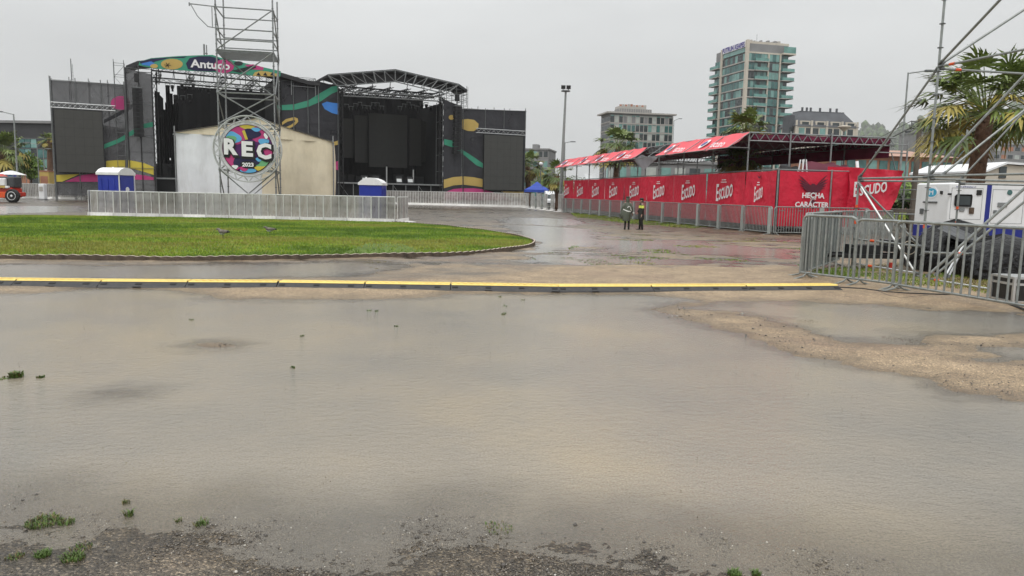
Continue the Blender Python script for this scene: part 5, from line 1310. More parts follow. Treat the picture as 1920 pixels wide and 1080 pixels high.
def wheel(mb, c, r, w, ax='y', rim='hubcap'):
    n = 18; c = Vector(c)
    pr = [(r*.62, -w*.42), (r*.92, -w/2), (r, -w*.3), (r, w*.3), (r*.92, w/2), (r*.62, w*.42)]
    f = lambda rr, o, t_: c+Vector((rr*math.cos(t_), o, rr*math.sin(t_)))
    mb.loft([[f(rr, o, 2*math.pi*i/n) for i in range(n)] for rr, o in pr], 'rubber')
    q = [(r*.64, -w*.40), (r*.58, -w*.47), (r*.5, -w*.36), (r*.2, -w*.34), (r*.16, -w*.46), (.01, -w*.46)]
    mb.loft([[f(rr, o, 2*math.pi*i/n) for i in range(n)] for rr, o in q], rim)
    for k in range(6): t_ = k*math.pi/3; mb.bar(f(r*.35, -w*.35, t_), f(r*.35, -w*.44, t_), r*.07, 'black_matte', 6)
for x in (1.2, 3.4):
    m = MB(); wheel(m, (x, .15, .36), .36, .2); part(tr_, 'wheel', m, True)
# small trailer with a spare wheel
sp_ = at(1702, 464, 18.6)
st_ = thing('utility_trailer', 'low black trailer chassis with a cream rimmed wheel behind the bars', 'trailer', (sp_.x, sp_.y, 0))
m = MB(); wheel(m, (sp_.x, sp_.y, sp_.z), .29, .19); part(st_, 'wheel', m, True)
m = MB(); m.box((sp_.x+.1, sp_.y+.25, sp_.z-.05), (1.0, .3, .12), 'black_matte'); m.bb(sp_.x-1.5, sp_.x+1.2, sp_.y+.15, sp_.y+.27, .30, .40, 'black_matte'); m.bb(sp_.x-1.5, sp_.x+1.2, sp_.y+.9, sp_.y+1.0, .30, .40, 'black_matte')
m.bar((sp_.x-1.4, sp_.y+.2, .36), (sp_.x-2.2, sp_.y+.6, .34), .05, 'black_matte', 6); m.bar((sp_.x-2.1, sp_.y+.6, 0), (sp_.x-2.1, sp_.y+.6, .8), .035, 'steel_dark', 7); m.box((sp_.x-.9, sp_.y+.5, .5), (.7, .5, .25), 'black_matte'); m.box((sp_.x-.2, sp_.y+.5, .62), (.35, .4, .3), 'tarp_grey'); part(st_, 'chassis', m)
m = MB(); m.box((sp_.x-.35, sp_.y, .12), (.14, .12, .2), 'red_paint'); m.box((sp_.x-2.1, sp_.y+.55, .62), (.07, .07, .26), 'red_paint'); part(st_, 'lamp', m)
def heap(name, label, c, rx, ry, h, mt, seed, lean=0, sq=.6):
    rnd = random.Random(seed); m = MB(); n = 26; K = 9; ph = [rnd.uniform(0, 6) for _ in range(6)]; rings = []
    for k in range(K+1):
        t_ = k/K; s_ = (1-t_**2.6)**.5*.98+.02; ring = []
        for i in range(n):
            a_ = 2*math.pi*i/n; ca, sa = math.cos(a_), math.sin(a_)
            ca, sa = math.copysign(abs(ca)**sq, ca), math.copysign(abs(sa)**sq, sa)
            wv = 1+.07*math.sin(3*a_+ph[0]+t_*3)+.06*math.sin(5*a_+ph[1]-t_*4)+.04*math.sin(9*a_+ph[2]+t_*6)
            ring.append((c[0]+rx*s_*ca*wv+lean*t_, c[1]+ry*s_*sa*wv, c[2]+h*t_*(1+.07*math.sin(2*a_+ph[3])+.05*math.sin(4*a_+ph[4]))))
        rings.append(ring)
    m.loft(rings, mt); return solo(name, m, label, 'covered pile', c, smooth=True)
c = at(1790, 500, 18.6); heap('covered_pile', 'black plastic covered pile with a grey top behind the scaffold foot', (c.x, 18.9, 0), .85, .8, 1.22, 'tarp_black', 3, .1)
m = MB(); a_ = [at(1757, 428, 18.2), at(1772, 420, 18.5), at(1822, 436, 18.6), at(1850, 452, 18.2), at(1800, 448, 17.9)]
m.loft([[tuple(p) for p in a_], [(p.x, p.y, p.z-.07) for p in a_]], 'tarp_grey'); solo('grey_case_lid', m, 'flat grey hard case lying on top of the black covered pile', 'case', tuple(a_[0]))
c = at(1880, 500, 17.2); heap('covered_pile', 'wide wrinkled black plastic heap right of the scaffold foot', (c.x+.1, 17.3, 0), 1.0, .9, .98, 'tarp_black', 9, -.1)
c = at(1960, 500, 17.4); heap('covered_pile', 'black plastic heap cut by the right edge of the photo', (c.x, 17.6, 0), .9, .9, .72, 'tarp_black', 12)
c = at(1742, 500, 19.6); heap('covered_pile', 'low dark heap between the trailer wheel and the scaffold pole', (c.x, 19.6, 0), .55, .5, .85, 'tarp_black', 21)
c = gp(1930, 570); fcx, fcy = c.x+.08, c.y
fc = thing('flight_case', 'black flight case with silver edges at the right edge of the photo', 'flight case', (fcx, fcy, 0))
m = MB(); m.bb(fcx-.38, fcx+.5, fcy, fcy+.6, .03, .45, 'case_black'); part(fc, 'body', m)
m = MB()
for z in (.03, .34, .45): m.bb(fcx-.395, fcx+.515, fcy-.012, fcy+.612, z-.02, z+.02, 'alu')
for x in (fcx-.38, fcx+.5):
    for y_ in (fcy, fcy+.6): m.bb(x-.022, x+.022, y_-.022, y_+.022, .03, .462, 'alu')
part(fc, 'edging', m)
m = MB(); e = gp(1580, 545); m.path([(e.x-.1, e.y+.3, .03)]+[tuple(gp(px, py)+Vector((0, 0, .03))) for px, py in ((1615, 544), (1660, 550), (1700, 553), (1760, 555), (1810, 556), (1870, 566), (1940, 590))], .018, 'cable', 7)
solo('power_cable', m, 'thick black cable running from the ramp end under the near fence', 'cable', tuple(e))
m = MB(); m.path([tuple(gp(px, py)+Vector((0, 0, .02))) for px, py in ((1590, 541), (1640, 546), (1668, 557), (1690, 561), (1740, 556))], .012, 'cable', 6)
solo('power_cable', m, 'thin black cable looping beside the thick one at the ramp end', 'cable', tuple(gp(1590, 541)))

# ---------------------------------------------------------------- palms, trees, shrubs
def palm(label, x, y_, ht, cr, nf=46, seed=1, tr=.28, dead=True, group=None, up=1.0, wind=.12, lo=-.55, pl=.62, rb=.42):
    rnd = random.Random(seed); t_ = thing('palm_tree', label, 'palm', (x, y_, 0), group=group)
    m = MB(); n = 9; pts = [(x+.10*math.sin(k*.5+seed), y_, ht*k/n) for k in range(n+1)]
    m.path(pts, [tr*(1.25-.35*k/n) for k in range(n+1)], 'palm_bark', 10)
    for k in range(int(ht/.16)):                # old leaf bases
        z = .3+k*.16; 
        for j in range(4):
            a_ = rnd.uniform(0, 6.28); r = tr*(1.2-.35*z/ht); p = Vector((x+.10*math.sin(z/ht*n*.5+seed)+r*math.cos(a_), y_+r*math.sin(a_), z))
            m.add([p+Vector((-.06*math.sin(a_), .06*math.cos(a_), 0)), p+Vector((.06*math.sin(a_), -.06*math.cos(a_), 0)), p+Vector((math.cos(a_)*.10, math.sin(a_)*.10, .16))], [(0, 1, 2)], 'palm_bark')
    part(t_, 'trunk', m, True)
    c = Vector(pts[-1]); G_ = MB(); Dd = MB()
    def frond(mb, a_, el, Lp, Rb, mt, droop):
        d = Vector((math.cos(a_)*math.cos(el), math.sin(a_)*math.cos(el), math.sin(el)))
        p0 = c+Vector((math.cos(a_)*tr*.5, math.sin(a_)*tr*.5, rnd.uniform(-.25, .25)*cr*.3)); bend = Vector((0, 0, -1))
        mid = p0+d*Lp*.55; end = p0+d*Lp+bend*Lp*.18*(1.2-abs(el)*.5)
        mb.path([p0, mid, end], [.03, .022, .015], mt, 4)
        dd = (end-mid).normalized(); s_ = dd.cross(Vector((0, 0, 1)))
        if s_.length < .05: s_ = Vector((-math.sin(a_), math.cos(a_), 0))
        s_.normalize(); nr_ = s_.cross(dd)
        ns = 17 if y_ < 40 else 12
        for i in range(ns):
            b_ = -1.75+3.5*i/(ns-1); v = dd*math.cos(b_)+s_*math.sin(b_); R_ = Rb*(1-.22*abs(b_)/1.75)*rnd.uniform(.86, 1.1)
            w = s_*math.cos(b_)-dd*math.sin(b_); fold = nr_*(.06*Rb*(1 if i % 2 else -1))
            q1 = end+v*R_*.55+fold-nr_*.0+Vector((0, 0, -droop*R_*.12)); q2 = end+v*R_+Vector((rnd.uniform(-.12, .12)*R_-wind*R_, rnd.uniform(-.12, .12)*R_, -droop*R_*.55*rnd.uniform(.5, 1.4)))
            h_ = Rb*(.058 if y_ < 40 else .10)
            mb.add([end-w*h_*.2, end+w*h_*.2, q1+w*h_, q1-w*h_, q2], [(0, 1, 2, 3), (3, 2, 4)], mt)
    for i in range(nf):
        el = rnd.uniform(lo, 1.35)*up; a_ = i*2.39996+rnd.uniform(-.3, .3)
        mt = 'palm_green' if el > .45 else ('palm_dark' if rnd.random() < .4 else ('palm_green' if rnd.random() < .5 else 'palm_yellow'))
        if el < -.2 and rnd.random() < .7: mt = 'palm_yellow'
        frond(G_, a_, el, cr*pl*rnd.uniform(.75, 1.15), cr*rb*rnd.uniform(.85, 1.1), mt, .5 if el > .3 else .95)
    part(t_, 'crown', G_)
    if dead:
        for i in range(max(8, nf//3)): frond(Dd, i*2.4, rnd.uniform(-1.35, -.75), cr*.38, cr*.42, 'palm_dead' if rnd.random() < .75 else 'palm_yellow', .7)
        part(t_, 'dead_fronds', Dd)
    return t_
def palm_at(label, px, pyc, crpx, y_, seed, **kw):
    c = at(px, pyc, y_); return palm(label, c.x, y_, c.z-.1, crpx/F_PX*y_, seed=seed, **kw)
palm_at('large wind blown palm behind the white trailer on the right', 1846, 205, 128, 31, 3, nf=94, tr=.31, wind=.14, dead=False, lo=-.38, pl=.70, rb=.37)
palm_at('palm rising in front of the grey ribbon windowed building', 1157, 272, 48, 92, 4, nf=46, tr=.32)
palm_at('palm behind the red stand roof below the green glass tower', 1400, 243, 50, 58, 5, nf=50, tr=.3)
palm_at('dark palm standing under the roof edge behind the red stand', 1388, 300, 46, 52, 15, nf=36, tr=.3)
palm_at('palm half hidden by the right end of the right video screen', 990, 308, 36, 118, 6, nf=40, tr=.4)
palm_at('small palm beside the floodlight mast at the far end of the stand', 1046, 328, 36, 88, 7, nf=34, tr=.3)
palm_at('palm cut by the left edge of the photo above the telehandler', 4, 283, 50, 110, 8, nf=56, tr=.4)
palm_at('slim palm against the dark building left of the left screen', 92, 262, 20, 125, 9, nf=34, tr=.4)
def leafy(label, x, y_, h, rx, rz, n, seed, mats=('leaf_a', 'leaf_b', 'leaf_c'), trunk=.12, ls=.22, name='tree', cat='tree', zc=None, group=None):
    rnd = random.Random(seed); t_ = thing(name, label, cat, (x, y_, 0), group=group); zc = zc or h-rz
    m = MB(); m.path([(x, y_, 0), (x+.05, y_, zc*.5), (x-.05, y_, zc)], [trunk, trunk*.8, trunk*.4], 'bark', 7)
    for k in range(6):
        a_ = k*1.05; m.path([(x, y_, zc*.6), (x+rx*.3*math.cos(a_), y_+rx*.3*math.sin(a_), zc), (x+rx*.6*math.cos(a_), y_+rx*.6*math.sin(a_), zc+rz*.4)], [trunk*.4, trunk*.25, trunk*.1], 'bark', 5)
    part(t_, 'trunk', m, True)
    m = MB(); cl = []
    for k in range(max(10, n//90)):
        a_, b_ = rnd.uniform(0, 6.28), rnd.uniform(-1, 1); r = rnd.uniform(.25, .85)
        cl.append((x+rx*r*math.cos(a_)*math.sqrt(1-b_*b_), y_+rx*r*math.sin(a_)*math.sqrt(1-b_*b_), zc+rz*r*b_, rnd.choice(mats), rnd.uniform(.22, .42)))
    for i in range(n):
        q = cl[i % len(cl)]; v = Vector((rnd.gauss(0, 1), rnd.gauss(0, 1), rnd.gauss(0, 1))).normalized()*rnd.uniform(.5, 1)
        p = Vector((q[0]+v.x*q[4]*rx, q[1]+v.y*q[4]*rx, q[2]+v.z*q[4]*rz))
        a_ = Vector((rnd.gauss(0, 1), rnd.gauss(0, 1), rnd.gauss(0, .6))).normalized()*ls*rnd.uniform(.6, 1.3); b_ = a_.orthogonal().normalized()*ls*.5
        m.add([p-a_*.5, p+b_*.5, p+a_*.5, p-b_*.5], [(0, 1, 2, 3)], q[3] if rnd.random() < .75 else rnd.choice(mats))
    part(t_, 'crown', m); return t_
c = at(58, 335, 112); leafy('round bright green tree in front of the dark building on the left', c.x, 112, at(58, 288, 112).z, 1.9, 2.1, 2600, 2, mats=('leaf_b', 'leaf_b', 'leaf_a'), ls=.4)
c = at(100, 330, 118); leafy('small yellow green bush left of the left video screen', c.x, 118, 2.6, 1.0, 1.1, 400, 12, ls=.3, name='shrub', cat='shrub')
GR = 'trees and bushes behind the barriers'
for px, y_, h, rx, rz, sd_, lb in ((1012, 135, 6.0, 4.0, 2.8, 31, 'dark green tree between the right video screen and the blue gazebo'), (1032, 150, 6.5, 4.5, 3, 32, 'green tree behind the white van'), (1068, 140, 6, 4, 2.8, 33, 'green tree behind the far end of the red awning'),
                                   (1706, 48, 3.6, 2.0, 1.6, 34, 'pale green bush between the sagging banner and the utility pole'), (1722, 44, 2.9, 1.6, 1.3, 35, 'low green bush behind the left end of the white trailer'), (1686, 55, 3.6, 2.2, 1.6, 36, 'green bush behind the right corner of the red stand')):
    c = at(px, 350, y_); leafy(lb, c.x, y_, h, rx, rz, 1300, sd_, ls=.34, group=GR, name='tree' if h > 5 else 'shrub', cat='tree' if h > 5 else 'shrub')

# ---------------------------------------------------------------- buildings
HT = Frame(at(1397, 160, 260).x, 260, 14.5); Hh = at(1396, 74, 260).z
ht = thing('hotel_tower', 'tall green glass tower with cream piers and balconies behind the red stand', 'building', (0, 0, 0), HT)
WR, WL = 20.0, 24.0; nfl = 17; fh = (Hh-4.2)/nfl
m = MB(); m.bb(.6, WR-1.6, .6, WL-1.2, 0, Hh-1.0, 'grey_wall'); part(ht, 'core', m)
m = MB(); m.bb(-.25, .9, -.25, .9, 0, Hh, 'cream_wall'); part(ht, 'pier', m)
m = MB(); m.bb(-.25, .9, 17.0, 18.2, 0, Hh-.6, 'cream_wall'); part(ht, 'pier', m)
m = MB(); m.bb(9.3, 9.9, -.2, .6, 0, Hh-4, 'cream_wall'); part(ht, 'pier', m)
m = MB(); m.bb(14.4, 15.0, -.2, .6, 0, Hh-4, 'cream_wall'); part(ht, 'pier', m)
for k in range(nfl):
    z = k*fh; rnd = random.Random(k)
    def win(x0, x1, y0, y1, side, mul):
        m = MB(); mt_ = ['glass_teal', 'glass_teal', 'glass_pale', 'glass_dark']
        for i in range(mul):
            a_ = i/mul; b_ = (i+1)/mul; g = rnd.choice(mt_)
            if side == 'x': m.bb(x0+(x1-x0)*a_+.05, x0+(x1-x0)*b_-.05, y0, y0+.12, z+.55, z+fh-.12, g); m.bb(x0+(x1-x0)*b_-.05, x0+(x1-x0)*b_+.05, y0-.04, y0+.1, z+.3, z+fh, 'steel_dark')
            else: m.bb(x0, x0+.12, y0+(y1-y0)*a_+.05, y0+(y1-y0)*b_-.05, z+.55, z+fh-.12, g); m.bb(x0-.04, x0+.1, y0+(y1-y0)*b_-.05, y0+(y1-y0)*b_+.05, z+.3, z+fh, 'steel_dark')
        part(ht, 'window', m)
    win(.2, 0, 1.0, 17.0, 'y', 9); win(.9, 9.3, .3, 0, 'x', 6); win(9.95, 14.35, .1, 0, 'x', 3); win(15.1, 18.3, .3, 0, 'x', 2); win(.2, 0, 18.3, 22.6, 'y', 3)
    m = MB(); m.bb(-.02, .6, .9, 17.0, z+.1, z+.5, 'concrete'); m.bb(.9, 9.25, -.05, .6, z+.1, z+.5, 'concrete'); part(ht, 'floor_slab', m)
    m = MB(); m.bb(15.0, 20.4, -1.5, 1.0, z+.12, z+.34, 'concrete'); m.bb(18.4, 20.4, -1.5, 8, z+.12, z+.34, 'concrete'); bl_ = part(ht, 'balcony', m)
    m = MB(); m.bb(15.1, 20.3, -1.48, -1.42, z+.34, z+1.35, 'balcony_glass'); m.bb(20.28, 20.34, -1.42, 7.9, z+.34, z+1.35, 'balcony_glass'); part(bl_, 'glass_rail', m)
    m = MB(); m.bb(-1.2, 1.0, 18.2, 24.6, z+.12, z+.34, 'concrete'); bl_ = part(ht, 'balcony', m)
    m = MB(); m.bb(-1.18, -1.12, 18.3, 24.5, z+.34, z+1.35, 'balcony_glass'); m.bb(-1.12, 1.0, 24.5, 24.56, z+.34, z+1.35, 'balcony_glass'); part(bl_, 'glass_rail', m)
    m = MB(); m.bb(3.4, 9.2, -1.1, .2, z+.12, z+.34, 'concrete'); bl_ = part(ht, 'balcony', m)
    m = MB(); m.bb(3.45, 9.15, -1.08, -1.02, z+.34, z+1.3, 'balcony_glass'); part(bl_, 'glass_rail', m)
zt0 = nfl*fh
m = MB(); m.bb(.9, WR-1.5, .3, WL-1.4, zt0, zt0+.5, 'cream_wall'); m.bb(2.5, WR-2.2, 1.2, 17, zt0+.5, Hh-.4, 'cream_wall'); m.bb(2.0, WR-1.4, .6, 17.4, Hh-1.0, Hh-.25, 'cream_wall'); m.bb(.1, .8, .9, 17, Hh-2.2, Hh-.5, 'cream_wall'); m.bb(3.2, 9, 1.05, 1.2, zt0+1, Hh-1.2, 'glass_dark'); m.bb(.05, .3, 1.5, 16.5, zt0+.4, Hh-2.3, 'glass_pale'); part(ht, 'penthouse', m)
m = MB(); m.bb(15, 20.5, -1.4, 6, zt0, zt0+.5, 'cream_wall'); m.bb(15.1, 20.4, -1.38, -1.3, zt0+.5, zt0+2.6, 'balcony_glass'); m.bb(20.32, 20.4, -1.3, 6, zt0+.5, zt0+2.6, 'balcony_glass'); part(ht, 'terrace', m)
m = MB()
for k in range(9): m = MB(); x = 4+k*1.5; m.bb(x, x+random.uniform(.5, 1.2), 4, 5.5, Hh-.25, Hh+random.uniform(.3, 1.2), 'grey_wall' if k % 2 else 'concrete'); part(ht, 'roof_unit', m)
m = MB(); m.bar((5.2, 2, Hh-.3), (5.2, 2, Hh+2.4), .08, 'steel', 5); part(ht, 'antenna', m)
m = MB(); put_text(m, 'PUTRUN KEAPES', (-.4, 9.0, Hh-1.25), (0, -15.4, 0), (0, 0, 1.75), 'sign_purple', .03); m.bb(-.3, -.05, 1.2, 16.8, Hh-2.25, Hh-.3, 'white_print'); part(ht, 'sign_lettering', m)
ht.scale = (HT.hy(1489, 160, -1.4)[0]/20.45, HT.hx(1329, 160, -1.1)[0]/24.5, 1); print('hotel', ht.scale)

MBF = Frame(at(1143, 240, 300).x, 300, 11.0); Hm = at(1150, 209, 300).z
mb_ = thing('office_block', 'grey ten storey office block with pale grid facade left of the green tower', 'building', (0, 0, 0), MBF)
Wm = MBF.hy(1262, 240, 0)[0]; m = MB(); m.bb(.3, Wm-.3, .3, 20, 0, Hm-.6, 'grey_wall'); part(mb_, 'wall', m)
nf = 10; f2 = (Hm-1.2)/nf
for k in range(nf):
    z = k*f2; rnd = random.Random(k+50); m = MB(); nw = 15
    for i in range(nw):
        x0 = .2+(Wm-.4)*i/nw; x1 = .2+(Wm-.4)*(i+1)/nw; g = rnd.choice(['glass_pale', 'glass_pale', 'glass_teal', 'glass_dark', 'glass_dark', 'curtain'] if k < nf-1 else ['glass_dark', 'grey_wall', 'curtain'])
        m.bb(x0+.12, x1-.12, .1, .3, z+.45, z+f2-.5, g); m.bb(x1-.12, x1+.12, -.05, .3, z, z+f2, 'concrete')
        m.bb(x0+.12, x1-.12, .12, .3, z+f2-.5, z+f2-.05, 'glass_pale' if rnd.random() < .5 else 'curtain')
    m.bb(0, Wm, -.15, .3, z-.1, z+.35, 'concrete'); part(mb_, 'window_row', m)
for k in range(nf):
    m = MB()
    for i in range(6): m.bb(.15, .32, 1+3*i, 3.2+3*i, k*f2+.9, k*f2+f2-.6, 'glass_dark')
    m.bb(.1, .3, .5, 19.5, k*f2+.4, k*f2+.85, 'concrete'); part(mb_, 'side_window_row', m)
m = MB(); m.bb(-1.3, Wm+1.0, -1.2, 21, Hm-.6, Hm, 'concrete'); part(mb_, 'roof_slab', m)
m = MB(); a_ = MBF.hy(1158, 200, 5)[0]; b2 = MBF.hy(1219, 200, 5)[0]; c2 = MBF.hy(1209, 200, 5)[0]; hz = MBF.hy(1165, 197, 5)[1]; m.bb(a_, b2, 5, 14, Hm, Hm+1.7, 'grey_wall'); m.bb(a_, c2, 5.5, 13, Hm+1.7, hz-.6, 'concrete')
for k in range(10): x = a_+(c2-a_)*(k+.3)/10; m.bb(x, x+.9, 5.6, 6.2, hz-.6, hz+random.uniform(0, .35), 'concrete' if k % 2 else 'brick')
for k in range(14): m.bb(a_+(b2-a_)*k/14, a_+(b2-a_)*k/14+.2, 4.9, 5.0, Hm, Hm+1.7, 'concrete')
part(mb_, 'rooftop_plant', m)
mb_.scale = (1, .62, 1)

def zAt(px, py, y_): return at(px, py, y_).z
MSF = Frame(at(1493, 240, 215).x, 215, 9); wM = MSF.hy(1607, 240, 0)[0]; ze = MSF.hy(1500, 236, 0)[1]; zrg = MSF.hy(1520, 209, 3)[1]
ms = thing('mansard_building', 'cream apartment building with steep dark slate roof right of the green tower', 'building', (0, 0, 0), MSF)
m = MB(); m.bb(0, wM, 0, 14, 0, ze, 'cream_wall')
for k in range(5): m.bb(-.15, wM+.15, -.15, 14, ze-.25-k*3.1, ze-k*3.1, 'concrete')
for i in range(5): m.bb(wM*i/4-.3, wM*i/4+.3, -.25, 0, 0, ze+1.6, 'cream_wall')
part(ms, 'wall', m)
m = MB(); o_, i_ = [(-.6, -.4), (wM+.6, -.4), (wM+.6, 14.6), (-.6, 14.6)], [(2.2, 4.0), (wM-2.8, 4.0), (wM-2.8, 11), (2.2, 11)]
m.loft([[(x, y_, ze) for x, y_ in o_], [(x, y_, zrg-.3) for x, y_ in i_], [(x, y_, zrg) for x, y_ in i_]], 'slate'); rf_ = part(ms, 'roof', m)
for x in (3, 4.4, 5.6, 8.5, wM-7, wM-5): m = MB(); m.bb(x, x+.5, 5, 5.6, zrg, zrg+1.1, 'slate'); part(rf_, 'chimney', m)
for k in range(5):
    for i in range(8):
        m = MB(); x = .8+(wM-1.6)*i/8; m.bb(x, x+wM/8-.6, -.08, .1, ze-.4-k*3.1-2.1, ze-.5-k*3.1, 'glass_dark' if (i+k) % 3 else 'glass_pale'); part(ms, 'window', m)
m = MB()
for i in range(4): x = 1.2+i*wM/4; m.slab_y([(x, ze), (x+wM/4-1.6, ze), (x+wM/4-1.6, ze+1.5), (x, ze+1.5)], .1, 3.0, 'cream_wall'); m.bb(x+.5, x+wM/4-2.1, .04, .12, ze+.3, ze+1.2, 'glass_dark')
part(ms, 'dormer', m)
m = MB(); m.bb(-1.6, .0, 2, 8, 0, zrg-1.4, 'slate'); m.bb(-1.4, -.3, 1.9, 2.05, ze-3, ze-.4, 'glass_dark'); part(ms, 'side_wing', m)
ms.scale = (1, .6, 1)

def block(name, label, fr, W, Dp, H, fl, wall, nw, glass=('glass_dark', 'glass_teal'), roof='grey_wall', wh=.55, seed=1, side=True, overhang=.3, rowname='window_row'):
    t_ = thing(name, label, 'building', (0, 0, 0), fr); m = MB(); m.bb(0, W, 0, Dp, 0, H, wall); part(t_, 'wall', m); rnd = random.Random(seed); fh_ = H/fl
    for k in range(fl):
        m = MB()
        for i in range(nw):
            x0 = W*(i+.14)/nw; x1 = W*(i+.86)/nw; z0 = k*fh_+fh_*.25; m.bb(x0, x1, -.06, .1, z0, z0+fh_*wh, rnd.choice(glass)); m.bb(x0-.1, x1+.1, -.12, 0, z0-.15, z0-.01, 'concrete')
        if side:
            for i in range(max(2, nw//2)):
                y0 = Dp*(i+.15)/max(2, nw//2); y1 = Dp*(i+.8)/max(2, nw//2); m.bb(-.06, .1, y0, y1, k*fh_+fh_*.25, k*fh_+fh_*(.25+wh), rnd.choice(glass))
        part(t_, rowname, m)
    m = MB(); m.bb(-overhang, W+overhang, -overhang, Dp+overhang, H, H+.5, roof); m.bb(W*.3, W*.5, Dp*.3, Dp*.6, H+.5, H+2.2, roof); part(t_, 'roof', m); return t_
Lb = Frame(at(-60, 280, 170).x, 170, -4); wl = Lb.hy(98, 280, 0)[0]; hl = Lb.hy(40, 231, 0)[1]
lb = thing('office_building', 'dark flat roofed office building with a glazed bay at the left edge', 'building', (0, 0, 0), Lb)
m = MB(); m.bb(0, wl+6, 0, 18, 0, hl, 'dark_wall'); part(lb, 'wall', m)
m = MB(); m.bb(-.5, wl+6.5, -.6, 18, hl, hl+.55, 'grey_wall'); m.bb(-.3, wl+6.3, -.5, 0, 4.6, 5.0, 'concrete'); part(lb, 'roof', m)
ga0, ga1 = Lb.hy(36, 270, 0)[0], Lb.hy(92, 270, 0)[0]
for k in range(3):
    m = MB(); 
    for i in range(5): x = ga0+(ga1-ga0)*i/5; m.bb(x+.06, x+(ga1-ga0)/5-.06, -.15, .1, 5.3+k*2.2, 5.3+k*2.2+1.9, ['glass_pale', 'glass_teal', 'glass_teal', 'glass_dark'][(i*3+k) % 4])
    m.bb(ga0, ga1, -.25, 0, 5.3+k*2.2+1.95, 5.3+k*2.2+2.1, 'steel_dark'); part(lb, 'window_row', m)
m = MB()
for i in range(7): x = i*wl/7+1; m.bb(x, x+1.8, -.12, .1, .6, 3.9, ['brick', 'glass_dark', 'ochre', 'deep_blue', 'brick', 'glass_dark', 'ochre'][i])
part(lb, 'shopfront', m)
Cb = Frame(at(978, 300, 260).x, 260, -12); block('glass_office', 'grey glass office building between the right video screen and the mast', Cb, Cb.hy(1028, 300, 0)[0], 16, Cb.hy(1010, 281, 0)[1], 5, 'grey_wall', 5, ('glass_teal', 'glass_pale', 'glass_dark'), wh=.6, seed=4)
Ob = Frame(at(1560, 300, 130).x, 130, 8); wo_ = Ob.hy(1790, 300, 0)[0]; ho = Ob.hy(1660, 293, 0)[1]
ob = thing('brick_hall', 'long low brick hall with a hipped tile roof behind the right end of the stand', 'building', (0, 0, 0), Ob)
m = MB(); m.bb(0, wo_, 0, 14, 0, ho, 'brick'); m.bb(-.1, wo_+.1, -.12, .1, ho*.42, ho*.5, 'concrete'); part(ob, 'wall', m)
m = MB(); m.loft([[(-.8, -.9, ho), (wo_+.8, -.9, ho), (wo_+.8, 15, ho), (-.8, 15, ho)], [(5, 6.5, ho+1.5), (wo_-5, 6.5, ho+1.5), (wo_-5, 7.5, ho+1.5), (5, 7.5, ho+1.5)]], 'tile_roof'); part(ob, 'roof', m)
for i in range(11):
    x = .8+i*(wo_-1)/11; m = MB(); m.bb(x, x+1.5, -.1, .05, ho*.62, ho*.92, 'glass_teal' if i % 3 else 'glass_pale'); part(ob, 'window', m)
    m = MB(); m.bb(x, x+1.3, -.1, .05, ho*.12, ho*.36, 'glass_dark'); part(ob, 'window', m)
Ab = Frame(at(1723, 300, 330).x, 330, 10); block('apartment_slab', 'grey apartment slab with pale balcony stripes beside the utility pole', Ab, Ab.hy(1742, 280, 0)[0], 14, Ab.hy(1735, 249, 0)[1], 11, 'grey_wall', 1, ('cream_wall',), wh=.34, seed=3, side=False)
Ac = Frame(Ab.w((Ab.hy(1743, 280, 0)[0]+.3, 3, 0)).x, Ab.w((Ab.hy(1743, 280, 0)[0]+.3, 3, 0)).y, 10); block('apartment_block', 'blue grey apartment block behind the scaffold pole and the large palm', Ac, 19, 14, Ac.hy(1770, 243, 0)[1], 12, 'slate', 8, ('glass_teal', 'glass_dark', 'curtain', 'grey_wall'), wh=.5, seed=6, side=False)
Ad = Frame(at(1862, 300, 300).x, 300, 12); block('apartment_block', 'grey apartment block with a pink tinge right of the large palm trunk', Ad, 22, 14, Ad.hy(1890, 272, 0)[1], 8, 'grey_wall', 7, ('glass_dark', 'curtain', 'brick'), wh=.5, seed=8, side=False)
Af = Frame(at(1690, 320, 75).x, 75, 9)
Gb = Frame(at(1848, 330, 52).x, 52, 6)
gb = thing('gabled_hut', 'cream gabled hut with a white roof and dark window behind the trailer', 'building', (0, 0, 0), Gb)
wg_ = Gb.hy(1990, 330, 0)[0]; zE = Gb.hy(1845, 324, 0)[1]; zP = Gb.hy(1885, 309, 0)[1]; xP = Gb.hy(1885, 309, 0)[0]
m = MB(); m.slab_y([(0, 0), (wg_, 0), (wg_, zP-.2), (xP, zP), (0, zE)], 0, 8, 'cream_wall'); part(gb, 'wall', m)
m = MB(); m.slab_y([(-.15, zE+.02), (xP, zP+.05), (wg_, zP-.12), (wg_, zP+.02), (xP, zP+.2), (-.15, zE+.16)], -.2, 8.2, 'white_paint'); part(gb, 'roof', m)
m = MB(); a_ = Gb.hy(1874, 312, 0); c_ = Gb.hy(1885, 334, 0); m.bb(a_[0], c_[0], -.06, .05, c_[1], a_[1], 'glass_dark'); part(gb, 'window', m)
Sb = Frame(at(1068, 340, 150).x, 150, 4)
block('low_pavilion', 'low white pavilion seen between the posts of the far end of the stand', Sb, 12, 8, 3.9, 1, 'white_paint', 5, ('glass_dark', 'glass_pale'), wh=.5, seed=11, roof='white_paint')
Sb2 = Frame(at(1150, 330, 145).x, 145, 4)
block('low_office', 'low grey office seen between the posts in the middle of the stand', Sb2, 26, 10, 8.0, 2, 'grey_wall', 9, ('glass_pale', 'glass_dark', 'curtain'), wh=.55, seed=13)
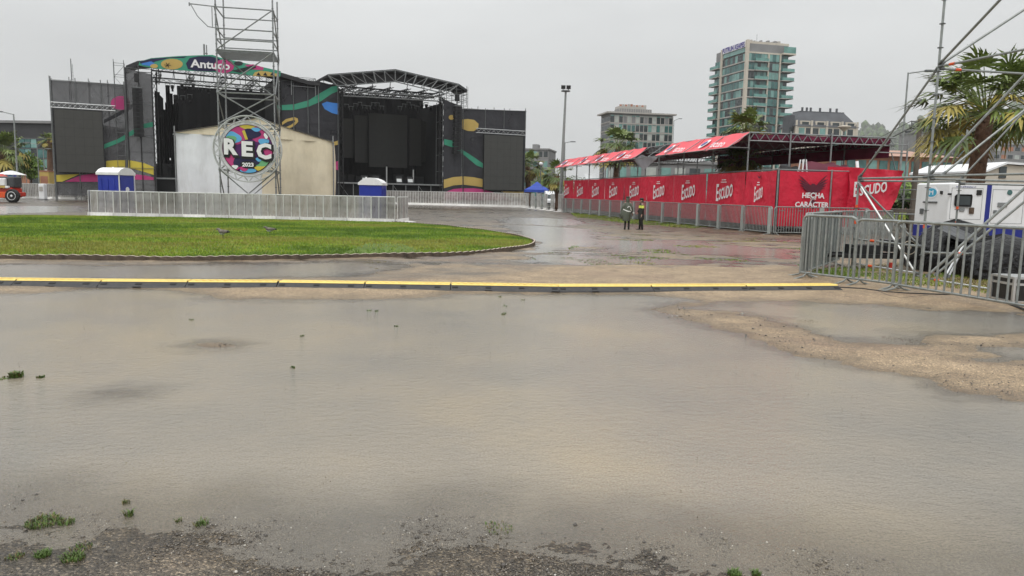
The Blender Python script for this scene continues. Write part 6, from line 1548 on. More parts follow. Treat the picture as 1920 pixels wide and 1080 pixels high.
# hills on the right
hp = [(1480, 262), (1560, 256), (1610, 248), (1680, 240), (1740, 236), (1800, 226), (1860, 215), (1920, 208), (2050, 200), (2250, 210)]
rowsH = []
for d_, f_ in ((1800, 0), (1900, .35), (2040, .75), (2200, 1.0), (2350, .8), (2550, 0)):
    r_ = []
    for i in range(60):
        px = 1470+i*13; py = np.interp(px, [p[0] for p in hp], [p[1] for p in hp]); q = at(px, py, 2200)
        z = q.z*f_*(1+.10*math.sin(i*.9+d_*.01)*min(1, f_*2)+.05*math.sin(i*2.3+d_*.02)); r_.append((q.x*d_/2200, d_, max(-1, z)-(1 if f_ == 0 else 0)))
    rowsH.append(r_)
m = MB(); m.add([p for r in rowsH for p in r], [(k*60+i, k*60+i+1, (k+1)*60+i+1, (k+1)*60+i) for k in range(5) for i in range(59)], mat('hill_green', (.05, .065, .035), .9, 0, .4, .02, det=10))
solo('hills', m, None, None, kind='structure', smooth=True)
rnd = random.Random(4); m = MB()
for i in range(2600):
    k = rnd.uniform(0, 3); i_ = rnd.uniform(1, 57); a_, b_ = int(k), int(i_); fa2, fb2 = k-a_, i_-b_
    p = (Vector(rowsH[a_][b_])*(1-fa2)+Vector(rowsH[a_+1][b_])*fa2)*(1-fb2)+(Vector(rowsH[a_][b_+1])*(1-fa2)+Vector(rowsH[a_+1][b_+1])*fa2)*fb2
    h = rnd.uniform(6, 15); m.ell((p.x, p.y, p.z+h*.3), (h*.7, h*.5, h), rnd.choice(['leaf_c', 'leaf_a', 'hill_green']), 6, 3)
solo('hill_trees', m, 'far wood of indistinct trees covering the misty hill', 'trees', kind='stuff')

# ---------------------------------------------------------------- lamps, poles
def lamp(label, px_top, py_top, px_b, y_, arm=(1.5, .12), r=.07, name='street_lamp', group='street lamps'):
    q = at(px_b, 350, y_); top = at(px_top, py_top, y_); t_ = thing(name, label, 'street lamp', (q.x, y_, 0), group=group)
    m = MB(); m.bar((q.x, y_, 0), (q.x, y_, top.z), r*1.3, 'galv', 8, r*.8); part(t_, 'pole', m)
    m = MB(); e = Vector((q.x+arm[0], y_, top.z+arm[1])); m.bar((q.x, y_, top.z-.05), e, r*.6, 'galv', 6); part(t_, 'arm', m)
    m = MB(); s_ = 1 if arm[0] > 0 else -1; m.rbox(min(e.x, e.x+s_*.8), max(e.x, e.x+s_*.8), y_-.14, y_+.14, e.z-.05, e.z+.09, 'steel_dark', .03); part(t_, 'lamp_head', m); return t_
lamp('tall street lamp with an arm to the right behind the scaffold', 1697, 136, 1685, 52, (1.1, .12), .07)
lamp('street lamp with an arm to the left in front of the dark building', 31, 214, 34, 100, (-1.4, .25), .10)
lamp('short street lamp before the round green tree on the left', 73, 270, 74, 95, (-.9, .1), .06)
lamp('thin street lamp nearest the left video screen', 84, 280, 85, 105, (.3, .05), .06)
lamp('street lamp mostly hidden behind the floodlight mast', 1061, 267, 1057, 115, (.8, .1), .09)
lamp('street lamp whose arm pokes out right of the grey office block', 1262, 226, 1258, 170, (1.0, .4), .09)
q = at(1050, 390, 76); tp_ = at(1073, 172, 76)
mt_ = thing('floodlight_mast', 'tall leaning grey mast with twin floodlights at the far end of the stand', 'floodlight', (q.x, 76, 0))
m = MB(); m.bar((q.x, 76, 0), (q.x+.25, 76, tp_.z), .2, 'galv', 9, .1); part(mt_, 'pole', m)
m = MB(); T_ = Vector((q.x+.25, 76, tp_.z)); m.slab_z([(T_.x+.45*math.cos(i*.628), 76+.45*math.sin(i*.628)) for i in range(10)], T_.z, T_.z+.1, 'steel_dark'); part(mt_, 'platform', m)
for s_ in (-1, 1):
    m = MB(); m.box((T_.x+s_*.26, 75.9, T_.z+.42), (.42, .3, .36), 'steel_dark', rx=.3); m.box((T_.x+s_*.26, 75.74, T_.z+.38), (.34, .03, .28), 'glass_dark', rx=.3); m.bar((T_.x+s_*.26, 76, T_.z+.1), (T_.x+s_*.26, 76, T_.z+.3), .04, 'steel_dark', 5); part(mt_, 'floodlight', m)
q = at(1712, 380, 42); zt2 = at(1723, 223, 42).z
up_ = thing('utility_pole', 'dark wooden utility pole with a cross arm behind the trailer', 'utility pole', (q.x, 42, 0))
m = MB(); m.bar((q.x, 42, 0), (q.x, 42, zt2), .17, 'wood_pole', 8, .12); part(up_, 'pole', m)
m = MB(); m.bar((q.x, 42, zt2-.15), (q.x-.5, 42, zt2-.13), .03, 'steel_dark', 5); m.bar((q.x, 42, zt2-.5), (q.x-.55, 42, zt2-.5), .03, 'steel_dark', 5); m.bar((q.x-.45, 42, zt2-.13), (q.x-.45, 42, zt2-.6), .035, 'steel_dark', 5)
for k in range(3): m.ell((q.x-.4-.07*k, 41.95, zt2-.32-.06*k), (.06, .06, .08), 'steel_dark', 7, 4)
m.bar((q.x-.6, 42, zt2-.36), (q.x-.25, 42, zt2-.42), .03, 'steel_dark', 5); part(up_, 'cross_arm', m)
q = at(1575, 350, 62); zt2 = at(1590, 240, 62).z
m0 = thing('park_lamp', 'lamp with a shallow dish head rising behind the stand roof', 'street lamp', (q.x, 62, 0), group='street lamps')
m = MB(); m.bar((q.x, 62, 0), (q.x, 62, zt2), .06, 'steel_dark', 7); part(m0, 'pole', m)
m = MB(); R_ = lambda r, z: [(q.x+r*math.cos(i*.4488), 62+r*math.sin(i*.4488), z) for i in range(14)]
m.loft([R_(.08, zt2-.3), R_(.25, zt2-.12), R_(.5, zt2+.06), R_(.5, zt2+.14), R_(.2, zt2+.2)], 'cream_wall'); part(m0, 'lamp_head', m)
q = at(1013, 350, 112); m0 = thing('park_lamp', 'thin park lamp with a pale globe in front of the glass office building', 'street lamp', (q.x, 112, 0), group='street lamps')
m = MB(); m.bar((q.x, 112, 0), (q.x, 112, at(1013, 308, 112).z), .08, 'steel_dark', 6); part(m0, 'pole', m)
m = MB(); m.ell((q.x, 112, at(1013, 307, 112).z), (.3, .3, .28), 'white_plastic', 9, 6); part(m0, 'lamp_head', m)
for k, (za, zb2) in enumerate(((-.13, 236), (-.5, 246))):
    A_ = Vector((at(1712, 380, 42).x-.5, 42, at(1723, 223, 42).z+za)); B_ = at(1580, zb2+14, 240); m = MB(); C_ = at(2050, zb2+10, 30)
    m.path([A_.lerp(B_, t_/8)-Vector((0, 0, 2.5*math.sin(math.pi*t_/8))) for t_ in range(9)], .02+.015*k, 'cable', 4); m.path([A_.lerp(C_, t_/8)-Vector((0, 0, .5*math.sin(math.pi*t_/8))) for t_ in range(9)], .012, 'cable', 4)
    solo('overhead_wire', m, ('upper' if k == 0 else 'lower')+' overhead wire running from the cross arm of the utility pole', 'wire', tuple(A_), group='overhead wires')
A_, B_ = at(1640, 334, 44), at(2000, 302, 44); m = MB(); m.path([A_.lerp(B_, t_/8)-Vector((0, 0, .25*math.sin(math.pi*t_/8))) for t_ in range(9)], .025, 'cable', 4)

# ---------------------------------------------------------------- far left machinery, gazebo, van
q = at(0, 370, 68); bx_, by_ = q.x, 68
th = thing('telehandler', 'red telehandler cut by the left edge of the photo', 'work vehicle', (bx_, by_, 0))
def tq(px, py): p = at(px, py, by_); return p.x, p.z
wx, _ = tq(28.5, 366); m = MB(); wheel(m, (wx, by_-.35, .62), .62, .42, rim='white_paint'); part(th, 'wheel', m, True)
m = MB(); wheel(m, (tq(6, 370)[0], by_+1.2, .55), .55, .42, rim='hubcap'); part(th, 'wheel', m, True)
m = MB(); wheel(m, (wx-3.4, by_-.35, .62), .62, .42, rim='white_paint'); part(th, 'wheel', m, True)
x1, z1_ = tq(22, 352); m = MB(); m.rbox(bx_-4.2, x1, by_, by_+1.5, .45, 1.35, 'red_paint', .08); m.rbox(x1-.3, x1+.5, by_+.2, by_+1.2, .55, .95, 'red_paint', .05)
m.rbox(bx_-4.2, wx-.65, by_-.1, by_+.1, .42, .95, 'orange_paint', .04); part(th, 'chassis', m)
m = MB(); m.rbox(bx_-3.0, tq(24, 340)[0], by_+.1, by_+1.3, 1.35, tq(20, 331)[1], 'tarp_grey', .08); part(th, 'engine_cover', m)
m = MB(); m.rbox(tq(-6, 340)[0], tq(12, 340)[0], by_-.25, by_+.1, 1.5, tq(6, 334)[1], 'white_plastic', .06); m.rbox(tq(6, 340)[0], tq(17, 340)[0], by_-.2, by_+.1, 1.28, 1.5, 'white_plastic', .04); m.box((tq(2, 340)[0], by_-.12, 1.42), (.9, .2, .2), 'ochre'); part(th, 'load_boxes', m)
q = at(22, 335, 98); m = MB(); R4 = [(q.x-1.9, 96.5, 2.35), (q.x+1.9, 96.5, 2.25), (q.x+1.9, 99.5, 2.35), (q.x-1.9, 99.5, 2.35)]
gt = thing('gazebo', 'low white canopy with a blue side wall behind the telehandler', 'canopy', (q.x, 98, 0), group='small canopies')
zc_ = at(24, 320, 98).z; zl_ = at(40, 328, 98).z
m = MB(); m.loft([[(q.x-1.1, 96.6, zl_), (q.x+1.1, 96.6, zl_), (q.x+1.1, 99.4, zl_), (q.x-1.1, 99.4, zl_)], [(q.x-.5, 97.6, zc_-.1), (q.x+.4, 97.6, zc_-.1), (q.x+.4, 98.4, zc_-.1), (q.x-.5, 98.4, zc_-.1)], [(q.x-.1, 97.9, zc_), (q.x+.1, 97.9, zc_), (q.x+.1, 98.1, zc_), (q.x-.1, 98.1, zc_)]], 'white_plastic'); part(gt, 'roof', m)
m = MB(); m.bb(q.x-1.0, q.x+1.05, 96.7, 96.75, 0, zl_, mat('blue_wall', (.06, .22, .38), .6, 0, .15, 1)); part(gt, 'side_wall', m)
m = MB()
for x in (-1.06, 1.06):
    for y_ in (96.7, 99.3): m.bar((q.x+x, y_, 0), (q.x+x, y_, zl_), .04, 'steel', 5)
part(gt, 'legs', m)
q = at(5, 325, 96); m = MB(); m.loft([[(q.x-2.5, 95, 2.2), (q.x+.8, 95, 2.2), (q.x+.8, 97, 2.2), (q.x-2.5, 97, 2.2)], [(q.x-1.4, 95.9, 2.9), (q.x, 95.9, 2.9), (q.x, 96.1, 2.9), (q.x-1.4, 96.1, 2.9)]], 'red_paint')
for x in (-2.4, .7): m.bar((q.x+x, 95.1, 0), (q.x+x, 95.1, 2.2), .04, 'steel', 5)
solo('red_canopy', m, 'red canopy peak above the telehandler at the left edge', 'canopy', (q.x, 96, 0), group='small canopies')
q = at(80, 350, 82); m = MB(); m.rbox(q.x-.3, q.x+.3, 81.7, 82.3, .1, 1.75, 'white_paint', .05); m.bb(q.x-.35, q.x+.35, 81.65, 82.35, 0, .1, 'grey_wall'); m.box((q.x, 81.68, 1.2), (.4, .02, .5), 'concrete')
solo('white_cabinet', m, 'small white cabinet standing before the grey barriers on the left', 'cabinet', (q.x, 82, 0))
q = at(92, 350, 104); m = MB(); m.rbox(q.x-.7, q.x+.7, 103, 104.5, .0, 3.4, 'ochre', .06); m.bb(q.x-.75, q.x+.75, 102.95, 104.55, 3.4, 3.55, 'brick'); m.bb(q.x-.5, q.x+.5, 102.97, 103, 1.2, 2.8, 'brick')
solo('ticket_booth', m, 'orange booth beside the left video screen', 'booth', (q.x, 104, 0))
q = at(1007, 350, 104); gz = thing('gazebo', 'blue pop up gazebo beside the white van', 'canopy', (q.x, 104, 0), group='small canopies'); zl_ = at(1007, 361, 104).z; zl_ = 2.3; zc_ = at(1007, 347, 104).z+.3
w_ = 1.75; m = MB(); sq_ = lambda h, z: [(q.x-h, 104-h, z), (q.x+h, 104-h, z), (q.x+h, 104+h, z), (q.x-h, 104+h, z)]
m.loft([sq_(w_, zl_-.35), sq_(w_, zl_), sq_(w_*.45, zl_+.5), sq_(.05, zl_+1.1)], 'gazebo_blue'); part(gz, 'roof', m)
for a_ in (-1, 1):
    for b_ in (-1, 1): m = MB(); m.bar((q.x+a_*w_*.97, 104+b_*w_*.97, 0), (q.x+a_*w_*.97, 104+b_*w_*.97, zl_), .035, 'steel', 5); part(gz, 'leg', m)
q = at(1036, 370, 96); vx, vy = q.x, 96; vn = thing('parked_van', 'white van facing the camera behind the barriers near the mast', 'van', (vx, vy, 0))
m = MB(); sec = lambda w2, y_, z0, z1_: [(vx-w2, y_, z0), (vx+w2, y_, z0), (vx+w2*1.0, y_, z0+(z1_-z0)*.5), (vx+w2*.88, y_, z1_), (vx-w2*.88, y_, z1_), (vx-w2, y_, z0+(z1_-z0)*.5)]
m.loft([sec(.85, vy-.1, .4, .95), sec(.95, vy+.5, .3, 1.15), sec(.97, vy+1.1, .3, 2.0), sec(.97, vy+1.6, .3, 2.15), sec(.97, vy+4.8, .3, 2.15)], 'white_paint'); part(vn, 'body', m)
m = MB(); m.add([(vx-.82, vy+.47, 1.2), (vx+.82, vy+.47, 1.2), (vx+.72, vy+1.06, 1.9), (vx-.72, vy+1.06, 1.9)], [(0, 1, 2, 3)], 'glass_dark'); part(vn, 'windscreen', m)
for s_ in (-1, 1):
    m = MB(); m.ell((vx+s_*.65, vy+.0, .75), (.15, .1, .1), 'lettering_white', 8, 5); part(vn, 'headlight', m)
    for y_ in (1.0, 3.9):
        m = MB(); n = 14; m.loft([[(vx+s_*(.95-o), vy+y_+.33*math.cos(i*2*math.pi/n), .33+.33*math.sin(i*2*math.pi/n)) for i in range(n)] for o in (0, .2)], 'rubber'); part(vn, 'wheel', m)
m = MB(); m.box((vx, vy-.08, .55), (1.7, .1, .2), 'tarp_grey'); part(vn, 'bumper', m)

# ---------------------------------------------------------------- people
def skin_mesh(name, vs, es, m, sub=1):
    me = bpy.data.meshes.new(name); me.from_pydata([v[0] for v in vs], es, []); o = bpy.data.objects.new(name, me); COL.objects.link(o)
    sk = o.modifiers.new('s', 'SKIN'); sk.use_smooth_shade = True; sb_ = o.modifiers.new('u', 'SUBSURF'); sb_.levels = sub; sb_.render_levels = sub
    for i, v in enumerate(vs):
        d = me.skin_vertices[0].data[i]; r = v[1]; d.radius = (r, r) if not isinstance(r, tuple) else r; d.use_root = (i == 0)
    bpy.context.view_layer.update(); dg = bpy.context.evaluated_depsgraph_get()
    out = bpy.data.meshes.new_from_object(o.evaluated_get(dg)); bpy.data.objects.remove(o); bpy.data.meshes.remove(me)
    out.materials.clear(); out.materials.append(MATS[m])
    for p in out.polygons: p.use_smooth = True; p.material_index = 0
    return out
def body_mesh(arms, legs):
    vs = [((0, 0, .96), .13), ((0, 0, 1.1), .125), ((0, -.005, 1.28), .15), ((0, .01, 1.42), .12), ((0, .01, 1.49), .055), ((0, 0, 1.545), .062), ((0, -.012, 1.60), .085), ((0, -.002, 1.67), .088), ((0, .005, 1.725), .055)]
    es = [(i, i+1) for i in range(8)]
    def ch(start, pts):
        p = start
        for q in pts: vs.append(q); es.append((p, len(vs)-1)); p = len(vs)-1
        return p
    ch(6, [((0, -.095, 1.612), .016), ((0, -.112, 1.60), .012)])
    for s_ in (-1, 1): ch(6, [((s_*.085, .012, 1.62), .014), ((s_*.098, .02, 1.635), .012)])
    for s_, (el, wr, hd) in zip((-1, 1), arms):
        p = ch(3, [((s_*.18, .01, 1.42), .06), (el, .045), (wr, .03), (hd, .032)])
        h = Vector(hd); d = (Vector(hd)-Vector(wr)).normalized(); sd_ = d.cross(Vector((0, 1, 0.2))).normalized()
        for k in range(4):
            o = sd_*(-.03+.02*k); L_ = (.055, .068, .064, .048)[k]
            ch(p, [(tuple(h+d*.035+o), .0095), (tuple(h+d*(.035+L_*.5)+o), .0085), (tuple(h+d*(.035+L_)+o+Vector((0, -.014, 0))), .007)])
        ch(p, [(tuple(h+Vector((0, -.03, 0))+d*.005), .0105), (tuple(h+Vector((0, -.045, 0))+d*.035), .0085)])
    for s_, (kn, an) in zip((-1, 1), legs):
        ch(0, [((s_*.095, 0, .88), .088), (kn, .058), (an, .042), ((an[0], an[1]-.02, .05), .045), ((an[0]+s_*.02, an[1]-.13, .035), .038), ((an[0]+s_*.025, an[1]-.2, .03), .026)])
    return skin_mesh('person', vs, es, 'skin')
def person(label, p, H, rz, arms, legs, coat, cap, reflect, wd_=.92):
    s_ = H/1.76; o = bpy.data.objects.new('person', body_mesh(arms, legs)); COL.objects.link(o); BASE[o.name] = Vector((0, 0, 0)); tag(o, label, 'person', 'people standing by the red stand')
    rings_leg = []
    m = MB()
    for s2, (kn, an) in zip((-1, 1), legs):
        q = [((s2*.095, 0, .93), .10), ((s2*.095, 0, .80), .098), (kn, .07), ((an[0], an[1], .12), .06)]
        m.path([a[0] for a in q], [a[1] for a in q], 'trouser', 10)
    part(o, 'trousers', m, True)
    for s2, (kn, an) in zip((-1, 1), legs):
        m = MB(); m.path([(an[0], an[1], .3), (an[0], an[1], .1), (an[0], an[1]-.02, .05)], [.062, .058, .06], 'rubber', 10); m.ell((an[0]+s2*.012, an[1]-.1, .045), (.052, .15, .045), 'rubber', 10, 6); part(o, 'boot', m, True)
    coat(o); cap(o); reflect(o)
    m = MB()
    for s2 in (-1, 1): m.ell((s2*.032, -.09, 1.645), (.011, .008, .007), 'hair', 6, 4)
    part(o, 'eyes', m)
    o.location = p; o.rotation_euler.z = rz; o.scale = (s_*wd_, s_*wd_, s_); return o
def ringz(z, rx, ry, ox=0, oy=0, n=18, wv=.0, ph=0): return [(ox+rx*(1+wv*math.sin(4*a+ph))*math.cos(a), oy+ry*(1+wv*math.sin(5*a+ph))*math.sin(a), z+wv*.25*math.sin(3*a+ph)) for a in [2*math.pi*i/n for i in range(n)]]
def poncho(o):
    m = MB(); m.loft([ringz(.50, .25, .2, .05, .05, wv=.09), ringz(.62, .255, .2, .05, .05, wv=.10, ph=.4), ringz(.80, .26, .2, .04, .05, wv=.08, ph=.8), ringz(.98, .255, .19, .02, .03, wv=.05), ringz(1.2, .235, .17, .0, .01, wv=.03), ringz(1.36, .25, .16), ringz(1.45, .19, .12), ringz(1.5, .09, .085), ringz(1.53, .085, .085)], 'poncho', cap=False)
    for s2, dx in ((1, .10), (-1, .02)):          # wide sleeves / cape sides
        m.path([(s2*.17, 0, 1.43), (s2*(.27+dx*.4), -.02, 1.16), (s2*(.29+dx), -.06, .92)], [.085, .085, .075], 'poncho', 10)
    # wind lifts the right tail of the poncho
    m.loft([[(.12, .1, 1.2), (.26, .02, 1.22), (.24, -.06, 1.2), (.12, -.02, 1.2)], [(.18, .14, 1.02), (.40, .05, 1.0), (.36, -.08, 1.0), (.16, -.04, 1.0)], [(.16, .16, .78), (.50, .08, .80), (.44, -.06, .79), (.14, -.02, .78)], [(.12, .17, .6), (.44, .1, .62), (.40, 0, .62), (.12, .02, .6)]], 'poncho')
    part(o, 'poncho', m, True)
def hood(o):
    m = MB(); m.loft([ringz(1.50, .11, .11, 0, .02), ringz(1.58, .125, .125, 0, .015), ringz(1.66, .122, .128, 0, .015), ringz(1.71, .11, .12, 0, .01)], 'poncho', cap=False); part(o, 'hood', m, True)
    m = MB(); m.loft([ringz(1.70, .115, .12), ringz(1.76, .13, .135), ringz(1.79, .09, .1), ringz(1.795, .02, .02)], 'coat_black'); m.box((0, -.13, 1.70), (.15, .1, .012), 'coat_black', rx=.3); part(o, 'cap', m, True)
def stripes1(o):
    m = MB(); n = 18
    a_ = ringz(1.0, .27, .205, .02, .03, wv=.05); b_ = ringz(1.055, .265, .2, .02, .03, wv=.05)
    tl = lambda r, k: [(x, y_, z-.22*(x-.0)*k) for x, y_, z in r]
    m.loft([tl(a_, -1), tl(b_, -1)], 'reflective', cap=False)
    m.path([(.02, .21, 1.2), (-.08, .20, 1.27), (-.15, .16, 1.24), (-.2, .13, 1.14)], .026, 'reflective', 6); m.path([(-.2, .16, 1.12), (-.26, .1, 1.04)], .03, 'reflective', 6); m.bar((-.37, -.06, .9), (-.39, -.06, .98), .08, 'reflective', 8)
    part(o, 'reflective_stripes', m)
def coat2(o):
    m = MB(); m.loft([ringz(.62, .21, .17, wv=.05), ringz(.8, .215, .175, wv=.04), ringz(.98, .20, .16), ringz(1.1, .19, .145), ringz(1.3, .21, .15), ringz(1.41, .2, .13), ringz(1.47, .11, .1), ringz(1.52, .085, .085)], 'coat_black', cap=False)
    m.path([(-.18, 0, 1.42), (-.25, -.02, 1.15), (-.20, -.14, .98)], [.075, .062, .05], 'coat_black', 10); m.path([(.18, 0, 1.42), (.25, .02, 1.15), (.24, -.04, .9)], [.075, .062, .05], 'coat_black', 10); part(o, 'coat', m, True)
def cap2(o):
    m = MB(); m.loft([ringz(1.685, .098, .105), ringz(1.75, .118, .125, 0, -.005), ringz(1.785, .08, .09), ringz(1.79, .02, .02)], 'coat_black'); m.box((0, -.12, 1.69), (.15, .09, .012), 'coat_black', rx=.3); part(o, 'cap', m, True)
    m = MB(); m.loft([ringz(1.57, .09, .09, 0, .018), ringz(1.66, .095, .098, 0, .012), ringz(1.70, .094, .1, 0, .008)], 'hair', cap=False); part(o, 'hair', m, True)
def patches2(o):
    m = MB(); m.loft([ringz(1.24, .225, .16), ringz(1.375, .215, .15)], 'lime', cap=False)
    for s2 in (-1, 1): m.path([(s2*.2, 0, 1.36), (s2*.235, -.005, 1.22)], [.078, .072], 'lime', 10)
    part(o, 'reflective_vest_band', m)
armsA = [((-.27, -.02, 1.14), (-.33, -.06, .92), (-.345, -.075, .85)), ((.28, -.02, 1.14), (.36, -.06, .92), (.375, -.075, .85))]
legsA = [((-.11, -.01, .48), (-.12, .01, .09)), ((.11, -.01, .48), (.13, .02, .09))]
person('person in a long olive rain poncho with pale stripes seen from behind', gp(1175, 431.5) , 1.68, R(176), armsA, legsA, poncho, hood, stripes1, .82)
armsB = [((-.25, -.02, 1.15), (-.19, -.15, .98), (-.15, -.2, .94)), ((.25, .02, 1.15), (.24, -.05, .9), (.245, -.07, .83))]
legsB = [((-.09, -.02, .48), (-.10, -.03, .09)), ((.09, .01, .48), (.10, .06, .09))]
person('person in a dark coat with bright lime shoulder bands facing left', gp(1201, 432.5), 1.62, R(-78), armsB, legsB, coat2, cap2, patches2)

# ---------------------------------------------------------------- birds on the lawn
def bird(label, px, py, rz, s_):
    p = gp(px, py, .17); t_ = bpy.data.objects.new('lapwing', None)
    m = MB(); m.path([(-.17, 0, .20), (-.10, 0, .205), (-.02, 0, .19), (.06, 0, .19), (.11, 0, .22), (.135, 0, .255), (.16, 0, .265), (.185, 0, .26), (.23, 0, .25)], [.012, .03, .06, .065, .05, .03, .032, .022, .004], 'feather', 10)
    o = solo('bird', m, label, 'bird', (0, 0, 0), group='birds on the lawn', smooth=True)
    m = MB(); m.ell((.03, 0, .155), (.09, .05, .045), 'feather_white', 10, 6); m.ell((.10, 0, .195), (.03, .05, .035), 'feather_black', 8, 5); part(o, 'breast', m, True)
    m = MB(); m.path([(-.20, 0, .195), (-.12, 0, .2)], [.02, .03], 'feather_black', 6)
    for s2 in (-1, 1): m.ell((-.04, s2*.05, .195), (.12, .018, .045), 'feather', 8, 5)
    part(o, 'wings', m, True)
    m = MB()
    for s2 in (-1, 1): m.path([(0, s2*.025, .13), (.015, s2*.025, .07), (.0, s2*.025, 0)], .006, 'feather_black', 5); m.path([(0, s2*.025, .004), (.04, s2*.03, .002)], .005, 'feather_black', 4)
    part(o, 'legs', m)
    o.location = p; o.rotation_euler.z = rz; o.scale = (s_, s_, s_)
bird('bird with a white belly on the lawn, nearer to the edging', 419, 448, R(165), 1.15)
bird('brown bird on the lawn, nearer to the barriers', 507, 441, R(200), 1.05)

# ---------------------------------------------------------------- weeds, gravel, ground cover
def gz(x, y_):
    j = int(np.argmin(np.abs(rows-y_))); i = int(np.argmin(np.abs(GX[j]-x))); return max(0.0, float(Z[j*nc+i]))
def weed(label, px, py, r, h, n, grp=None, dry=.2, seed=None):
    p = gp(px, py); rnd = random.Random(seed or int(px*7+py)); m = MB(); z = gz(p.x, p.y)-.004
    for i in range(n*3):
        a_ = rnd.uniform(0, 6.28); d = r*math.sqrt(rnd.random()); b_ = Vector((p.x+d*math.cos(a_), p.y+d*math.sin(a_), z)); a2 = rnd.uniform(0, 6.28); L_ = h*rnd.uniform(.5, 1.2); ln = Vector((math.cos(a2), math.sin(a2), 0))*L_*rnd.uniform(.2, .9); w = Vector((-math.sin(a2), math.cos(a2), 0))*rnd.uniform(.0012, .003)*(1+h*6)*(2.2 if p.y > 5.5 else 1)
        mt = 'weed_dry' if rnd.random() < dry else 'weed'; mid = b_+ln*.45+Vector((0, 0, L_*.6)); tip = b_+ln+Vector((0, 0, L_*.75))
        m.add([b_-w*.6, b_+w*.6, mid+w, mid-w, tip], [(0, 1, 2, 3), (3, 2, 4)], mt)
    solo('weed_tuft', m, label, 'weed', (p.x, p.y, 0), group=grp or 'weed tufts in the foreground')
for a in [('largest low weed tuft at the lower left edge of the puddle', 82, 980, .085, .035, 110, .3), ('sparse weed tuft just right of the largest one at the lower left', 124, 981, .04, .035, 28, .3), ('bright weed tuft in the gravel at the bottom left corner', 80, 1043, .035, .03, 60, .05), ('bright ragged weed tuft right of the bottom left one', 137, 1050, .05, .03, 70, .1),
          ('pale weed strand above the ragged tuft in the gravel', 152, 1027, .05, .025, 24, .3), ('dull weed tuft nearest the bottom left corner', 28, 1046, .04, .02, 30, .5), ('small upright weed tuft alone in the shallows on the left', 242, 967, .022, .045, 18, .2), ('dark weed sprig above the upright tuft in the shallows', 236, 944, .018, .03, 12, .4),
          ('spiky low weed left of centre at the puddle edge', 378, 984, .035, .035, 22, .3), ('faint weed stalk left of the spiky weed at the puddle edge', 335, 978, .015, .03, 8, .4), ('tangled olive weed strands on the gravel left of centre', 935, 990, .08, .02, 36, .5), ('bright weed tuft cut by the bottom edge right of centre', 1377, 1078, .03, .03, 50, .05), ('second bright weed tuft cut by the bottom edge right of centre', 1418, 1078, .02, .03, 36, .1),
          ('dark green clump standing in the water at the left edge', 32, 707, .05, .07, 46, .1), ('flat weed bits left of the dark green clump in the water', 10, 709, .07, .02, 22, .3), ('starry small weed right of the dark green clump in the water', 76, 708, .03, .03, 16, .3)]:
    weed(*a[:6], dry=a[6])
for px, py in ((360, 600), (568, 631), (692, 583), (706, 584), (948, 574), (938, 557), (944, 590), (980, 563), (945, 588), (550, 690), (104+640, 612)): weed('small green sprig floating in the wide muddy puddle', px, py, .032, .03, 5, grp='sprigs floating in the puddle')
def strip(name, label, poly, n, h, w, mats, dens=None):
    P = gpoly(poly); x0, x1 = min(p[0] for p in P), max(p[0] for p in P); y0, y1 = min(p[1] for p in P), max(p[1] for p in P)
    x = rng.uniform(x0, x1, n*4); y_ = rng.uniform(y0, y1, n*4); s_ = sdpoly(x, y_, P); k = s_ > 0
    if dens is not None: k &= fbm(x, y_, dens[0], 4, dens[2]) > dens[1]
    x, y_ = x[k][:n], y_[k][:n]
    if len(x) < 5: return
    zz_ = np.array([gz(a, b) for a, b in zip(x[:1], y_[:1])]).mean()*0+.0
    o = blades(name, x, y_, np.full(len(x), zz_), h, w, [MATS[q] if isinstance(q, str) else q for q in mats], lean=.8); tag(o, label, 'grass')
strip('verge_grass', 'strip of wet grass along the fence below the red stand', [(1070, 400), (1130, 401), (1260, 414), (1340, 424), (1300, 430), (1180, 420), (1080, 408)], 14000, .09, .05, [g1, g2, g4, g2])
strip('weedy_patch', 'patchy weeds between the fence and the stand on the right', [(1100, 440), (1500, 440), (1510, 520), (1250, 500), (1050, 478)], 12000, .025, .05, [g1, g2, 'weed_dry', g4], (.6, .09, 51))
strip('scrub_grass', 'rough grass growing under the scaffold behind the near fence', [(1520, 508), (1700, 495), (1920, 500), (1990, 570), (1800, 548), (1650, 532), (1530, 522)], 16000, .07, .03, [g1, g2, g4, 'weed_dry'], (.8, -.04, 52))
strip('far_bank_grass', 'bank of grass behind the sagging banner and the utility pole', [(1640, 398), (1760, 402), (1800, 420), (1640, 412)], 9000, .3, .12, [g2, g3, g4])
strip('debris', 'scattered leaf litter on the wet ground beyond the cable ramp', [(650, 488), (1000, 470), (1100, 470), (1400, 505), (1100, 525), (760, 522)], 5000, .012, .05, ['weed_dry', g1, 'bark'], (.9, .07, 53))
strip('debris', 'scattered leaf litter on the sandy ground right of the puddle', [(1290, 600), (1560, 600), (1920, 640), (1920, 720), (1640, 690), (1420, 640)], 2600, .008, .02, ['weed_dry', 'bark', 'bark'], (1.6, .16, 54))
strip('debris', 'tiny dark leaf fragments floating on the wide puddle', [(-100, 570), (1100, 565), (1300, 640), (1900, 780), (1900, 1000), (-100, 960)], 900, .007, .014, ['bark', 'weed_dry', 'feather'], (1.1, .02, 57))
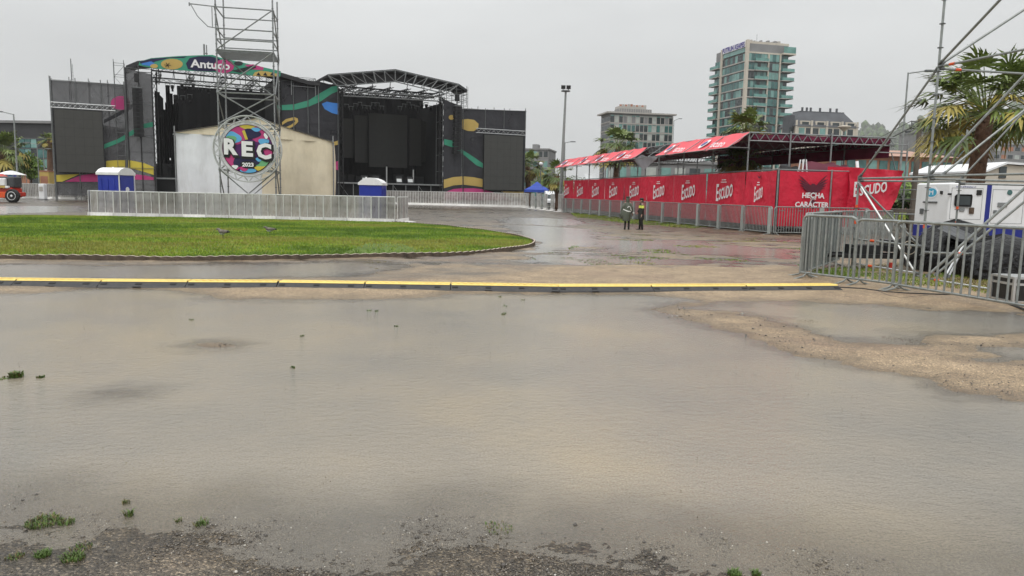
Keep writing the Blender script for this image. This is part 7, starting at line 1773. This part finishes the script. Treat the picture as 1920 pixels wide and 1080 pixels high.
# loose gravel: real small stones along the near edge and on the sandy ground
ok = near & (Y > 2.2) & (Y < 12) & (Z > -.004) & (np.abs(X) < Y*.8+.6); ids = np.nonzero(ok)[0]
wgt = np.where(Y[ids] < 5, 3.5, .12)*np.clip(.3+fbm(X[ids], Y[ids], 2.2, 3, 8)*3, .05, 1)*Y[ids]**1.2; wgt /= wgt.sum()
pk = rng.choice(ids, 26000, p=wgt); n = len(pk); r = rng.lognormal(math.log(.0046), .42, n)*np.clip(Y[pk]/5, .8, 1.6)
ctr = np.stack([X[pk]+rng.uniform(-.02, .02, n), Y[pk]+rng.uniform(-.02, .02, n), Z[pk]+r*.25], -1)
dirs = np.array([(1, 0, 0), (0, 1, 0), (-1, 0, 0), (0, -1, 0), (0, 0, .75), (0, 0, -.6)])
ang = rng.uniform(0, 6.28, n); ca, sa = np.cos(ang), np.sin(ang); V_ = np.zeros((n, 6, 3))
for k in range(6):
    d = dirs[k]*rng.uniform(.7, 1.2, (n, 1)); V_[:, k, 0] = ctr[:, 0]+(d[:, 0]*ca-d[:, 1]*sa)*r; V_[:, k, 1] = ctr[:, 1]+(d[:, 0]*sa+d[:, 1]*ca)*r; V_[:, k, 2] = ctr[:, 2]+d[:, 2]*r
Ft = np.array([(0, 1, 4), (1, 2, 4), (2, 3, 4), (3, 0, 4), (1, 0, 5), (2, 1, 5), (3, 2, 5), (0, 3, 5)])
me = np_mesh('gravel', V_.reshape(-1, 3), (Ft[None]+(np.arange(n)*6)[:, None, None]).reshape(-1, 3))
for q in ((.16, .14, .12), (.09, .08, .07), (.26, .225, .18), (.5, .47, .42)): me.materials.append(mat('stone_%d' % int(q[0]*100), q, .4, 0, .3, 40))
me.polygons.foreach_set('material_index', np.repeat(rng.choice([0, 1, 2, 3], n, p=[.46, .3, .21, .03]), 8).astype(np.int32))
o = link('gravel', me, kind='stuff'); tag(o, 'loose wet gravel along the near edge of the puddle and on the sandy ground', 'gravel')

# ---------------------------------------------------------------- misty air
hm = bpy.data.materials.new('mist'); hm.use_nodes = True; t = hm.node_tree; t.nodes.clear()
pv = nd(t, 'ShaderNodeVolumePrincipled'); pv.inputs['Color'].default_value = (.985, .99, .99, 1); pv.inputs['Density'].default_value = .00016; pv.inputs['Anisotropy'].default_value = .1
ov = nd(t, 'ShaderNodeOutputMaterial'); t.links.new(pv.outputs[0], ov.inputs['Volume'])
m = MB(); MATS['mist'] = hm; m.bb(-3900, 3900, -1200, 2750, -3, 330, 'mist')
o = solo('haze', m, None, None, kind='stuff');
